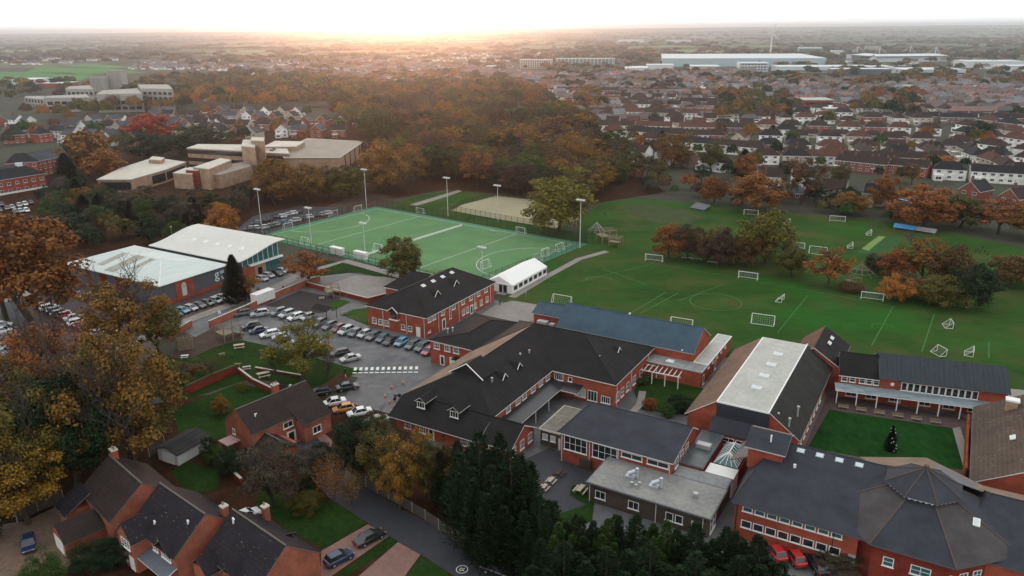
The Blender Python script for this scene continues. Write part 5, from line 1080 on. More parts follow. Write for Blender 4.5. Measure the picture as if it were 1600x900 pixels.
pixblock(X3, [(270, 270), (300, 272), (312, 263), (290, 262)], 7, CF, TAN, 'roof'); pixblock(X3, [(308, 272), (345, 272), (402, 256), (395, 250), (330, 262)], 6.5, BF, TAN, 'roof'); pixblock(X3, [(302, 261), (326, 264), (361, 250), (345, 247)], 9.5, CF, TAN, 'upper_roof'); pixblock(X3, [(290, 265), (310, 266), (314, 262), (296, 261)], 8.5, CF, BRICKD, 'stair_roof')
# terraced concrete offices far left
X = Bld('concrete_offices', 'terraced pale concrete office building with long dark window bands and a stepped tower', off=(0, 0), ang=0, origin=G(150, 165))
CC = mat('pale_concrete', (.34, .33, .30), .85, .15, .1)
def terr(poly, levels, mm=CC):
    inv = (Matrix.Translation(X.root.location)).inverted(); hs = levels
    for i, (z0, z1, g) in enumerate(hs):
        P = [inv @ G(x, y, levels[-1][1]) for x, y in poly]; c = sum((Vector((p.x, p.y, 0)) for p in P), Vector()) / len(P); k = .975 if g else 1.0
        b = MB(); b.prism([(c.x + (p.x - c.x) * k, c.y + (p.y - c.y) * k) for p in P], z0, z1); b.build('window_band' if g else 'floor_slab', GLASS if g else mm, X.root)
    a, c2 = (inv @ G(*poly[0], levels[-1][1])), (inv @ G(*poly[1], levels[-1][1]))
    for i in range(7): p = a.lerp(c2, (i + .2) / 6.4); b = MB(); b.box(p.x - .7, p.x + .7, p.y - .2, p.y + 1.0, 0, levels[-1][0]); b.build('column', mm, X.root)
LV = [(0, 2.0, 0), (2.0, 4.8, 1), (4.8, 6.4, 0), (6.4, 9.2, 1), (9.2, 12.5, 0)]
terr([(38, 152), (68, 155), (70, 150), (40, 150)], [(3, 4.6, 0), (4.6, 7.4, 1), (7.4, 8.6, 0)]); terr([(69, 153), (140, 152), (135, 147), (72, 150)], LV[:5]); terr([(150, 147), (222, 146), (215, 138), (160, 141)], [(0, 2.2, 0), (2.2, 5, 1), (5, 7, 0), (7, 10, 1), (10, 16, 0)])
terr([(220, 138), (270, 139), (262, 132), (215, 132)], [(0, 3, 0), (3, 6, 1), (6, 8, 0), (8, 11, 1), (11, 13, 0), (13, 15.5, 1), (15.5, 18.5, 0)]); terr([(102, 139), (146, 139), (140, 133), (108, 135)], [(0, 9, 0), (9, 12, 1), (12, 15, 0)])
inv = Matrix.Translation(X.root.location).inverted()
for (x0, y0, x1, y1, h) in ((172, 150, 199, 149, 27), (145, 152, 175, 150, 21)):
    a, c = inv @ G(x0, y0), inv @ G(x1, y1); b = MB(); b.box(a.x, c.x, a.y, a.y + 14, 0, h); b.build('tower', CC, X.root)
    for i in range(6): x = a.x + (c.x - a.x) * (i + .5) / 6; b = MB(); b.box(x - .6, x + .6, a.y - .8, a.y, h * .3, h + .5); b.build('tower_fin', CC, X.root)

# ------------------------------------------------------------------ ordinary houses
RED1 = (.27, .095, .065); WH = (.84, .83, .79); CRM = (.48, .42, .33); BRN = (.20, .11, .08)
ROOFS = dict(brown=(.036, .022, .019), dark=(.016, .016, .019), slate=(.05, .06, .075), red=(.085, .036, .026))
ROOFM = {k: roofmat('roof_' + k, c, rough=.65) for k, c in ROOFS.items()}
def hwin(b, side, x, y, z, w, h, k0, k1):
    """window on a facade: white frame with a dark pane standing on it"""
    t = .05
    if side == 'f': b.box(x - w / 2, x + w / 2, y - t, y + .02, z, z + h, k0); b.box(x - w / 2 + .12, x - .05, y - t - .02, y - t, z + .12, z + h - .12, k1); b.box(x + .05, x + w / 2 - .12, y - t - .02, y - t, z + .12, z + h - .12, k1)
    else: b.box(x - w / 2, x + w / 2, y - .02, y + t, z, z + h, k0); b.box(x - w / 2 + .12, x + w / 2 - .12, y + t, y + t + .02, z + .12, z + h - .12, k1)
def hgeo(kind):
    """pieces of a plain house: wall, roof, chimney, windows; kind gives plan and roof"""
    L_, W_, h, rh, hip = dict(semi=(13.5, 8, 5.0, 3.1, 1), terrace=(24, 7.5, 5.0, 2.7, 0), detached=(9, 8, 5.0, 3.2, 0), bungalow=(12, 8, 2.7, 2.6, 1), gabled=(8, 10, 5.0, 3.4, 2))[kind]
    x0, x1, y0, y1 = -L_ / 2, L_ / 2, -W_ / 2, W_ / 2; wl = MB(); wl.box(x0, x1, y0, y1, -.3, h)
    rf = MB(); o = .35
    if hip == 2:      # ridge front to back
        wl.mesh([(x0, y0, h), (x1, y0, h), (0, y0, h + rh), (x0, y1, h), (x1, y1, h), (0, y1, h + rh)], [(0, 1, 2), (5, 4, 3), (0, 2, 5, 3), (1, 4, 5, 2)])
        s = rh / (L_ / 2); rf.slab([(x0 - o, y0 - .3, h - o * s + .1), (0, y0 - .3, h + rh + .1), (0, y1 + .3, h + rh + .1), (x0 - o, y1 + .3, h - o * s + .1)][::-1], .18); rf.slab([(0, y0 - .3, h + rh + .1), (x1 + o, y0 - .3, h - o * s + .1), (x1 + o, y1 + .3, h - o * s + .1), (0, y1 + .3, h + rh + .1)][::-1], .18)
    else:
        s = rh / (W_ / 2); r = (W_ / 2 * .8) if hip == 1 else -.25
        ze = h - o * s + .1; zr = h + rh + .1; e = o if hip else .25
        A, B, C, D = (x0 - e, y0 - o, ze), (x1 + e, y0 - o, ze), (x1 + e, y1 + o, ze), (x0 - e, y1 + o, ze); P, Q = (x0 + r, 0, zr), (x1 - r, 0, zr)
        rf.slab([A, B, Q, P], .18); rf.slab([C, D, P, Q], .18)
        if hip: rf.slab([D, A, P], .18); rf.slab([B, C, Q], .18)
        else:
            for x in (x0, x1): wl.mesh([(x, y0, h), (x, y1, h), (x, 0, h + rh), (x * .99, y0, h), (x * .99, y1, h), (x * .99, 0, h + rh)], [(0, 1, 2), (5, 4, 3), (0, 2, 5, 3), (1, 4, 5, 2)])
    ch = []
    for x in ([0] if kind in ('semi',) else [x0 + .8] if kind != 'terrace' else [x0 + 1, -4, 4, x1 - 1]):
        c = MB(); y = 0 if hip != 2 else 2; z = h + rh; c.box(x - .45, x + .45, y - .35, y + .35, z - 1.6, z + 1.0, 0); c.cyl(x - .2, y, z + 1.0, z + 1.35, .12, 5, 0); c.cyl(x + .2, y, z + 1.0, z + 1.35, .12, 5, 0); ch.append(c)
    ws = []; n = max(2, int(L_ / 3.4))
    for s_, y in (('f', y0), ('b', y1)):
        for i in range(n):
            x = x0 + L_ * (i + .5) / n
            for z in ((.9, 3.3) if h > 4 else (.9,)):
                c = MB(); hwin(c, s_, x, y, z, 1.7, 1.2, 0, 1); ws.append(c)
    ex = MB(); xe = x0 + 2.2; ex.box(xe - 1.9, xe + 1.9, y0 - 3.2, y0 - .02, -.2, 2.5, 0); ex.box(xe - 2.05, xe + 2.05, y0 - 3.35, y0, 2.5, 2.65, 1); hwin(ex, 'f', xe, y0 - 3.2, .7, 2.4, 1.3, 1, 2)
    return wl, rf, ch, ws, ex
HP_, HM_, EX_ = {}, {}, {}; DULL = mat('dull_brick', (.17, .085, .06), .9, .2, 2)
def merged(bs, kmap):
    o = MB()
    for b, ks in zip(bs, kmap):
        i = len(o.v); o.v += b.v; o.f += [tuple(q + i for q in f) for f in b.f]; o.m += [ks[m] for m in b.m]
    return o
def plain_house(loc, rz, kind, wall, roof, label, group, parts, name='town_house'):
    rm = ROOFM[roof]; wl, rf, ch, ws = None, None, None, None
    if parts:
        key = (kind, roof)
        if key not in HP_:
            wl, rf, ch, ws, ex = hgeo(kind); EX_[key] = ex.data('extension', [RENDER, WHITE, GLASS])
            HP_[key] = (wl.data('wall', [RENDER]), rf.data('roof', [rm, WHITE]), [c.data('chimney', [DULL]) for c in ch], [c.data('window', [WHITE, GLASS]) for c in ws if True])
        W, Rf, Ch, Ws = HP_[key]; o = thing(name, label, 'house', (loc[0], loc[1], 0), rz, group)
        inst('wall', W, o, color=wall); r = inst('roof', Rf, o)
        for c in Ch: inst('chimney', c, r)
        for c in Ws[:len(Ws) // 2]: inst('window', c, o)      # the street front
        if kind != 'gabled': inst('extension', EX_[key], o, color=wall)
        return o
    key = (kind, roof)
    if key not in HM_:
        wl, rf, ch, ws, ex = hgeo(kind); m = merged([wl, rf, ex] + ch + ws, [(0,), (1, 2), (0, 2, 4)] + [(3,)] * len(ch) + [(2, 4)] * len(ws)); HM_[key] = m.data(name, [RENDER, rm, WHITE, DULL, GLASS])
    o = inst(name, HM_[key], None, (loc[0], loc[1], 0), rz, wall); return tag(o, label, 'house', group)
HOUSES = []
CW = {'white': WH, 'red brick': RED1, 'cream': CRM, 'brown brick': BRN}
def hcolor(z): return rnd.choice(z)
def addhouse(loc, rz, kinds, walls, roofs, where, group):
    ix, iy = PX((loc[0], loc[1], 4))
    if ix < -30 or ix > 1630 or iy > 930: return False
    if any(abs(loc[0] - t[0]) < 9 and abs(loc[1] - t[1]) < 9 for t in HOUSES): return False
    HOUSES.append((loc[0], loc[1], rz, rnd.choice(kinds), rnd.choice(walls), rnd.choice(roofs), where, group)); return True
def row(a, b, gap, kinds, walls, roofs, where, group, n2=0, back=0, depth=26, jit=.8, flip=0):
    A, B = G(*a), G(*b); d = B - A; Ln = d.length; d.normalize(); an = math.atan2(d.y, d.x); nrm = Vector((-d.y, d.x, 0))
    for k in range(back + 1):
        t = 0.0
        while t < Ln:
            p = A + d * (t + rnd.uniform(-.1, .1) * gap) + nrm * (depth * k + rnd.uniform(-jit, jit) * 2.5); addhouse(p, an + (math.pi if k % 2 else 0) + flip + rnd.uniform(-.12, .12) + (1.57 if rnd.random() < .1 else 0), kinds, walls, roofs, where, group); t += gap
BROWNR = ['brown', 'brown', 'dark', 'red', 'brown']
W1_, W2_ = ['white', 'white', 'white', 'cream', 'red brick'], ['red brick', 'brown brick', 'white', 'white', 'cream']
gT = 'houses of the town beyond the playing fields'
def R_(*a, **k): row(*a, 'in the town beyond the playing fields', gT, **k)
# rows that can be told apart in the photograph
R_((1195, 205), (1470, 212), 17, ['semi'], W1_, BROWNR, back=0); R_((1200, 222), (1460, 228), 17, ['semi'], W1_, BROWNR); R_((1225, 213), (1450, 219), 17, ['semi', 'bungalow'], W1_, BROWNR)
R_((1490, 240), (1640, 300), 16, ['semi'], ['white', 'cream', 'white'], ['brown', 'red', 'dark']); R_((1350, 268), (1430, 276), 17, ['semi', 'terrace'], ['red brick', 'brown brick'], ['dark', 'brown']); R_((1480, 280), (1560, 284), 20, ['terrace', 'semi'], ['white'], ['dark'])
R_((1200, 290), (1300, 292), 15, ['detached', 'gabled', 'bungalow'], W1_, BROWNR); R_((1230, 306), (1380, 320), 17, ['bungalow', 'detached'], W2_, ['dark', 'slate', 'brown']); R_((1520, 315), (1600, 330), 15, ['gabled', 'detached'], ['red brick'], ['brown', 'dark'])
R_((1440, 192), (1620, 196), 25, ['terrace'], ['brown brick', 'white'], ['dark']); R_((1000, 250), (1130, 268), 15, ['detached', 'semi'], W2_, BROWNR); R_((1020, 228), (1190, 244), 16, ['semi', 'terrace'], W1_, BROWNR); R_((960, 215), (1180, 226), 16, ['semi', 'terrace'], W1_, BROWNR)
for i, y in enumerate((206, 199, 190, 183, 176, 169, 163, 157, 152, 147)):
    x0 = 968 - i * 9
    R_((x0, y), (1175 - (i % 3) * 10, y + 5), 15 if i % 2 else 25, ['terrace'] if i % 3 == 0 else ['semi', 'detached'], W1_ if i % 2 else W2_, BROWNR)
for i, y in enumerate((250, 241, 232)): R_((1190 + i * 5, y + 6), (1480, y + 12), 17, ['semi', 'semi', 'terrace'], W1_, BROWNR)
for i, y in enumerate((262, 247, 232, 221, 208)): R_((1500 + i * 4, y - 14), (1640, y + 4), 17, ['semi'], W1_, BROWNR)
for i, y in enumerate((192, 184, 177, 170)): R_((1185, y), (1640, y + 3), 16, ['semi', 'bungalow', 'semi'], W1_, BROWNR)
gL = 'slate-roofed houses of the estate on the left'
def Q_(*a, **k): row(*a, 'in the slate-roofed estate', gL, **k)
SW, SR = ['red brick', 'cream', 'white', 'red brick'], ['slate', 'dark', 'slate', 'dark']
for (a, b, g_, ks) in (((110, 222), (215, 226), 13, ['detached', 'gabled']), ((120, 206), (225, 210), 13, ['gabled', 'detached']), ((30, 212), (110, 216), 14, ['detached', 'terrace']), ((260, 196), (350, 198), 14, ['gabled', 'detached']),
    ((270, 207), (360, 212), 14, ['detached']), ((345, 190), (470, 192), 12, ['gabled', 'gabled', 'detached']), ((340, 203), (480, 207), 13, ['gabled', 'detached']), ((345, 216), (430, 219), 14, ['gabled', 'detached']), ((420, 182), (480, 183), 13, ['gabled']), ((440, 214), (560, 213), 13, ['gabled', 'detached']),
    ((480, 198), (600, 198), 13, ['gabled', 'detached']), ((0, 196), (60, 200), 15, ['detached']), ((215, 201), (345, 201), 13, ['gabled', 'detached']), ((240, 188), (345, 189), 13, ['gabled', 'detached']), ((150, 196), (235, 198), 14, ['gabled', 'detached']), ((325, 180), (400, 181), 13, ['gabled'])):
    row(a, b, g_, ks, SW, SR, 'in the slate-roofed estate', gL, jit=2, flip=0)
# three-storey brick flats
for (a, b, h, lab, ww) in (((-30, 311), (74, 293), 6.8, 'long red brick apartment block with a white ground floor above the small car park', 11), ((14, 283), (64, 279), 8.5, 'three-storey red brick flats with white bays and a dark hipped roof', 12),
                      ((-20, 296), (52, 282), 4.5, 'red brick block with pale blue slate roof and a row of rooflights', 9), ((62, 277), (100, 268), 8, 'tall gabled red brick flats with a slate roof', 10), ((5, 226), (42, 224), 6, 'red brick block with long dark roof behind the flats', 9), ((62, 224), (85, 221), 6, 'short red brick block with dark hipped roof behind the flats', 9)):
    A, B = G(*a), G(*b); d = B - A; Ln = d.length; an = math.atan2(d.y, d.x)
    X = Bld('apartment_block', lab, 'flats', off=(0, 0), ang=an, origin=A); gb2 = 'gabled' in lab
    X.walls(0, Ln, 0, ww, h, axis='u', rh=3.2 if gb2 else 0); X.roof(0, Ln, 0, ww, h, 3.4, 'u', m=ROOFM['slate'] if 'slate' in lab else ROOFM['dark'], ra=None if gb2 else 4, rb=None if gb2 else 5, fascia=WHITE)
    n = int(Ln / 3.2)
    for i in range(n):
        for z in ((.8, 3.5, 6.0) if h > 7.5 else (.8, 3.8)): X.win('f', (i + .5) * Ln / n, 0, z, 1.5, 1.3, 2, 1)
    if 'white ground' in lab: b = X.mb(); b.box(0, Ln, -.14, 0, 0, .9); X.part(b, 'plinth', WHITE)
    if 'rooflights' in lab:
        for i in range(6): X.skylight(3 + i * 2.6, 2.2, h + 1.75, .9, 1.2, R(35))
    if 'bays' in lab:
        b = X.mb(); b.box(4, 7, -1.2, 0, 0, h); X.part(b, 'bay', WHITE)
        b = X.mb(); b.box(12, 15, -1.2, 0, 0, 3); X.part(b, 'bay', WHITE)
HOUSES.sort(key=lambda t: math.hypot(t[0], t[1]))
print('houses', len(HOUSES))
def size_word(k): return dict(semi='pair of semis', terrace='terrace', detached='detached house', bungalow='bungalow', gabled='gable-fronted house')[k]
EXTRA = []
for i, (x, y, rz, k, wc, rc, where, grp) in enumerate(HOUSES):
    if i >= 290: EXTRA.append((x, y, rz, k, wc, rc)); continue
    c = CW[wc]; j = rnd.uniform(.85, 1.08); c = tuple(q * j for q in c)
    plain_house((x, y), rz, k, c, rc, '%s %s with %s roof %s' % (wc, size_word(k), rc, where), grp, i < 70)
# ------------------------------------------------------------------ trees of the woods: the largest in view one by one, the rest as one mass
for i, (x0, y0, x1, y1, n) in enumerate(((960, 190, 1640, 300, 105), (880, 118, 1640, 190, 110), (0, 180, 600, 225, 34))):
    for k in range(n):
        q = G(rnd.uniform(x0, x1), rnd.uniform(y0, y1))
        if i == 0 and q.y < 330: continue
        if any(abs(q.x - h[0]) < 8 and abs(q.y - h[1]) < 7 for h in HOUSES): continue
        hh = rnd.uniform(6, 12); CAND.append((q.y, q.x, hh, hh * rnd.uniform(.7, 1.0), rnd.choice(('round', 'round', 'conifer', 'sparse')), rnd.choice(('olive', 'rust', 'brown', 'dark', 'bronze', 'green', 'olive')), 'in the town' if i < 2 else 'in the slate-roofed estate'))
CAND = [c[:5] + ('dark',) + c[6:] if c[4] == 'conifer' else c for c in CAND]
CAND.sort(key=lambda c: -c[2] * c[3] / (c[0] ** 2 + c[1] ** 2))
NT = 350; print('trees', len(TREES), 'cand', len(CAND))
mass = []
for i, (y, x, h, wd, kind, c, where) in enumerate(CAND):
    ix, iy = PX((x, y, h))
    if i < NT: tree((x, y), h, wd, kind, c, where)
    else: mass.append((x, y, h, wd, c))
MC = ['bronze', 'brown', 'olive', 'rust', 'dark', 'purple', 'green', 'gold', 'orange', 'pale', 'grey']
MCM = []
for c in MC:
    m, n_, b_ = bsdf('wood_' + c); ge = n_.nodes.new('ShaderNodeNewGeometry'); r_ = n_.nodes.new('ShaderNodeValToRGB'); cc = COLS[c][1]
    r_.color_ramp.elements[0].color = (*[q * .55 for q in cc], 1); r_.color_ramp.elements[1].color = (*[q * 1.5 for q in cc], 1); n_.links.new(ge.outputs['Random Per Island'], r_.inputs[0]); n_.links.new(r_.outputs[0], b_.inputs['Base Color']); b_.inputs['Roughness'].default_value = .9; b_.inputs['Specular IOR Level'].default_value = .1; MCM.append(m)
import numpy as np
def masswood(name, items, nleaf, ls, label=None):
    """many trees as one object: leaf clumps spread over each crown"""
    rg = np.random.default_rng(5); protos = []
    for s in range(4):
        d = rg.normal(size=(nleaf, 3)); d /= np.linalg.norm(d, axis=1)[:, None]; d[:, 2] = np.abs(d[:, 2]) * 1.0 - .25 * (rg.random(nleaf) < .5)
        lob = 1 + .22 * np.sin(d[:, 0] * 5 + s) * np.cos(d[:, 1] * 6 + s * 2); p = d * np.array([.5, .5, .42]) * lob[:, None] * rg.uniform(.75, 1.02, (nleaf, 1)); p[:, 2] += .56
        nn = d + rg.normal(size=d.shape) * .3 + np.array([0, 0, .3]); nn /= np.linalg.norm(nn, axis=1)[:, None]
        t = np.cross(nn, rg.normal(size=d.shape)); t /= np.linalg.norm(t, axis=1)[:, None]; u = np.cross(nn, t); sc_ = ls * rg.uniform(.6, 1.3, (nleaf, 1))
        protos.append(np.stack([p - t * sc_, p - u * sc_ * .8, p + t * sc_, p + u * sc_], 1).reshape(-1, 3))
    V = []; MI = []
    for i, (x, y, h, wd, c) in enumerate(items):
        a = rg.random() * 6.28; P = protos[i % 4]; ca, sa = math.cos(a), math.sin(a)
        Q = np.empty_like(P); Q[:, 0] = (P[:, 0] * ca - P[:, 1] * sa) * wd + x; Q[:, 1] = (P[:, 0] * sa + P[:, 1] * ca) * wd + y; Q[:, 2] = P[:, 2] * h + gh(x, y) - .3; V.append(Q)
        MI.append(np.full(nleaf, MC.index(c) if c in MC else i % 3))
    V = np.concatenate(V); MI = np.concatenate(MI); nf = len(V) // 4
    me = bpy.data.meshes.new(name); me.vertices.add(len(V)); me.vertices.foreach_set('co', V.ravel().astype(np.float32)); me.loops.add(len(V)); me.loops.foreach_set('vertex_index', np.arange(len(V), dtype=np.int32))
    me.polygons.add(nf); me.polygons.foreach_set('loop_start', np.arange(nf, dtype=np.int32) * 4); me.polygons.foreach_set('loop_total', np.full(nf, 4, np.int32))
    for m in MCM: me.materials.append(m)
    me.polygons.foreach_set('material_index', MI.astype(np.int32)); me.update(calc_edges=True)
    o = bpy.data.objects.new(name, me); col.objects.link(o); o['kind'] = 'stuff'; return o
masswood('woodland', mass, 520, .062)
# tree cover in the farther town and country
far = []
for k in range(6500):
    y = 820 * (9.5 ** (rnd.random() ** .85)); x = rnd.uniform(-.72, .72) * y
    ix, iy = PX((x, y, 0))
    if ix < -20 or ix > 1620: continue
    nn = noise.noise(Vector((x / 260, y / 420, 4.2)))
    if nn < (-.12 if y < 2200 else .12) and rnd.random() < .88: continue
    if ix < 238 and 99 < iy < 133 and rnd.random() < .93: continue
    if iy > 108 and ix > 800 and rnd.random() < .62: continue
    if 92 < iy < 118 and ix < 820 and rnd.random() < .5: continue
    s = 1 + min(1.6, y / 3500); h = rnd.uniform(7, 13) * (1 if y < 1500 else 1.15); far.append((x, y, h, h * rnd.uniform(.8, 1.5) * s, rnd.choice(('bronze', 'brown', 'olive', 'olive', 'rust' if x > -300 else 'olive', 'dark', 'dark', 'purple'))))
# belts of trees (hedgerows) running across the fields
for k in range(130):
    y = rnd.uniform(1700, 9000); x = rnd.uniform(-.72, .72) * y; a = rnd.choice((0.1, .2, -.15, 1.2)) + rnd.uniform(-.2, .2); n_ = rnd.randrange(8, 26)
    for i in range(n_): far.append((x + i * 14 * math.cos(a), y + i * 14 * math.sin(a), rnd.uniform(6, 11), rnd.uniform(12, 20), rnd.choice(('olive', 'brown', 'dark', 'bronze'))))
masswood('distant_trees', far, 90, .15)
# ------------------------------------------------------------------ the farther town: rows of houses as one mass
hx = []
def farrows(poly, sp, gap, ang, keep=.85):
    P = [G(x, y) for x, y in poly]; P = [(p.x, p.y) for p in P]; cx = sum(p[0] for p in P) / len(P); cy_ = sum(p[1] for p in P) / len(P); ca, sa = math.cos(ang), math.sin(ang)
    rad = max(math.hypot(p[0] - cx, p[1] - cy_) for p in P); v = -rad
    while v < rad:
        u = -rad + rnd.random() * gap; 
        while u < rad:
            bend = math.sin(u / 170 + v / 210) * 14; x, y = cx + u * ca - (v + bend) * sa, cy_ + u * sa + (v + bend) * ca
            u += gap * rnd.uniform(.9, 1.2)
            if rnd.random() > keep or not inpoly(x, y, P): continue
            if noise.noise(Vector((x / 110, y / 110, 1.7))) > .5: continue
            if any(abs(x - q[0]) < 9 and abs(y - q[1]) < 9 for q in HOUSES[:290]): continue
            ix, iy = PX((x, y, 0))
            if -20 < ix < 1620: hx.append((x, y, ang + math.cos(u / 170 + v / 210) * .08 + (0 if rnd.random() < .85 else 1.57), rnd.choice(('semi', 'terrace', 'semi', 'detached')), rnd.choice(('white', 'red brick', 'cream', 'white', 'white', 'cream', 'brown brick')), rnd.choice(('brown', 'dark', 'red', 'brown', 'slate'))))
        v += sp * (1 if int(v) % 2 else 1.25)
farrows([(905, 172), (870, 158), (815, 135), (800, 118), (1180, 112), (1180, 142), (1120, 150), (960, 160)], 27, 14, R(4), .93); farrows([(1180, 166), (1180, 128), (1640, 128), (1640, 168)], 28, 15, R(-8), .93)
farrows([(900, 190), (880, 160), (980, 150), (1190, 150), (1190, 195), (1000, 205)], 27, 15, R(7), .9); farrows([(1200, 178), (1200, 150), (1640, 150), (1640, 188)], 28, 16, R(-4), .9); farrows([(560, 135), (500, 118), (620, 100), (800, 104), (810, 132), (700, 142)], 26, 14, R(12), .85); farrows([(380, 112), (560, 112), (560, 126), (420, 124)], 28, 15, R(-5), .8)
farrows([(200, 108), (230, 97), (480, 93), (640, 96), (600, 108), (400, 112)], 34, 18, R(5), .75); farrows([(0, 104), (10, 92), (150, 90), (190, 96), (60, 102)], 45, 24, R(5), .5); farrows([(640, 98), (640, 84), (860, 84), (860, 98)], 46, 24, R(-3), .6); farrows([(1180, 104), (1200, 96), (1640, 96), (1640, 112)], 60, 34, R(-3), .3)
hx += EXTRA; print('far houses', len(hx))
fm = MB(); wc_ = list(CW); rc_ = list(ROOFS)
for (x, y, rz, k, wc, rc) in hx:
    L_, W_, h, rh = dict(semi=(13, 8, 5, 3), terrace=(23, 8, 5, 2.8), detached=(9, 8, 5, 3.2), bungalow=(12, 8, 2.8, 2.6), gabled=(8, 10, 5, 3.2))[k]
    fm.T = Matrix.Translation((x, y, 0)) @ Matrix.Rotation(rz, 4, 'Z'); a, b = L_ / 2, W_ / 2; kw, kr = wc_.index(wc), 4 + rc_.index(rc); r = 0 if k in ('terrace', 'detached') else b * .8
    fm.mesh([(-a, -b, 0), (a, -b, 0), (a, b, 0), (-a, b, 0), (-a, -b, h), (a, -b, h), (a, b, h), (-a, b, h), (-a, 0, h + rh - .2), (a, 0, h + rh - .2)], [(0, 1, 5, 4), (1, 2, 6, 5), (2, 3, 7, 6), (3, 0, 4, 7)] + ([(5, 6, 9), (7, 4, 8)] if r == 0 else []), kw)
    e = .4; fm.mesh([(-a - e, -b - e, h - .2), (a + e, -b - e, h - .2), (a + e, b + e, h - .2), (-a - e, b + e, h - .2), (-a - e + r, 0, h + rh), (a + e - r, 0, h + rh)], [(0, 1, 5, 4), (2, 3, 4, 5), (1, 2, 5), (3, 0, 4)], kr)
    fm.box(-.5, .5, -.4, .4, h + rh - .6, h + rh + 1.0, 1)
    for z in (1.0, 3.4): fm.face([(-a * .8, -b - .03, z), (a * .8, -b - .03, z), (a * .8, -b - .03, z + .9), (-a * .8, -b - .03, z + .9)], 8)
    for k_ in range(2): q = rnd.uniform(-a, a); fm.box(q - 1.8, q + 1.8, -b - rnd.uniform(6, 11), -b - 3.5, 0, 2.4, 0 if rnd.random() < .8 else 9)
o = fm.build('distant_houses', [mat('far_' + k, v, .9, .1, .02) for k, v in zip(wc_, (WH, RED1, CRM, BRN))] + [mat('far_roof_' + k, c, .55, .3, .05, spec=.5) for k, c in (('brown', (.10, .068, .060)), ('dark', (.055, .052, .056)), ('slate', (.13, .14, .155)), ('red', (.18, .09, .07)))] + [GLASS, CONC]); o['kind'] = 'stuff'  # distant roofs lighter than near ones, sky light and haze put into their colour
# ------------------------------------------------------------------ vehicles
CARC = dict(white=(.72, .73, .73), silver=(.42, .44, .45), black=(.012, .013, .016), grey=(.11, .12, .13), blue=(.03, .10, .30), navy=(.015, .03, .09), red=(.45, .02, .018), lightblue=(.10, .32, .48), maroon=(.16, .02, .03), orange=(.50, .22, .05), green=(.05, .10, .07), pink=(.45, .12, .15), teal=(.04, .13, .16))
def carmesh(kind):
    """lofted body with wheel arches, glasshouse and roof; x forward"""
    L_, W_, H_ = dict(hatch=(4.0, 1.74, 1.48), saloon=(4.6, 1.8, 1.45), suv=(4.5, 1.86, 1.68), estate=(4.6, 1.8, 1.5))[kind]
    w = W_ / 2; sh = .62 * H_; 
    st = [(-L_ / 2, .35, sh * .85, .86), (-L_ / 2 + .12, .24, sh * .98, .96), (-L_ * .30, .22, sh, 1.0), (0, .2, sh, 1.0), (L_ * .22, .22, sh * .97, 1.0), (L_ * .38, .24, sh * .86, .97), (L_ / 2 - .12, .28, sh * .74, .92), (L_ / 2, .36, sh * .60, .80)]
    b = MB(); rings = []
    for x, zb, zt, k in st: rings.append([(x, -w * k * .93, zb), (x, -w * k, zb + .18), (x, -w * k, zt - .14), (x, -w * k * .9, zt), (x, w * k * .9, zt), (x, w * k, zt - .14), (x, w * k, zb + .18), (x, w * k * .93, zb)])
    pts = [p for r_ in rings for p in r_]; n = 8; fs = [(i * n + j, i * n + (j + 1) % n, (i + 1) * n + (j + 1) % n, (i + 1) * n + j) for i in range(len(st) - 1) for j in range(n)]
    fs += [tuple(range(n))[::-1], tuple(range((len(st) - 1) * n, len(st) * n))]; b.mesh(pts, [f[::-1] for f in fs][::1], 0)
    xr = dict(hatch=-L_ / 2 + .25, saloon=-L_ / 2 + .85, suv=-L_ / 2 + .2, estate=-L_ / 2 + .22)[kind]; xf = L_ * .27; ra, rf_ = xr + (.35 if kind != 'saloon' else .6), xf - .75
    zt = H_; wt = w * .74; wb = w * .92; zb = sh - .06
    g = MB(); base = [(xr, -wb, zb), (xf, -wb, zb), (xf, wb, zb), (xr, wb, zb)]; top = [(ra, -wt, zt - .05), (rf_, -wt, zt - .05), (rf_, wt, zt - .05), (ra, wt, zt - .05)]
    g.mesh(base + top, [(0, 1, 5, 4), (1, 2, 6, 5), (2, 3, 7, 6), (3, 0, 4, 7)])
    b.mesh([(ra - .02, -wt - .01, zt - .07), (rf_ + .02, -wt - .01, zt - .07), (rf_ + .02, wt + .01, zt - .07), (ra - .02, wt + .01, zt - .07), (ra + .1, -wt + .1, zt), (rf_ - .1, -wt + .1, zt), (rf_ - .1, wt - .1, zt), (ra + .1, wt - .1, zt)], [(0, 1, 5, 4), (1, 2, 6, 5), (2, 3, 7, 6), (3, 0, 4, 7), (4, 5, 6, 7)], 0)
    for i in (0, 1, 2, 3): b.bar(base[i], top[i], .045, 4, 0)
    for sgn in (-1, 1):
        m = (xr + xf) / 2 - .1; b.bar((m, sgn * wb, zb), (m, sgn * wt, zt - .06), .04, 4, 0); b.box(xf - .35, xf - .15, sgn * w * .98 - .1, sgn * w * .98 + .1, zb + .02, zb + .16, 0)
    wh = MB(); R_w = .33 if kind != 'suv' else .37; wh.bar((0, -.11, 0), (0, .11, 0), R_w, 14, 0); wh.bar((0, -.12, 0), (0, .12, 0), R_w * .6, 10, 1)
    hl_ = MB(); hl_.box(-.16, .05, -.17, .17, -.07, .08); tl = MB(); tl.box(-.04, .08, -.15, .15, -.1, .12); gp = MB(); gp.box(-.03, .03, -.55, .55, -.12, .08)
    return dict(L=L_, W=W_, H=H_, sh=sh, b=b, g=g, w=wh, h=hl_, t=tl, Rw=R_w, p=gp)
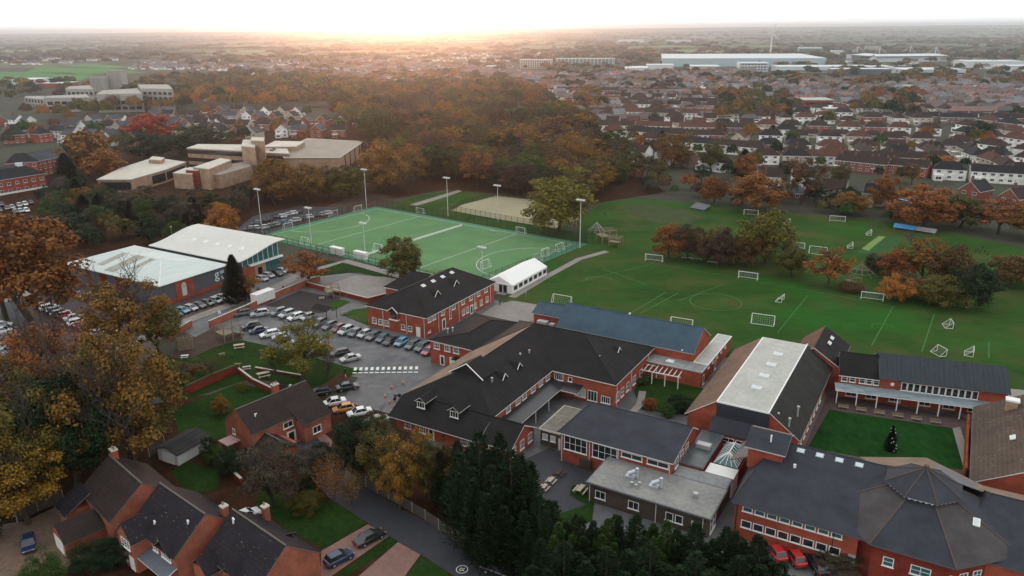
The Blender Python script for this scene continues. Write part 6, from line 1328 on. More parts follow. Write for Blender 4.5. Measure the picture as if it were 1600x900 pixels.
HEADL = mat('headlamp_lens', (.65, .66, .66), .15, .05); TAILL = mat('tail_lens', (.35, .01, .01), .2, .05); ALLOY = mat('alloy', (.35, .36, .37), .35, .1, 2, metal=.5)
CARK = {}
def mkcar(kind):
    c = carmesh(kind); L_, W_, sh, Rw = c['L'], c['W'], c['sh'], c['Rw']
    d = dict(body=c['b'].data('body', [PAINT]), glass=c['g'].data('windows', [GLASS]), wheel=c['w'].data('wheel', [RUBBER, ALLOY]), head=c['h'].data('headlight', [HEADL]), tail=c['t'].data('tail_light', [TAILL]), plate=c['p'].data('grille', [BLACK]),
             wl=[(x, y, Rw) for x in (L_ * .31, -L_ * .29) for y in (-W_ / 2 + .1, W_ / 2 - .1)], hl=[(L_ / 2 - .1, s * W_ * .33, sh * .62) for s in (-1, 1)], tl=[(-L_ / 2 - .03, s * W_ * .36, sh * .72) for s in (-1, 1)], gp=(L_ / 2 + .0, 0, .48))
    m = MB()       # everything in one mesh for cars too small to show parts
    def add(src, off, ks):
        i = len(m.v); m.v += [v + Vector(off) for v in src.v]; m.f += [tuple(q + i for q in f) for f in src.f]; m.m += [ks[k] for k in src.m]
    add(c['b'], (0, 0, 0), (0,)); add(c['g'], (0, 0, 0), (1,)); [add(c['w'], p, (2, 3)) for p in d['wl']]; [add(c['h'], p, (4,)) for p in d['hl']]; [add(c['t'], p, (5,)) for p in d['tl']]
    d['one'] = m.data('parked_car', [PAINT, GLASS, RUBBER, ALLOY, HEADL, TAILL]); return d
for k in ('hatch', 'saloon', 'suv', 'estate'): CARK[k] = mkcar(k)
KW = dict(hatch='hatchback', saloon='saloon car', suv='tall off-road car', estate='estate car')
def car(loc, hd, kind, c, where, group, full=True, label=None):
    d = CARK[kind]; cc = CARC[c]; lb = label or '%s %s %s' % (dict(lightblue='light blue', teal='dark teal').get(c, c), KW[kind], where)
    if not full:
        o = inst('parked_car', d['one'], None, (loc[0], loc[1], .14), hd, cc); return tag(o, lb, 'car', group)
    o = thing('parked_car', lb, 'car', (loc[0], loc[1], .14), hd, group)
    inst('body', d['body'], o, color=cc); inst('windows', d['glass'], o); inst('grille', d['plate'], o, loc=d['gp'])
    for p in d['wl']: inst('wheel', d['wheel'], o, loc=p)
    for p in d['hl']: inst('headlight', d['head'], o, loc=p)
    for p in d['tl']: inst('tail_light', d['tail'], o, loc=p)
    return o
def cars(lst, hd, where, group, full=True, jit=3):
    for (x, y, k, c) in lst: car(G(x, y), R(hd + rnd.uniform(-jit, jit)), k, c, where, group, full)
H_, S_, V_, E_ = 'hatch', 'saloon', 'suv', 'estate'
cars([(500, 509, V_, 'grey'), (515, 513, E_, 'grey'), (529, 517, H_, 'maroon'), (541, 521, V_, 'silver'), (555, 524, H_, 'grey'), (570, 526, H_, 'silver'), (584, 529, E_, 'grey'), (598, 533, H_, 'teal'), (611, 537, S_, 'black'), (627, 539, H_, 'lightblue'), (645, 543, E_, 'grey'), (660, 547, V_, 'grey'), (670, 553, H_, 'pink')], 239.5, 'in the row against the classroom block', 'cars parked against the classroom block')
cars([(436, 492, V_, 'grey'), (449, 495, V_, 'silver'), (463, 499, E_, 'white'), (481, 499, H_, 'silver')], 228, 'in the row below the play area', 'cars parked below the play area')
cars([(379, 493, E_, 'grey'), (406, 494, V_, 'silver')], 205, 'beside the white box trailer', 'cars parked by the brick retaining wall')
cars([(393, 514, V_, 'black'), (405, 520, S_, 'navy'), (422, 526, E_, 'white'), (439, 530, H_, 'silver'), (468, 537, H_, 'silver'), (486, 542, E_, 'white'), (505, 549, H_, 'red'), (495, 555, H_, 'black'), (531, 556, E_, 'black'), (548, 564, S_, 'silver')], 208, 'in the row along the car park lawn', 'cars parked along the car park lawn')
cars([(543, 609, S_, 'black')], 25, 'alone in the yard below the painted crossing', 'cars in the lower yard'); cars([(499, 618, E_, 'black'), (522, 633, S_, 'white'), (537, 643, H_, 'orange'), (562, 649, S_, 'white'), (588, 662, S_, 'silver')], 205, 'in the lower yard beside the red house', 'cars in the lower yard')
cars([(274, 494, E_, 'grey'), (286, 489, H_, 'lightblue'), (299, 485, H_, 'silver'), (312, 481, H_, 'grey'), (325, 477, H_, 'grey'), (338, 473, H_, 'silver'), (348, 468, S_, 'white')], -30, 'in the row beneath the sports hall arch', 'cars parked beside the sports hall')
cars([(410, 439, H_, 'silver'), (420, 434, H_, 'silver'), (433, 431, H_, 'black'), (442, 427, H_, 'silver')], -30, 'in front of the pool hall', 'cars in front of the pool hall')
cars([(116, 461, S_, 'black'), (130, 463, H_, 'blue'), (141, 466, E_, 'white'), (150, 470, H_, 'grey'), (160, 475, H_, 'silver'), (176, 480, E_, 'silver'), (192, 484, H_, 'white'), (206, 488, H_, 'grey'), (220, 491, H_, 'silver')], 40, 'in the upper row of the sports car park', 'cars in the sports car park')
cars([(70, 481, H_, 'black'), (78, 484, E_, 'white'), (87, 489, H_, 'navy'), (95, 493, E_, 'grey'), (104, 496, H_, 'red'), (116, 500, S_, 'silver'), (122, 507, E_, 'white'), (130, 511, H_, 'red'), (138, 515, H_, 'blue'), (148, 519, H_, 'maroon'), (160, 523, E_, 'silver'), (172, 525, H_, 'white')], 40, 'in the lower row of the sports car park', 'cars in the sports car park')
cars([(8, 458, H_, 'silver'), (2, 466, H_, 'grey'), (3, 512, E_, 'silver'), (5, 521, H_, 'white'), (10, 531, E_, 'grey'), (6, 545, H_, 'white'), (4, 555, E_, 'silver'), (14, 563, H_, 'grey')], 20, 'in the staff car park at the left edge', 'cars in the staff car park')
cars([(401, 351, H_, 'grey'), (410, 348, E_, 'black'), (419, 346, H_, 'black'), (429, 342, S_, 'black'), (439, 341, E_, 'white'), (448, 338, H_, 'silver'), (456, 336, E_, 'white'), (465, 334, H_, 'black')], 200, 'in the far row beside the hockey pitch', 'cars parked beside the hockey pitch', False)
cars([(390, 360, H_, 'grey'), (399, 359, H_, 'silver'), (412, 358, H_, 'white'), (421, 356, E_, 'grey'), (429, 354, H_, 'silver'), (437, 352, H_, 'teal'), (443, 350, H_, 'lightblue'), (461, 347, E_, 'white'), (471, 344, H_, 'grey'), (481, 342, E_, 'white'), (492, 339, S_, 'grey'), (501, 338, H_, 'silver'), (510, 336, E_, 'white')], 200, 'in the near row beside the hockey pitch', 'cars parked beside the hockey pitch', False)
cars([(20, 326, H_, 'silver'), (31, 323, E_, 'silver'), (40, 321, E_, 'white'), (49, 319, H_, 'black'), (25, 333, H_, 'grey'), (33, 332, H_, 'silver'), (42, 331, E_, 'white'), (6, 340, S_, 'silver'), (0, 331, H_, 'grey'), (12, 328, H_, 'grey'), (3, 322, H_, 'navy')], -50, 'in the small car park below the brick flats', 'cars below the brick flats', False)
car(G(530, 878), R(42), 'hatch', 'navy', '', None, label='dark estate-like hatchback nearer the garage on the block-paved drive'); car(G(578, 846), R(42), 'saloon', 'black', '', None, label='black saloon nearer the road on the block-paved drive'); car(G(46, 856), R(-58), 'hatch', 'navy', '', None, label='dark blue hatchback alone on the gravel drive')
car(G(1211, 868), R(100), 'hatch', 'red', '', 'red cars under the octagon building', label='bright red hatchback nearer the cypress hedge'); car(G(1241, 876), R(98), 'hatch', 'red', '', 'red cars under the octagon building', label='bright red hatchback nearer the octagon building'); car(G(1275, 888), R(95), 'suv', 'black', '', None, label='black car in the shade beside the two red cars')
car(G(384, 812), R(45), 'saloon', 'white', '', None, label='white saloon on the drive between two houses'); car(G(778, 897), R(-28), 'saloon', 'black', '', None, label='black saloon on the close road at the bottom edge')
tw = []
for (a, b, n) in (((1535, 215), (1620, 270), 16), ((1010, 238), (1190, 270), 18), ((820, 138), (955, 206), 22), ((1300, 296), (1500, 330), 14)):
    A, B = G(*a), G(*b); d = (B - A).normalized(); an = math.atan2(d.y, d.x)
    for i in range(n): p = A.lerp(B, (i + rnd.random() * .7) / n) + Vector((-d.y, d.x, 0)) * rnd.choice((-4, 4)); tw.append((p, an))
for p, an in tw: car(p, an, rnd.choice((H_, E_, S_)), rnd.choice(('white', 'silver', 'black', 'grey', 'blue', 'red')), 'parked on a street of the town', 'cars on the streets of the town', False)
# box trailer
q = G(412, 473); o = thing('box_trailer', 'white box trailer standing against the brick retaining wall', 'trailer', (q.x, q.y, .14), R(59)); b = MB(); b.box(-3, 3, -1.2, 1.2, .5, 2.9); b.build('box', mat('trailer_white', (.66, .64, .60), .6, .06, .5), o)
b = MB(); b.box(-3.02, 3.02, -1.22, 1.22, 2.9, 3.0); b.build('roof', WHITE, o)
for x in (-2, -1.2, 2):
    for y in (-1, 1): w_ = inst('wheel', CARK['hatch']['wheel'], o, (x, y, .33))
# small three-wheeled bike with cones round it
q = G(621, 624); o = thing('motorbike', 'dark motorbike with a fairing parked among traffic cones in the yard', 'motorbike', (q.x, q.y, .14), R(240)); b = MB(); b.bar((-.7, 0, .7), (.6, 0, .8), .24, 8, 0, .2); b.bar((.5, 0, .7), (.9, 0, 1.15), .22, 8, 0, .12); b.build('body', mat('dark_fairing', (.03, .05, .06), .3), o)
for x in (-.75, .8): b = MB(); b.bar((x, -.09, .33), (x, .09, .33), .33, 14); b.build('wheel', RUBBER, o)
b = MB(); b.bar((.7, -.4, 1.15), (.7, .4, 1.15), .04, 5); b.build('handlebar', BLACK, o)
CONEM = mat('cone_orange', (.65, .10, .03), .6, .05); con = MB(); con.box(-.22, .22, -.22, .22, 0, .06, 0); con.cyl(0, 0, .06, .75, .16, 8, 0, .04); con.cyl(0, 0, .36, .52, .125, 8, 1, .09); cone = con.data('traffic_cone', [CONEM, WHITE])
for i, (x, y) in enumerate(((612, 607), (630, 600), (602, 621), (609, 630), (617, 637), (612, 644), (540, 590))):
    q = G(x, y); tag(inst('traffic_cone', cone, None, (q.x, q.y, .14)), 'orange and white traffic cone in the yard' + (' by the painted crossing' if i == 6 else ' round the parked motorbike'), 'cone', 'traffic cones in the yard')

# ------------------------------------------------------------------ goals
NET = mat('net_cord', (.55, .57, .55), .8, .05)
def goalmesh(w_, h_, d_, deep):
    f = MB(); r = .075; z = h_
    for s in (-1, 1): f.bar((s * w_ / 2, 0, 0), (s * w_ / 2, 0, z), r, 6); f.bar((s * w_ / 2, 0, .04), (s * w_ / 2, d_, .04), r * .8, 5)
    f.bar((-w_ / 2, 0, z), (w_ / 2, 0, z), r, 6); f.bar((-w_ / 2, d_, .04), (w_ / 2, d_, .04), r * .8, 5)
    for s in (-1, 1): f.bar((s * w_ / 2, 0, z), (s * w_ / 2, d_ * (.3 if deep else .0) + .01, z), r * .7, 5); f.bar((s * w_ / 2, d_ * (.3 if deep else 0), z), (s * w_ / 2, d_, .05), r * .7, 5)
    n = MB(); k = int(w_ / .5); y0 = d_ * (.3 if deep else 0)
    for i in range(k + 1): x = -w_ / 2 + w_ * i / k; n.bar((x, y0, z - .03), (x, d_ - .02, .08), .012, 3)
    for j in range(1, 5): t = j / 5; n.bar((-w_ / 2, y0 + (d_ - y0) * t, z * (1 - t)), (w_ / 2, y0 + (d_ - y0) * t, z * (1 - t)), .012, 3)
    return f.data('frame', [WHITE]), n.data('net', [NET])
GM = dict(foot=goalmesh(5.2, 2.1, 1.5, 1), small=goalmesh(3.6, 1.9, 2.0, 0), hockey=goalmesh(3.66, 2.14, 1.2, 1))
def goal(px, hd, k, where, group='football goals on the grass', sc_=1.0):
    q = G(*px); o = thing('goal', 'white %s goal %s' % ('hockey' if k == 'hockey' else 'football', where), 'goal', (q.x, q.y, .1), R(hd), group); o.scale = (sc_,) * 3
    if k == 'small': o.scale = (.8,) * 3
    inst('frame', GM[k][0], o); inst('net', GM[k][1], o)
gf = 'facing the camera on the near football field'
for px, hd, k, wh in (((1021, 409), -25, 'foot', 'in front of the lone orange tree'), ((1168, 437), -28, 'foot', 'between the lone orange tree and the thicket'), ((1362, 470), -24, 'foot', 'below the right-hand copse'), ((1192, 505), 155, 'foot', 'behind the pale flat-roofed hall'), ((1308, 347), -22, 'foot', 'at the far end by the bungalow hedge'),
    ((1173, 337), -24, 'foot', 'half behind the tall olive tree at the far hedge'), ((879, 474), 150, 'foot', 'behind the left end of the blue roof'), ((1065, 511), 152, 'foot', 'behind the right end of the blue roof'), ((1243, 389), -28, 'foot', 'showing above the olive tree beside the thicket'), ((1278, 396), 152, 'foot', 'behind the thin rust-coloured tree'),
    ((1223, 471), 60, 'small', 'turned sideways with its net to the left'), ((1233, 349), 60, 'small', 'turned sideways near the far hedge'), ((1332, 387), 70, 'small', 'turned sideways left of the cricket strip'), ((1361, 367), 70, 'small', 'turned sideways at the far end of the cricket strip'), ((1486, 511), 75, 'small', 'alone turned sideways on the right of the field'), ((1471, 553), 100, 'small', 'behind the metal roof, left of its neighbour'), ((1520, 555), 60, 'small', 'behind the metal roof, right of its neighbour')): goal(px, hd, k, wh)
for px, hd, wh in (((451, 358), 53, 'at the near corner of the cars side'), ((522, 338), 53, 'in the middle of the end line by the parked cars'), ((560, 330), 53, 'at the far corner beside the red path'), ((656, 334), -37, 'on the far side beside the grass verge'), ((592, 392), 143, 'beside the centre line at the near side'), ((813, 365), -37, 'on the far side in front of the sand pitch'), ((851, 399), -127, 'left of the pair near the right corner'), ((873, 391), -127, 'right of the pair near the right corner'), ((838, 408), -127, 'half hidden behind the marquee roof'), ((478, 381), 143, 'by the corner of the pool hall'), ((757, 418), -127, 'on the near end line left of the marquee')): goal(px, hd, 'hockey', wh, 'goals on the hockey pitch')
# divider board across the pitch, dugouts
o = thing('divider_board', 'long low white board dividing the hockey pitch across the middle', 'divider', HP(0, 1), HA + R(90)); b = MB(); b.box(0, HW - 3, -.08, .08, .1, .75); b.build('board', WHITE, o); b = MB()
for i in range(12): b.box(i * 4.3, i * 4.3 + .1, -.4, .4, .1, .2)
b.build('feet', WHITE, o)
for px, lab in (((629, 401), 'white team shelter at the near end of the divider board'), ((528, 397), 'white team shelter by the pitch fence near the pool hall')):
    q = G(*px) if px[0] < 600 else G(565, 404); o = thing('team_shelter', lab, 'shelter', (q.x, q.y, .05), HA, 'team shelters by the hockey pitch'); b = MB(); b.box(-2.6, 2.6, -.9, -.8, 0, 2.1); b.build('back_panel', WHITE, o)
    b = MB(); b.box(-2.7, 2.7, -1.0, .6, 2.1, 2.25); b.build('roof', WHITE, o)
    for x in (-2.6, 2.5): b = MB(); b.box(x, x + .1, -.8, .5, 0, 2.1); b.build('side_panel', WHITE, o)
    b = MB(); b.box(-2.3, 2.3, -.6, -.2, .4, .5); b.build('seat', WOOD, o)
# benches on pitch / field
for px, an_, lab in (((1089, 407), -18, 'pale bench, left of three by the thicket'), ((1113, 412), -18, 'pale bench, middle of three by the thicket'), ((1073, 405), -18, 'small pale bench nearest the orange tree'), ((770, 363), -37, 'white bench lying on the hockey pitch')):
    q = G(*px); o = thing('bench', lab, 'bench', (q.x, q.y, .12), R(an_)); b = MB(); b.box(-1.6, 1.6, -.2, .2, .4, .48); b.build('seat', COPING, o)
    for x in (-1.3, 1.3): b = MB(); b.box(x - .06, x + .06, -.18, .18, 0, .4); b.build('leg', STEEL, o)
# ------------------------------------------------------------------ floodlights
def mast(x, yb, yt, lab, group='floodlight masts round the hockey pitch', kind='flood'):
    g = G(x, yb); h = HT(x, yb, yt); o = thing('floodlight_mast' if kind == 'flood' else 'lamp_post', lab, 'floodlight' if kind == 'flood' else 'street lamp', (g.x, g.y, .05), HA, group)
    b = MB(); b.cyl(0, 0, 0, h, .17 if kind == 'flood' else .08, 8, 0, .09 if kind == 'flood' else .05); b.build('pole', mat('pale_pole', (.55, .56, .55), .5, .05, 1, metal=.1), o)
    if kind == 'flood':
        b = MB(); b.box(-1.6, 1.6, -.06, .06, h - .1, h + .05); b.build('crossarm', STEEL, o)
        for x_ in (-1.1, 0, 1.1): b = MB(); b.mesh([(x_ - .45, -.6, h + .05), (x_ + .45, -.6, h + .05), (x_ + .45, .3, h + .3), (x_ - .45, .3, h + .3), (x_ - .45, -.6, h + .25), (x_ + .45, -.6, h + .25), (x_ + .45, .3, h + .5), (x_ - .45, .3, h + .5)], [(0, 3, 2, 1), (4, 5, 6, 7), (0, 1, 5, 4), (1, 2, 6, 5), (2, 3, 7, 6), (3, 0, 4, 7)]); b.build('lamp', STEEL, o)
    else: b = MB(); b.cyl(0, 0, h, h + .35, .28, 10, 0, .2); b.build('lamp', WHITE, o)
for a in ((410, 366, 297, 'mast beside the parked cars at the near left'), (573, 326, 266, 'mast at the far left corner'), (700, 338, 279, 'mast in the middle of the far side'), (778, 345, 291, 'mast in front of the sand pitch'), (906, 388, 314, 'tallest-looking mast at the right corner'), (487, 383, 326, 'mast by the pool hall corner'), (754, 428, 388, 'mast on the near side right'), (571, 402, 350, 'thin mast on the near side left')):
    mast(a[0], a[1], a[2], 'galvanised floodlight ' + a[3])
mast(272, 388, 355, 'white-headed lamp behind the pool hall roof', None, 'lamp'); mast(464, 442, 428, 'white-headed lamp in the pool hall car park', None, 'lamp')
# ------------------------------------------------------------------ fences
MESH = bpy.data.materials.new('wire_mesh'); MESH.use_nodes = True; n_ = MESH.node_tree; b_ = n_.nodes['Principled BSDF']; b_.inputs['Base Color'].default_value = (.012, .02, .016, 1); b_.inputs['Roughness'].default_value = .6; b_.inputs['Alpha'].default_value = .22
def fence(pts, h, lab, cat='fence', step=3.0, panel='mesh', m=None, post=BLACK, z=.05, grp=None):
    P = [Vector((p[0], p[1], 0)) for p in pts]; o = thing('mesh_fence' if panel == 'mesh' else 'board_fence', lab, cat, (P[0].x, P[0].y, z), 0, grp); pn, ps = MB(), []
    org = P[0]; cnt = 0
    for a, b2 in zip(P, P[1:]):
        d = b2 - a; k = max(1, round(d.length / step)); dn = d.normalized(); nr = Vector((-dn.y, dn.x, 0)) * .03
        for i in range(k):
            q0, q1 = a + d * i / k - org, a + d * (i + 1) / k - org
            if panel == 'mesh': pn.face([(q0.x, q0.y, .05), (q1.x, q1.y, .05), (q1.x, q1.y, h), (q0.x, q0.y, h)])
            else: pn.mesh([tuple(q0 - nr), tuple(q1 - nr), tuple(q1 + nr), tuple(q0 + nr)] + [(v.x, v.y, h) for v in (q0 - nr, q1 - nr, q1 + nr, q0 + nr)], [(4, 5, 6, 7), (0, 1, 5, 4), (1, 2, 6, 5), (2, 3, 7, 6), (3, 0, 4, 7)])
            ps.append(q0)
        ps.append(b2 - org)
    pn.build('panel', m or MESH, o); pb = MB(); pb.box(-.05, .05, -.05, .05, 0, h + .1); pd = pb.data('post', [post])
    for q in ps[:98]: inst('post', pd, o, (q.x, q.y, 0))
    if panel == 'mesh':
        rb = MB()
        for a, b2 in zip(P, P[1:]): rb.bar(Vector((a.x - org.x, a.y - org.y, h)), Vector((b2.x - org.x, b2.y - org.y, h)), .03, 4)
        rb.build('top_rail', post, o)
    return o
m3 = 3.4
fence([HP(-HL - m3, -m3), HP(-HL - m3, HW + m3)], 3.2, 'dark mesh fence between the hockey pitch and the parked cars'); fence([HP(-HL - m3, HW + m3), HP(HL + m3, HW + m3)], 3.2, 'dark mesh fence along the far side of the hockey pitch')
fence([HP(HL + m3, HW + m3), HP(HL + m3, -m3)], 3.2, 'dark mesh fence at the marquee end of the hockey pitch'); fence([HP(HL + m3, -m3), HP(-HL - m3, -m3)], 2.2, 'dark mesh fence along the near side of the hockey pitch')
fence([G(706, 331), G(790, 347), G(866, 359)], 2.4, 'mesh fence along the near side of the sand pitch', step=2.5); fence([G(706, 331), G(722, 320), G(776, 307), G(852, 315)], 2.0, 'mesh fence behind the sand pitch')
GREYW = mat('grey_boards', (.07, .058, .05), .9, .3, .8, stretch=(4, 4, .3)); 
fence([G(x, y) for x, y in ((556, 752), (590, 772), (625, 790), (665, 814), (707, 843), (760, 869), (830, 903))], 1.8, 'tall weathered board fence along the close, with concrete posts', panel='board', m=GREYW, post=CONC, step=2.4)
fence([G(28, 818), G(60, 800), G(100, 783)], 1.8, 'grey board fence beside the gravel drive', panel='board', m=GREYW, post=CONC); fence([G(234, 715), G(258, 698)], 1.8, 'short grey board fence meeting the white garage', panel='board', m=GREYW, post=CONC)
fence([G(345, 735), G(385, 712), G(408, 735)], 1.6, 'dark board fence behind the garden of the red house', panel='board', m=WOODD, post=WOODD); fence([G(500, 618), G(538, 592)], 1.7, 'brown panel fence between the lawn and the yard', panel='board', m=mat('brown_panel', (.10, .05, .03), .9, .2), post=WOODD)
def gwall(pts, h, th, lab, m=BRICK, cat='wall', grp=None, cap=COPING):
    P = [Vector((p[0], p[1], 0)) for p in pts]; o = thing('brick_wall', lab, cat, (P[0].x, P[0].y, 0), 0, grp); b, c = MB(), MB()
    for a, b2 in zip(P, P[1:]):
        d = (b2 - a).normalized(); nr = Vector((-d.y, d.x, 0)); a2, c2 = a - P[0] - d * .1, b2 - P[0] + d * .1
        q = [a2 - nr * th / 2, c2 - nr * th / 2, c2 + nr * th / 2, a2 + nr * th / 2]; b.prism([(v.x, v.y) for v in q], 0, h); k = th / 2 + .06; q = [a2 - nr * k, c2 - nr * k, c2 + nr * k, a2 + nr * k]; c.prism([(v.x, v.y) for v in q], h, h + .1)
    b.build('wall_body', m, o); c.build('coping', cap, o)
gwall([G(328, 512), G(385, 487), G(440, 462), G(475, 448), G(500, 440)], 1.7, .35, 'long red brick retaining wall between the access road and the staff cars', BRICKH); gwall([G(262, 533), G(300, 510)], 1.6, .3, 'red brick wall end beside the adventure playground', BRICKH)
gwall([G(292, 618), G(330, 600), G(373, 583)], 2.0, .4, 'old red brick garden wall topped with ivy', BRICKD, cap=mat('ivy_top', (.06, .08, .04), .95, .3, 2)); gwall([G(373, 583), G(395, 600), G(440, 622)], 1.2, .3, 'low brick wall along the garden bed', BRICKD)
gwall([G(478, 447), G(540, 464), G(575, 473), (G(612, 464))], 1.3, .3, 'curved brick wall round the games court', BRICKD); gwall([G(330, 705), G(352, 735), G(378, 760)], 1.4, .3, 'brick garden wall beside the red house patio', BRICKD); gwall([G(400, 578), G(470, 590)], .6, .3, 'low kerb wall between the two lawns', BRICKD)
# ------------------------------------------------------------------ play equipment, pergola, tables
def frame_tower(px, lab, s=1.0, rot=20):
    q = G(*px); o = thing('climbing_frame', lab, 'climbing frame', (q.x, q.y, .13), R(rot)); o.scale = (s,) * 3
    for x in (-1.6, 0, 1.6):
        for y in (-1.4, 1.4): b = MB(); b.cyl(x, y, 0, 2.6, .09, 6); b.build('post', WOOD, o)
    b = MB(); b.box(-1.7, .1, -1.5, 1.5, 1.4, 1.52); b.build('platform', WOOD, o)
    for y in (-1.4, 1.4): b = MB(); b.bar((-1.6, y, 2.55), (1.6, y, 2.55), .08, 5); b.build('beam', WOOD, o)
    b = MB(); b.slab([(.1, -.5, 1.5), (2.9, -.5, .2), (2.9, .5, .2), (.1, .5, 1.5)][::1], .06); b.build('ramp', [WOOD, WOOD], o)
    b = MB(); [b.bar((-1.6 + i * .55, -1.4, 2.5), (-1.6 + i * .55, 1.4, 2.5), .04, 4) for i in range(7)]; b.build('rungs', WOOD, o)
frame_tower((520, 463), 'silver-grey climbing frame on the dark play surface', 1.1); frame_tower((358, 530), 'timber climbing frame in the adventure playground', 1.3, 50); frame_tower((947, 378), 'dark timber climbing tower at the end of the field path', 1.6); frame_tower((962, 385), 'wooden playhouse beside the timber climbing tower', 1.2, 60); frame_tower((1330, 447), 'low timber frame beneath the rust-coloured tree', 1.0)
for px, r_, lab in (((932, 362), 3.2, 'round rope climbing frame on the grass by the hockey pitch corner'), ((1345, 430), 4.2, 'conical timber climbing frame beside the copse')):
    q = G(*px); o = thing('climbing_frame', lab, 'climbing frame', (q.x, q.y, .1)); b = MB(); b.cyl(0, 0, 0, 3.6, .1, 6); b.build('mast', WOOD, o)
    for i in range(10): a = i * .628; b = MB(); b.bar((0, 0, 3.4), (r_ * math.cos(a), r_ * math.sin(a), .1), .07, 4); b.build('spoke', WOOD if r_ > 4 else STEEL, o)
    for zz in (.9, 1.9): b = MB(); rr = r_ * (1 - zz / 3.5); P = ringpts((0, 0), rr, 14); [b.bar((P[i].x, P[i].y, zz), (P[i + 1].x, P[i + 1].y, zz), .04, 4) for i in range(14)]; b.build('rope_ring', STEEL, o)
q = G(508, 497); o = thing('pavilion', 'dark open timber pavilion beside the parked cars', 'shelter', (q.x, q.y, .12), SA); b = MB(); b.slab([(-2.6, -2, 2.5), (2.6, -2, 2.5), (2.6, 0, 3.3), (-2.6, 0, 3.3)], .1); b.slab([(-2.6, 0, 3.3), (2.6, 0, 3.3), (2.6, 2, 2.5), (-2.6, 2, 2.5)], .1); b.build('roof', [SLATE, WOODD], o)
for x in (-2.3, 2.3):
    for y in (-1.7, 1.7): b = MB(); b.cyl(x, y, 0, 2.55, .09, 6); b.build('post', WOODD, o)
q = G(290, 545); o = thing('play_fort', 'grey timber play fort in the adventure playground', 'play fort', (q.x, q.y, .13), R(30)); b = MB(); [b.cyl(-1.5 + i * .3, -1, 0, 2.6 + .3 * math.sin(i * 2), .16, 6) for i in range(11)]; [b.cyl(-1.5 + i * .3, 1, 0, 2.4 + .3 * math.sin(i * 3), .16, 6) for i in range(11)]; b.build('palisade', WOOD, o)
b = MB(); b.box(-1.5, 1.5, -1, 1, 1.3, 1.4); b.build('floor_deck', WOOD, o)
q0 = G(1002, 592); q1 = G(1062, 604); d = q1 - q0; an = math.atan2(d.y, d.x); Lp = d.length; o = thing('pergola', 'white timber pergola with open rafters beside the quiet garden', 'pergola', (q0.x, q0.y, .12), an)
for i in range(4):
    b = MB(); x = Lp * i / 3; b.box(x - .08, x + .08, -1.6, -1.44, 0, 2.5); b.build('post', WHITE, o); b = MB(); b.box(x - .08, x + .08, 1.5, 1.66, 0, 2.5); b.build('post', WHITE, o)
for y in (-1.52, 1.58): b = MB(); b.box(-.4, Lp + .4, y - .06, y + .06, 2.5, 2.68); b.build('beam', WHITE, o)
for i in range(9): b = MB(); x = Lp * i / 8; b.box(x - .05, x + .05, -2.1, 2.1, 2.68, 2.84); b.build('rafter', WHITE, o)
def table(px, lab, m=WOOD, s=1.0, rot=20, z=.14, w_=.38):
    q = G(*px); s *= .8; o = thing('picnic_table', lab, 'picnic table', (q.x, q.y, z), R(rot)); o.scale = (s,) * 3; b = MB(); b.box(-.95, .95, -w_, w_, .7, .76); b.build('table_top', m, o)
    for y in (-w_ - .4, w_ + .4): b = MB(); b.box(-.95, .95, y - .13, y + .13, .42, .47); b.build('seat', m, o)
    for x in (-.7, .7): b = MB(); b.bar((x, -w_ - .35, .02), (x, -.15, .7), .05, 4); b.bar((x, w_ + .35, .02), (x, .15, .7), .05, 4); b.build('leg', m, o)
PT = mat('pale_table', (.42, .36, .28), .8, .15, 1)
for px, lab, m, s, r_ in (((873, 743), 'dark picnic table in the playground yard, farthest from the hedge', WOODD, 1.1, 60), ((861, 755), 'pale-topped picnic table in the middle of the yard row', PT, 1.0, 60), ((850, 766), 'pale picnic table in the yard, nearest the cypress hedge', PT, 1.0, 60), ((907, 770), 'pale picnic table on the strip of lawn beside the kitchen', PT, 1.3, 60), ((374, 545), 'large pale low table on the orchard lawn', PT, 1.5, 20), ((412, 590), 'pale wooden picnic table beside the bare tree', PT, 1.6, 30), ((386, 578), 'grey picnic table beside the garden wall', CONC, 1.1, 20), ((372, 572), 'small pale table near the garden wall', WOOD, .8, 0), ((411, 555), 'small round-looking table on the orchard lawn', WOOD, .8, 0), ((289, 560), 'white low table by the adventure playground', WHITE, 1.0, 10), ((347, 556), 'small green-grey table on the orchard lawn', WOOD, .8, 40), ((537, 492), 'grey picnic table between the pavilion and court lawn', WOOD, 1.1, 40), ((503, 468), 'grey bench table on the play surface', CONC, .9, 20)): table(px, lab, m, s, r_)
q = G(459, 568)
b = MB(); P = ringpts((0, 0), .8, 16); [b.bar((P[i].x, P[i].y, .15), (P[i + 1].x, P[i + 1].y, .15), .16, 6) for i in range(16)]; o = b.build('white_ring', WHITE); o.location = (q.x, q.y, .14); tag(o, 'white-painted tyre lying on the car park lawn', 'play ring')
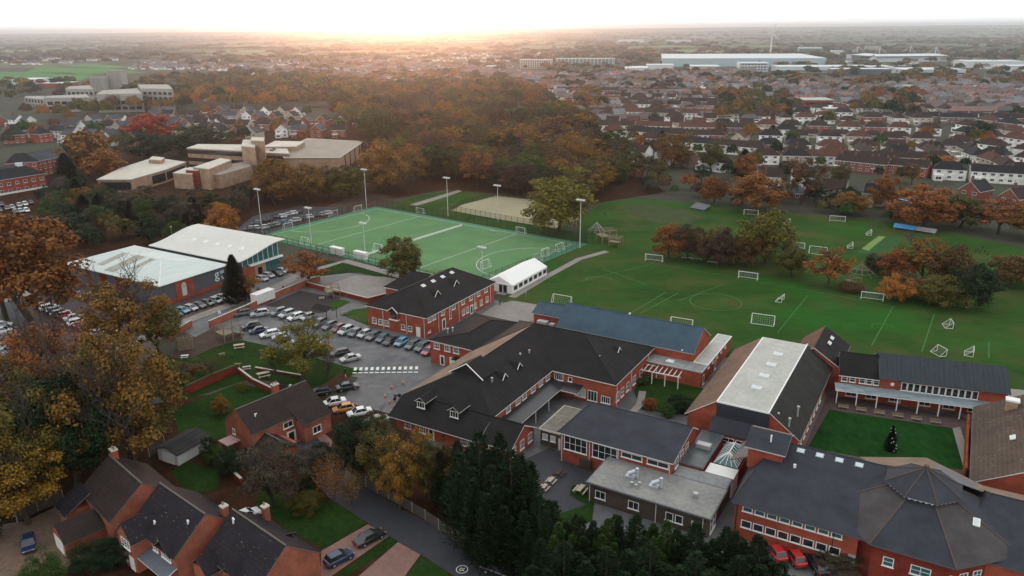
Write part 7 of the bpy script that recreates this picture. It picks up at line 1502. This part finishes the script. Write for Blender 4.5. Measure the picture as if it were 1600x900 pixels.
# covers on the field
q0, q1 = G(1397, 356), G(1463, 366); d = q1 - q0; o = thing('roller_cover', 'long blue wheeled pitch cover at the hedge of the playing field', 'pitch cover', (q0.x, q0.y, .06), math.atan2(d.y, d.x)); Lc = d.length
BLUEC = mat('blue_cover', (.08, .28, .55), .5, .1, .5)
for i, (a, c, mm) in enumerate(((0, .52, BLUEC), (.53, 1, mat('grey_cover', (.25, .24, .27), .6, .1, .5)))): b = MB(); b.slab([(Lc * a, -1.6, .6), (Lc * c, -1.6, .6), (Lc * c, 0, 1.7), (Lc * a, 0, 1.7)], .1); b.slab([(Lc * a, 0, 1.7), (Lc * c, 0, 1.7), (Lc * c, 1.6, .6), (Lc * a, 1.6, .6)], .1); b.build('cover_panel', [mm, mm], o)
for x in (.5, Lc * .5, Lc - .5): b = MB(); b.cyl(x, -1.4, 0, .6, .08, 5); b.cyl(x, 1.4, 0, .6, .08, 5); b.build('stand', STEEL, o)
q = G(1094, 327); o = thing('covered_stand', 'grey sloping covered frame on the far grass beside the scrub bank', 'cover', (q.x, q.y, .06), R(-50)); b = MB(); b.slab([(-3.4, -2, .5), (3.4, -2, .5), (3.4, 2, 1.9), (-3.4, 2, 1.9)], .1); b.build('cover', [GREYM, BLUEC], o); b = MB(); [b.cyl(x, 1.7, 0, 1.7, .06, 5) for x in (-3, 0, 3)]; b.build('support', BLACK, o)
# cloudy bits of furniture in front of the marquee, statue-like posts
q = G(822, 468); o = thing('sign_post', 'thin white sign post beside the end of the blue-roofed hall', 'post', (q.x, q.y, .1)); b = MB(); b.cyl(0, 0, 0, 2.2, .05, 6); b.build('pole', STEEL, o); b = MB(); b.box(-.04, .04, -.3, .3, 1.5, 2.3); b.build('panel', WHITE, o)
for px, lab in (((344, 497), 'white kiosk post with notice by the retaining wall end'), ((1126, 622), 'grey arch seat in the quiet garden')): 
    q = G(*px); o = thing('notice_post', lab, 'post', (q.x, q.y, .13)); b = MB(); b.cyl(0, 0, 0, 1.6, .07, 6); b.build('pole', STEEL, o); b = MB(); b.box(-.35, .35, -.05, .05, 1.0, 1.8); b.build('panel', WHITE if 'white' in lab else STEEL, o)
# roundel painted on the road
cb = MB(); q = G(722, 891); strip('', ringpts(q, .75, 24), .1, None, .15, mb=cb); strip('', [q + Vector((-.35, -.1, 0)), q + Vector((-.1, .3, 0)), q + Vector((.1, 0, 0)), q + Vector((.35, .25, 0))], .12, None, .152, mb=cb); strip('', [q + Vector((-.3, -.3, 0)), q + Vector((0, -.15, 0)), q + Vector((.3, -.3, 0))], .12, None, .152, mb=cb); o = cb.build('road_roundel', LINE); o['kind'] = 'structure'
# baubles on the courtyard fir
q = G(1390, 700); hb_ = HT(1390, 700, 667)
for o in [t for t in bpy.data.objects if 'baubles' in str(t.get('label', ''))]:
    for i in range(14):
        z = rnd.uniform(.08, .9); a = rnd.random() * 6.28; rr = .22 * (1 - z) ** .8 + .02; b = MB(); b.cyl(rr * math.cos(a), rr * math.sin(a), z, z + .018, .022, 6); b.build('bauble', WHITE, o)
# ------------------------------------------------------------------ people
def person_mesh(pose):
    J = {'pel': (0, 0, .95), 'che': (0, 0, 1.3), 'nek': (0, 0, 1.5), 'hed': (0, .01, 1.58), 'top': (0, .01, 1.72)}
    s = .12 if pose == 'walk' else .03
    for k, sx, t in (('L', -1, 1), ('R', 1, -1)):
        J['hip' + k] = (sx * .1, 0, .9); J['kne' + k] = (sx * .11, s * t, .5); J['ank' + k] = (sx * .11, s * 1.6 * t - .02, .09); J['toe' + k] = (sx * .12, s * 1.6 * t - .18, .05)
        J['sho' + k] = (sx * .19, 0, 1.42); J['elb' + k] = (sx * .26, -s * t, 1.14); J['wri' + k] = (sx * .27, -s * 1.5 * t - .06, .90); J['han' + k] = (sx * .27, -s * 1.6 * t - .08, .80)
    names = list(J); idx = {n: i for i, n in enumerate(names)}
    E = [('pel', 'che'), ('che', 'nek'), ('nek', 'hed'), ('hed', 'top')]
    for k in 'LR': E += [('pel', 'hip' + k), ('hip' + k, 'kne' + k), ('kne' + k, 'ank' + k), ('ank' + k, 'toe' + k), ('che', 'sho' + k), ('sho' + k, 'elb' + k), ('elb' + k, 'wri' + k), ('wri' + k, 'han' + k)]
    rad = dict(pel=.15, che=.16, nek=.065, hed=.10, top=.09, hip=.10, kne=.065, ank=.045, toe=.05, sho=.075, elb=.05, wri=.035, han=.045)
    me = bpy.data.meshes.new('person'); me.from_pydata([J[n] for n in names], [(idx[a], idx[b]) for a, b in E], [])
    ob = bpy.data.objects.new('person', me); col.objects.link(ob); md = ob.modifiers.new('s', 'SKIN'); ob.modifiers.new('d', 'SUBSURF').levels = 1
    for n in names:
        v = me.skin_vertices[0].data[idx[n]]; r_ = rad.get(n, rad.get(n[:3], .06)); v.radius = (r_, r_ * .8); v.use_root = (n == 'pel')
    dg = bpy.context.evaluated_depsgraph_get(); dg.update(); res = bpy.data.meshes.new_from_object(ob.evaluated_get(dg)); bpy.data.objects.remove(ob); res.materials.clear()
    for m in (objcol('clothes', .9, .2), mat('skin', (.42, .26, .19), .7, .05), mat('hair', (.05, .03, .02), .8, .1), mat('trousers', (.02, .022, .03), .9, .1)): res.materials.append(m)
    for p in res.polygons: z = p.center.z; p.material_index = 3 if z < .9 and abs(p.center.x) < .2 else 2 if z > 1.66 else 1 if z > 1.48 or (z < .9) else 0
    return res
PM = [person_mesh('stand'), person_mesh('walk')]
KID = 'children playing at the far end of the field'
for i, (x, y, c, k, lab) in enumerate(((375, 489, (.4, .02, .02), 1, 'person in a red top in the car park below the retaining wall'), (389, 487, (.03, .03, .03), 1, 'person in dark clothes in the car park beside the red-topped one'), (781, 478, (.02, .02, .02), 1, 'person in black walking on the terrace behind the classroom block'), (443, 456, (.02, .02, .03), 0, 'person in black standing on the access road'), (416, 459, (.02, .02, .02), 1, 'person in black on the path by the pool car park'), (478, 446, (.03, .03, .04), 0, 'person in dark clothes at the end of the retaining wall'), (843, 432, (.02, .02, .02), 0, 'person in black beside the marquee windows'), (540, 588, (.02, .02, .03), 0, 'person in dark clothes at the end of the painted crossing'), (945, 338, (.02, .02, .03), 0, 'person in dark clothes on the grass beyond the hockey pitch'), (872, 703, (.45, .45, .5), 0, None))):
    if not lab: continue
    q = G(x, y); tag(inst('person', PM[k], None, (q.x, q.y, .14), rnd.random() * 6.28, c), lab, 'person')
for i, (x, y) in enumerate(((1488, 391), (1492, 389), (1497, 390), (1503, 391), (1515, 392), (1524, 396), (1527, 393), (1531, 396), (1535, 391), (1538, 397), (1543, 400), (1495, 394))):
    q = G(x, y); o = inst('person', PM[i % 2], None, (q.x, q.y, .05), rnd.random() * 6.28, (.015, .015, .03)); o.scale = (.85,) * 3; tag(o, 'child in dark kit playing on the far right of the field', 'person', KID)
# ------------------------------------------------------------------ landmarks far away
GWH = mat('factory_white', (.62, .66, .68), .6, .06, .02)
def bigbox(x0, x1, y, dep, h, lab, m, rm=None, cat='building', name='warehouse', bands=None, fins=0):
    A, B = G(x0, y), G(x1, y); d = B - A; Ln = d.length; X = Bld(name, lab, cat, off=(0, 0), ang=math.atan2(d.y, d.x), origin=A); X.walls(0, Ln, 0, dep, h, m=m); b = X.mb(); b.box(-.5, Ln + .5, -.5, dep + .5, h, h + .6); X.part(b, 'roof', rm or GWH)
    for (z0, z1, mm) in (bands or ()): b = X.mb(); b.box(1, Ln - 1, -.15, 0, z0, z1); X.part(b, 'window_band', mm)
    for i in range(fins): b = X.mb(); u = Ln * (i + .5) / fins; b.box(u - .5, u + .5, -.5, -.1, 0, h); X.part(b, 'pier', GWH)
    return X, Ln
bigbox(812, 862, 107, 18, 15, 'long cream apartment block with many window bays, left of the green one', CRM and mat('cream_wall', CRM, .9), bands=((1.5, 3.2, GLASS), (5, 6.7, GLASS), (8.5, 10.2, GLASS), (12, 13.5, GLASS)), fins=14, name='flat_block', cat='flats')
bigbox(868, 960, 105, 18, 15, 'long apartment block with greenish glass bands, right of the cream one', mat('greenish', (.25, .36, .34), .7), bands=((1.5, 3.2, TGLASS), (5, 6.7, TGLASS), (8.5, 10.2, TGLASS), (12, 13.5, TGLASS)), fins=16, name='flat_block', cat='flats')
bigbox(1035, 1290, 104, 260, 14, 'huge pale blue-white warehouse below the wind turbine', mat('pale_blue', (.38, .50, .54), .6)); bigbox(1010, 1052, 113, 40, 11, 'white factory building beside the huge warehouse', GWH, bands=((2, 4, GLASS),), fins=6)
bigbox(976, 1012, 116, 60, 9, 'low white factory with a bright roof', GWH); bigbox(1080, 1124, 112, 50, 8, 'low cream industrial shed', mat('cream_wall', CRM, .9)); bigbox(1155, 1200, 112, 40, 13, 'white office block with piers in the business park', GWH, bands=((2, 4, GLASS), (6, 8, GLASS), (10, 12, GLASS)), fins=9)
bigbox(1215, 1395, 113, 60, 8, 'long white industrial shed in front of the stadium', GWH, bands=((1, 3, GREYM),)); bigbox(1300, 1392, 117, 30, 8, 'long grey shed with white roof', GREYM); bigbox(1410, 1508, 117, 60, 7, 'long white shed right of the stadium', GWH, bands=((1, 3, GLASS),)); bigbox(1510, 1600, 106, 60, 10, 'broad white warehouse at the right horizon', GWH); bigbox(1570, 1640, 112, 40, 8, 'white shed at the right edge of the town', GWH)
bigbox(1248, 1285, 84, 60, 14, 'pale green office block on the horizon', mat('greenish', (.25, .36, .34), .7), bands=((3, 6, GLASS), (8, 11, GLASS))); bigbox(1300, 1318, 88, 40, 12, 'small white office near the stadium', GWH); bigbox(1352, 1375, 82, 30, 14, 'grey office block behind the stadium', CONC); bigbox(965, 1000, 66, 60, 12, 'white works on the hazy horizon', GWH); bigbox(1040, 1075, 67, 60, 12, 'small white works on the hazy horizon', GWH); bigbox(760, 782, 112, 30, 9, 'white-roofed hall by the high street', GWH)
bigbox(1255, 1300, 172, 22, 8, 'red brick school with a pale flat roof in the town', BRICK, rm=FLATW, bands=((1.2, 3, GLASS), (4.6, 6.4, GLASS))); bigbox(1290, 1320, 180, 24, 5, 'low school wing with bright white roof in the town', TAN, bands=((1, 3, GLASS),)); bigbox(1240, 1262, 183, 14, 4, 'small flat-roofed hall beside the town school', TAN)
bigbox(20, 52, 133, 40, 7, 'low white-roofed shed by the meadow', GWH); bigbox(52, 100, 138, 30, 6, 'low red shed with white roof by the meadow', BRICK); bigbox(318, 330, 158, 12, 7, 'small pale hut in the trees right of the concrete offices', GWH)
# stadium
A, B = G(1368, 97), G(1478, 96); d = B - A; Ln = d.length; X = Bld('stadium', 'white football stadium with roof masts at its corners, on the right horizon', 'stadium', off=(0, 0), ang=math.atan2(d.y, d.x), origin=A)
X.walls(0, Ln, 0, 25, 9, m=GWH); X.walls(0, Ln, 110, 135, 11, m=GWH, name='rear_stand'); b = X.mb(); b.slab([(-3, -4, 11), (Ln + 3, -4, 11), (Ln - 6, 28, 14.5), (6, 28, 14.5)], 1.2); b.slab([(6, 105, 16), (Ln - 6, 105, 16), (Ln + 3, 138, 12), (-3, 138, 12)], 1.2); X.part(b, 'stand_roof', [GWH, GREYM])
b = X.mb(); b.slab([(-3, 20, 11), (24, 28, 14), (24, 108, 14), (-3, 112, 11)][::-1], 1.2); b.slab([(Ln - 24, 28, 14), (Ln + 3, 20, 11), (Ln + 3, 112, 11), (Ln - 24, 108, 14)][::-1], 1.2); X.part(b, 'end_roof', [GWH, GREYM])
b = X.mb(); b.box(Ln * .76, Ln * .8, -.5, 0, 1, 8); X.part(b, 'red_banner', mat('banner_red', (.5, .06, .04), .6)); b = X.mb(); b.box(Ln * .38, Ln * .6, -.4, 0, 2, 6); X.part(b, 'glazing', TGLASS)
for (u, v) in ((14, 20), (Ln - 14, 20), (14, 118), (Ln - 14, 118)):
    b = X.mb(); b.bar((u, v, 8), (u, v - 3, 27), .8, 5); b.bar((u, v - 3, 27), (u + (18 if u < 99 else -18), v, 14), .35, 4); b.bar((u, v - 3, 27), (u - (12 if u < 99 else -12), v, 12), .35, 4); X.part(b, 'roof_mast', GWH)
# wind turbine
q = G(1203, 90); ht = HT(1203, 90, 51); o = thing('wind_turbine', 'white three-bladed wind turbine standing above the huge warehouse', 'wind turbine', (q.x, q.y, 0)); b = MB(); b.cyl(0, 0, 0, ht, 2.2, 12, 0, 1.2); b.build('tower', WHITE, o); b = MB(); b.box(-1.6, 1.6, -3, 5, ht - 1, ht + 2); b.build('nacelle', WHITE, o)
for a in (18, 138, 258):
    b = MB(); t = R(a); e = Vector((math.sin(t), 0, math.cos(t))); s = Vector((e.z, 0, -e.x)); c0 = Vector((0, -3.6, ht + .5)); Lb = 26
    pts = [c0 + e * 1 - s * .7, c0 + e * 1 + s * .7, c0 + e * Lb * .3 + s * 1.6, c0 + e * Lb + s * .2, c0 + e * Lb - s * .2, c0 + e * Lb * .3 - s * .8]; b.mesh(pts + [p + Vector((0, .5, 0)) for p in pts], [(0, 1, 2, 3, 4, 5), (11, 10, 9, 8, 7, 6)] + [(i, (i + 1) % 6, 6 + (i + 1) % 6, 6 + i) for i in range(6)]); b.build('blade', WHITE, o)
b = MB(); b.bar((0, -4.6, ht + .5), (0, -3, ht + .5), 1.0, 10, 0, 1.5); b.build('hub', WHITE, o)
# ------------------------------------------------------------------ every label singles out one thing
ORD = ['', 'first', 'second', 'third', 'fourth', 'fifth', 'sixth', 'seventh', 'eighth', 'ninth', 'tenth'] + ['%dth' % i for i in range(11, 400)]
for i in range(20, 400):
    if i % 100 not in (11, 12, 13) and i % 10 in (1, 2, 3): ORD[i] = '%d%s' % (i, {1: 'st', 2: 'nd', 3: 'rd'}[i % 10])
bpy.context.view_layer.update()
def regroup():
    D = {}
    for o in sc.objects:
        if o.parent is None and o.get('label') and o.get('category'): D.setdefault(o['label'], []).append(o)
    return {k: v for k, v in D.items() if len(v) > 1}
def pos(o): return PX(o.matrix_world.translation)
for o in sc.objects:
    if o.get('label') and o.parent is None: o['label'] = o['label'].replace('in the town beyond the playing fields', 'in the town').replace('in the tree line at the end of the playing field', 'in the far tree line')
for lab, L_ in regroup().items():            # nearer or farther half first, when there are many
    if len(L_) > 5 and len(lab.split()) <= 12 and len(lab.split()) + 2 + 3 <= 16:
        L_.sort(key=lambda o: o.matrix_world.translation.y); k = 3 if len(L_) > 14 else 2; n = len(L_)
        for i, o in enumerate(L_): o['label'] = lab + (', nearest rows' if i < n / k else ', far rows' if i >= n * (k - 1) / k else ', middle rows')
for lab, L_ in regroup().items():
    L_.sort(key=lambda o: pos(o)[0])
    for i, o in enumerate(L_):
        w_ = len(lab.split()); t = (', %s of %d from the left' % (ORD[i + 1], len(L_))) if w_ <= 10 else ', %s from the left' % ORD[i + 1] if w_ <= 12 else ', %s from left' % ORD[i + 1]
        o['label'] = lab + t
for o in sc.objects:
    if o.get('label') and o.parent is None and len(o['label'].split()) > 16: print('LONG', o['label'])
# ------------------------------------------------------------------ haze
hb = MB(); hb.box(-17500, 17500, -600, 21000, -1, 124)
hm = bpy.data.materials.new('haze'); hm.use_nodes = True; hn = hm.node_tree; hn.nodes.clear()
ho = hn.nodes.new('ShaderNodeOutputMaterial'); pv = hn.nodes.new('ShaderNodeVolumePrincipled')
pv.inputs['Color'].default_value = (.95, .98, 1.0, 1); pv.inputs['Density'].default_value = 1.5e-4; pv.inputs['Anisotropy'].default_value = .87
hn.links.new(pv.outputs[0], ho.inputs['Volume'])
o = hb.build('haze', hm); o['kind'] = 'stuff'
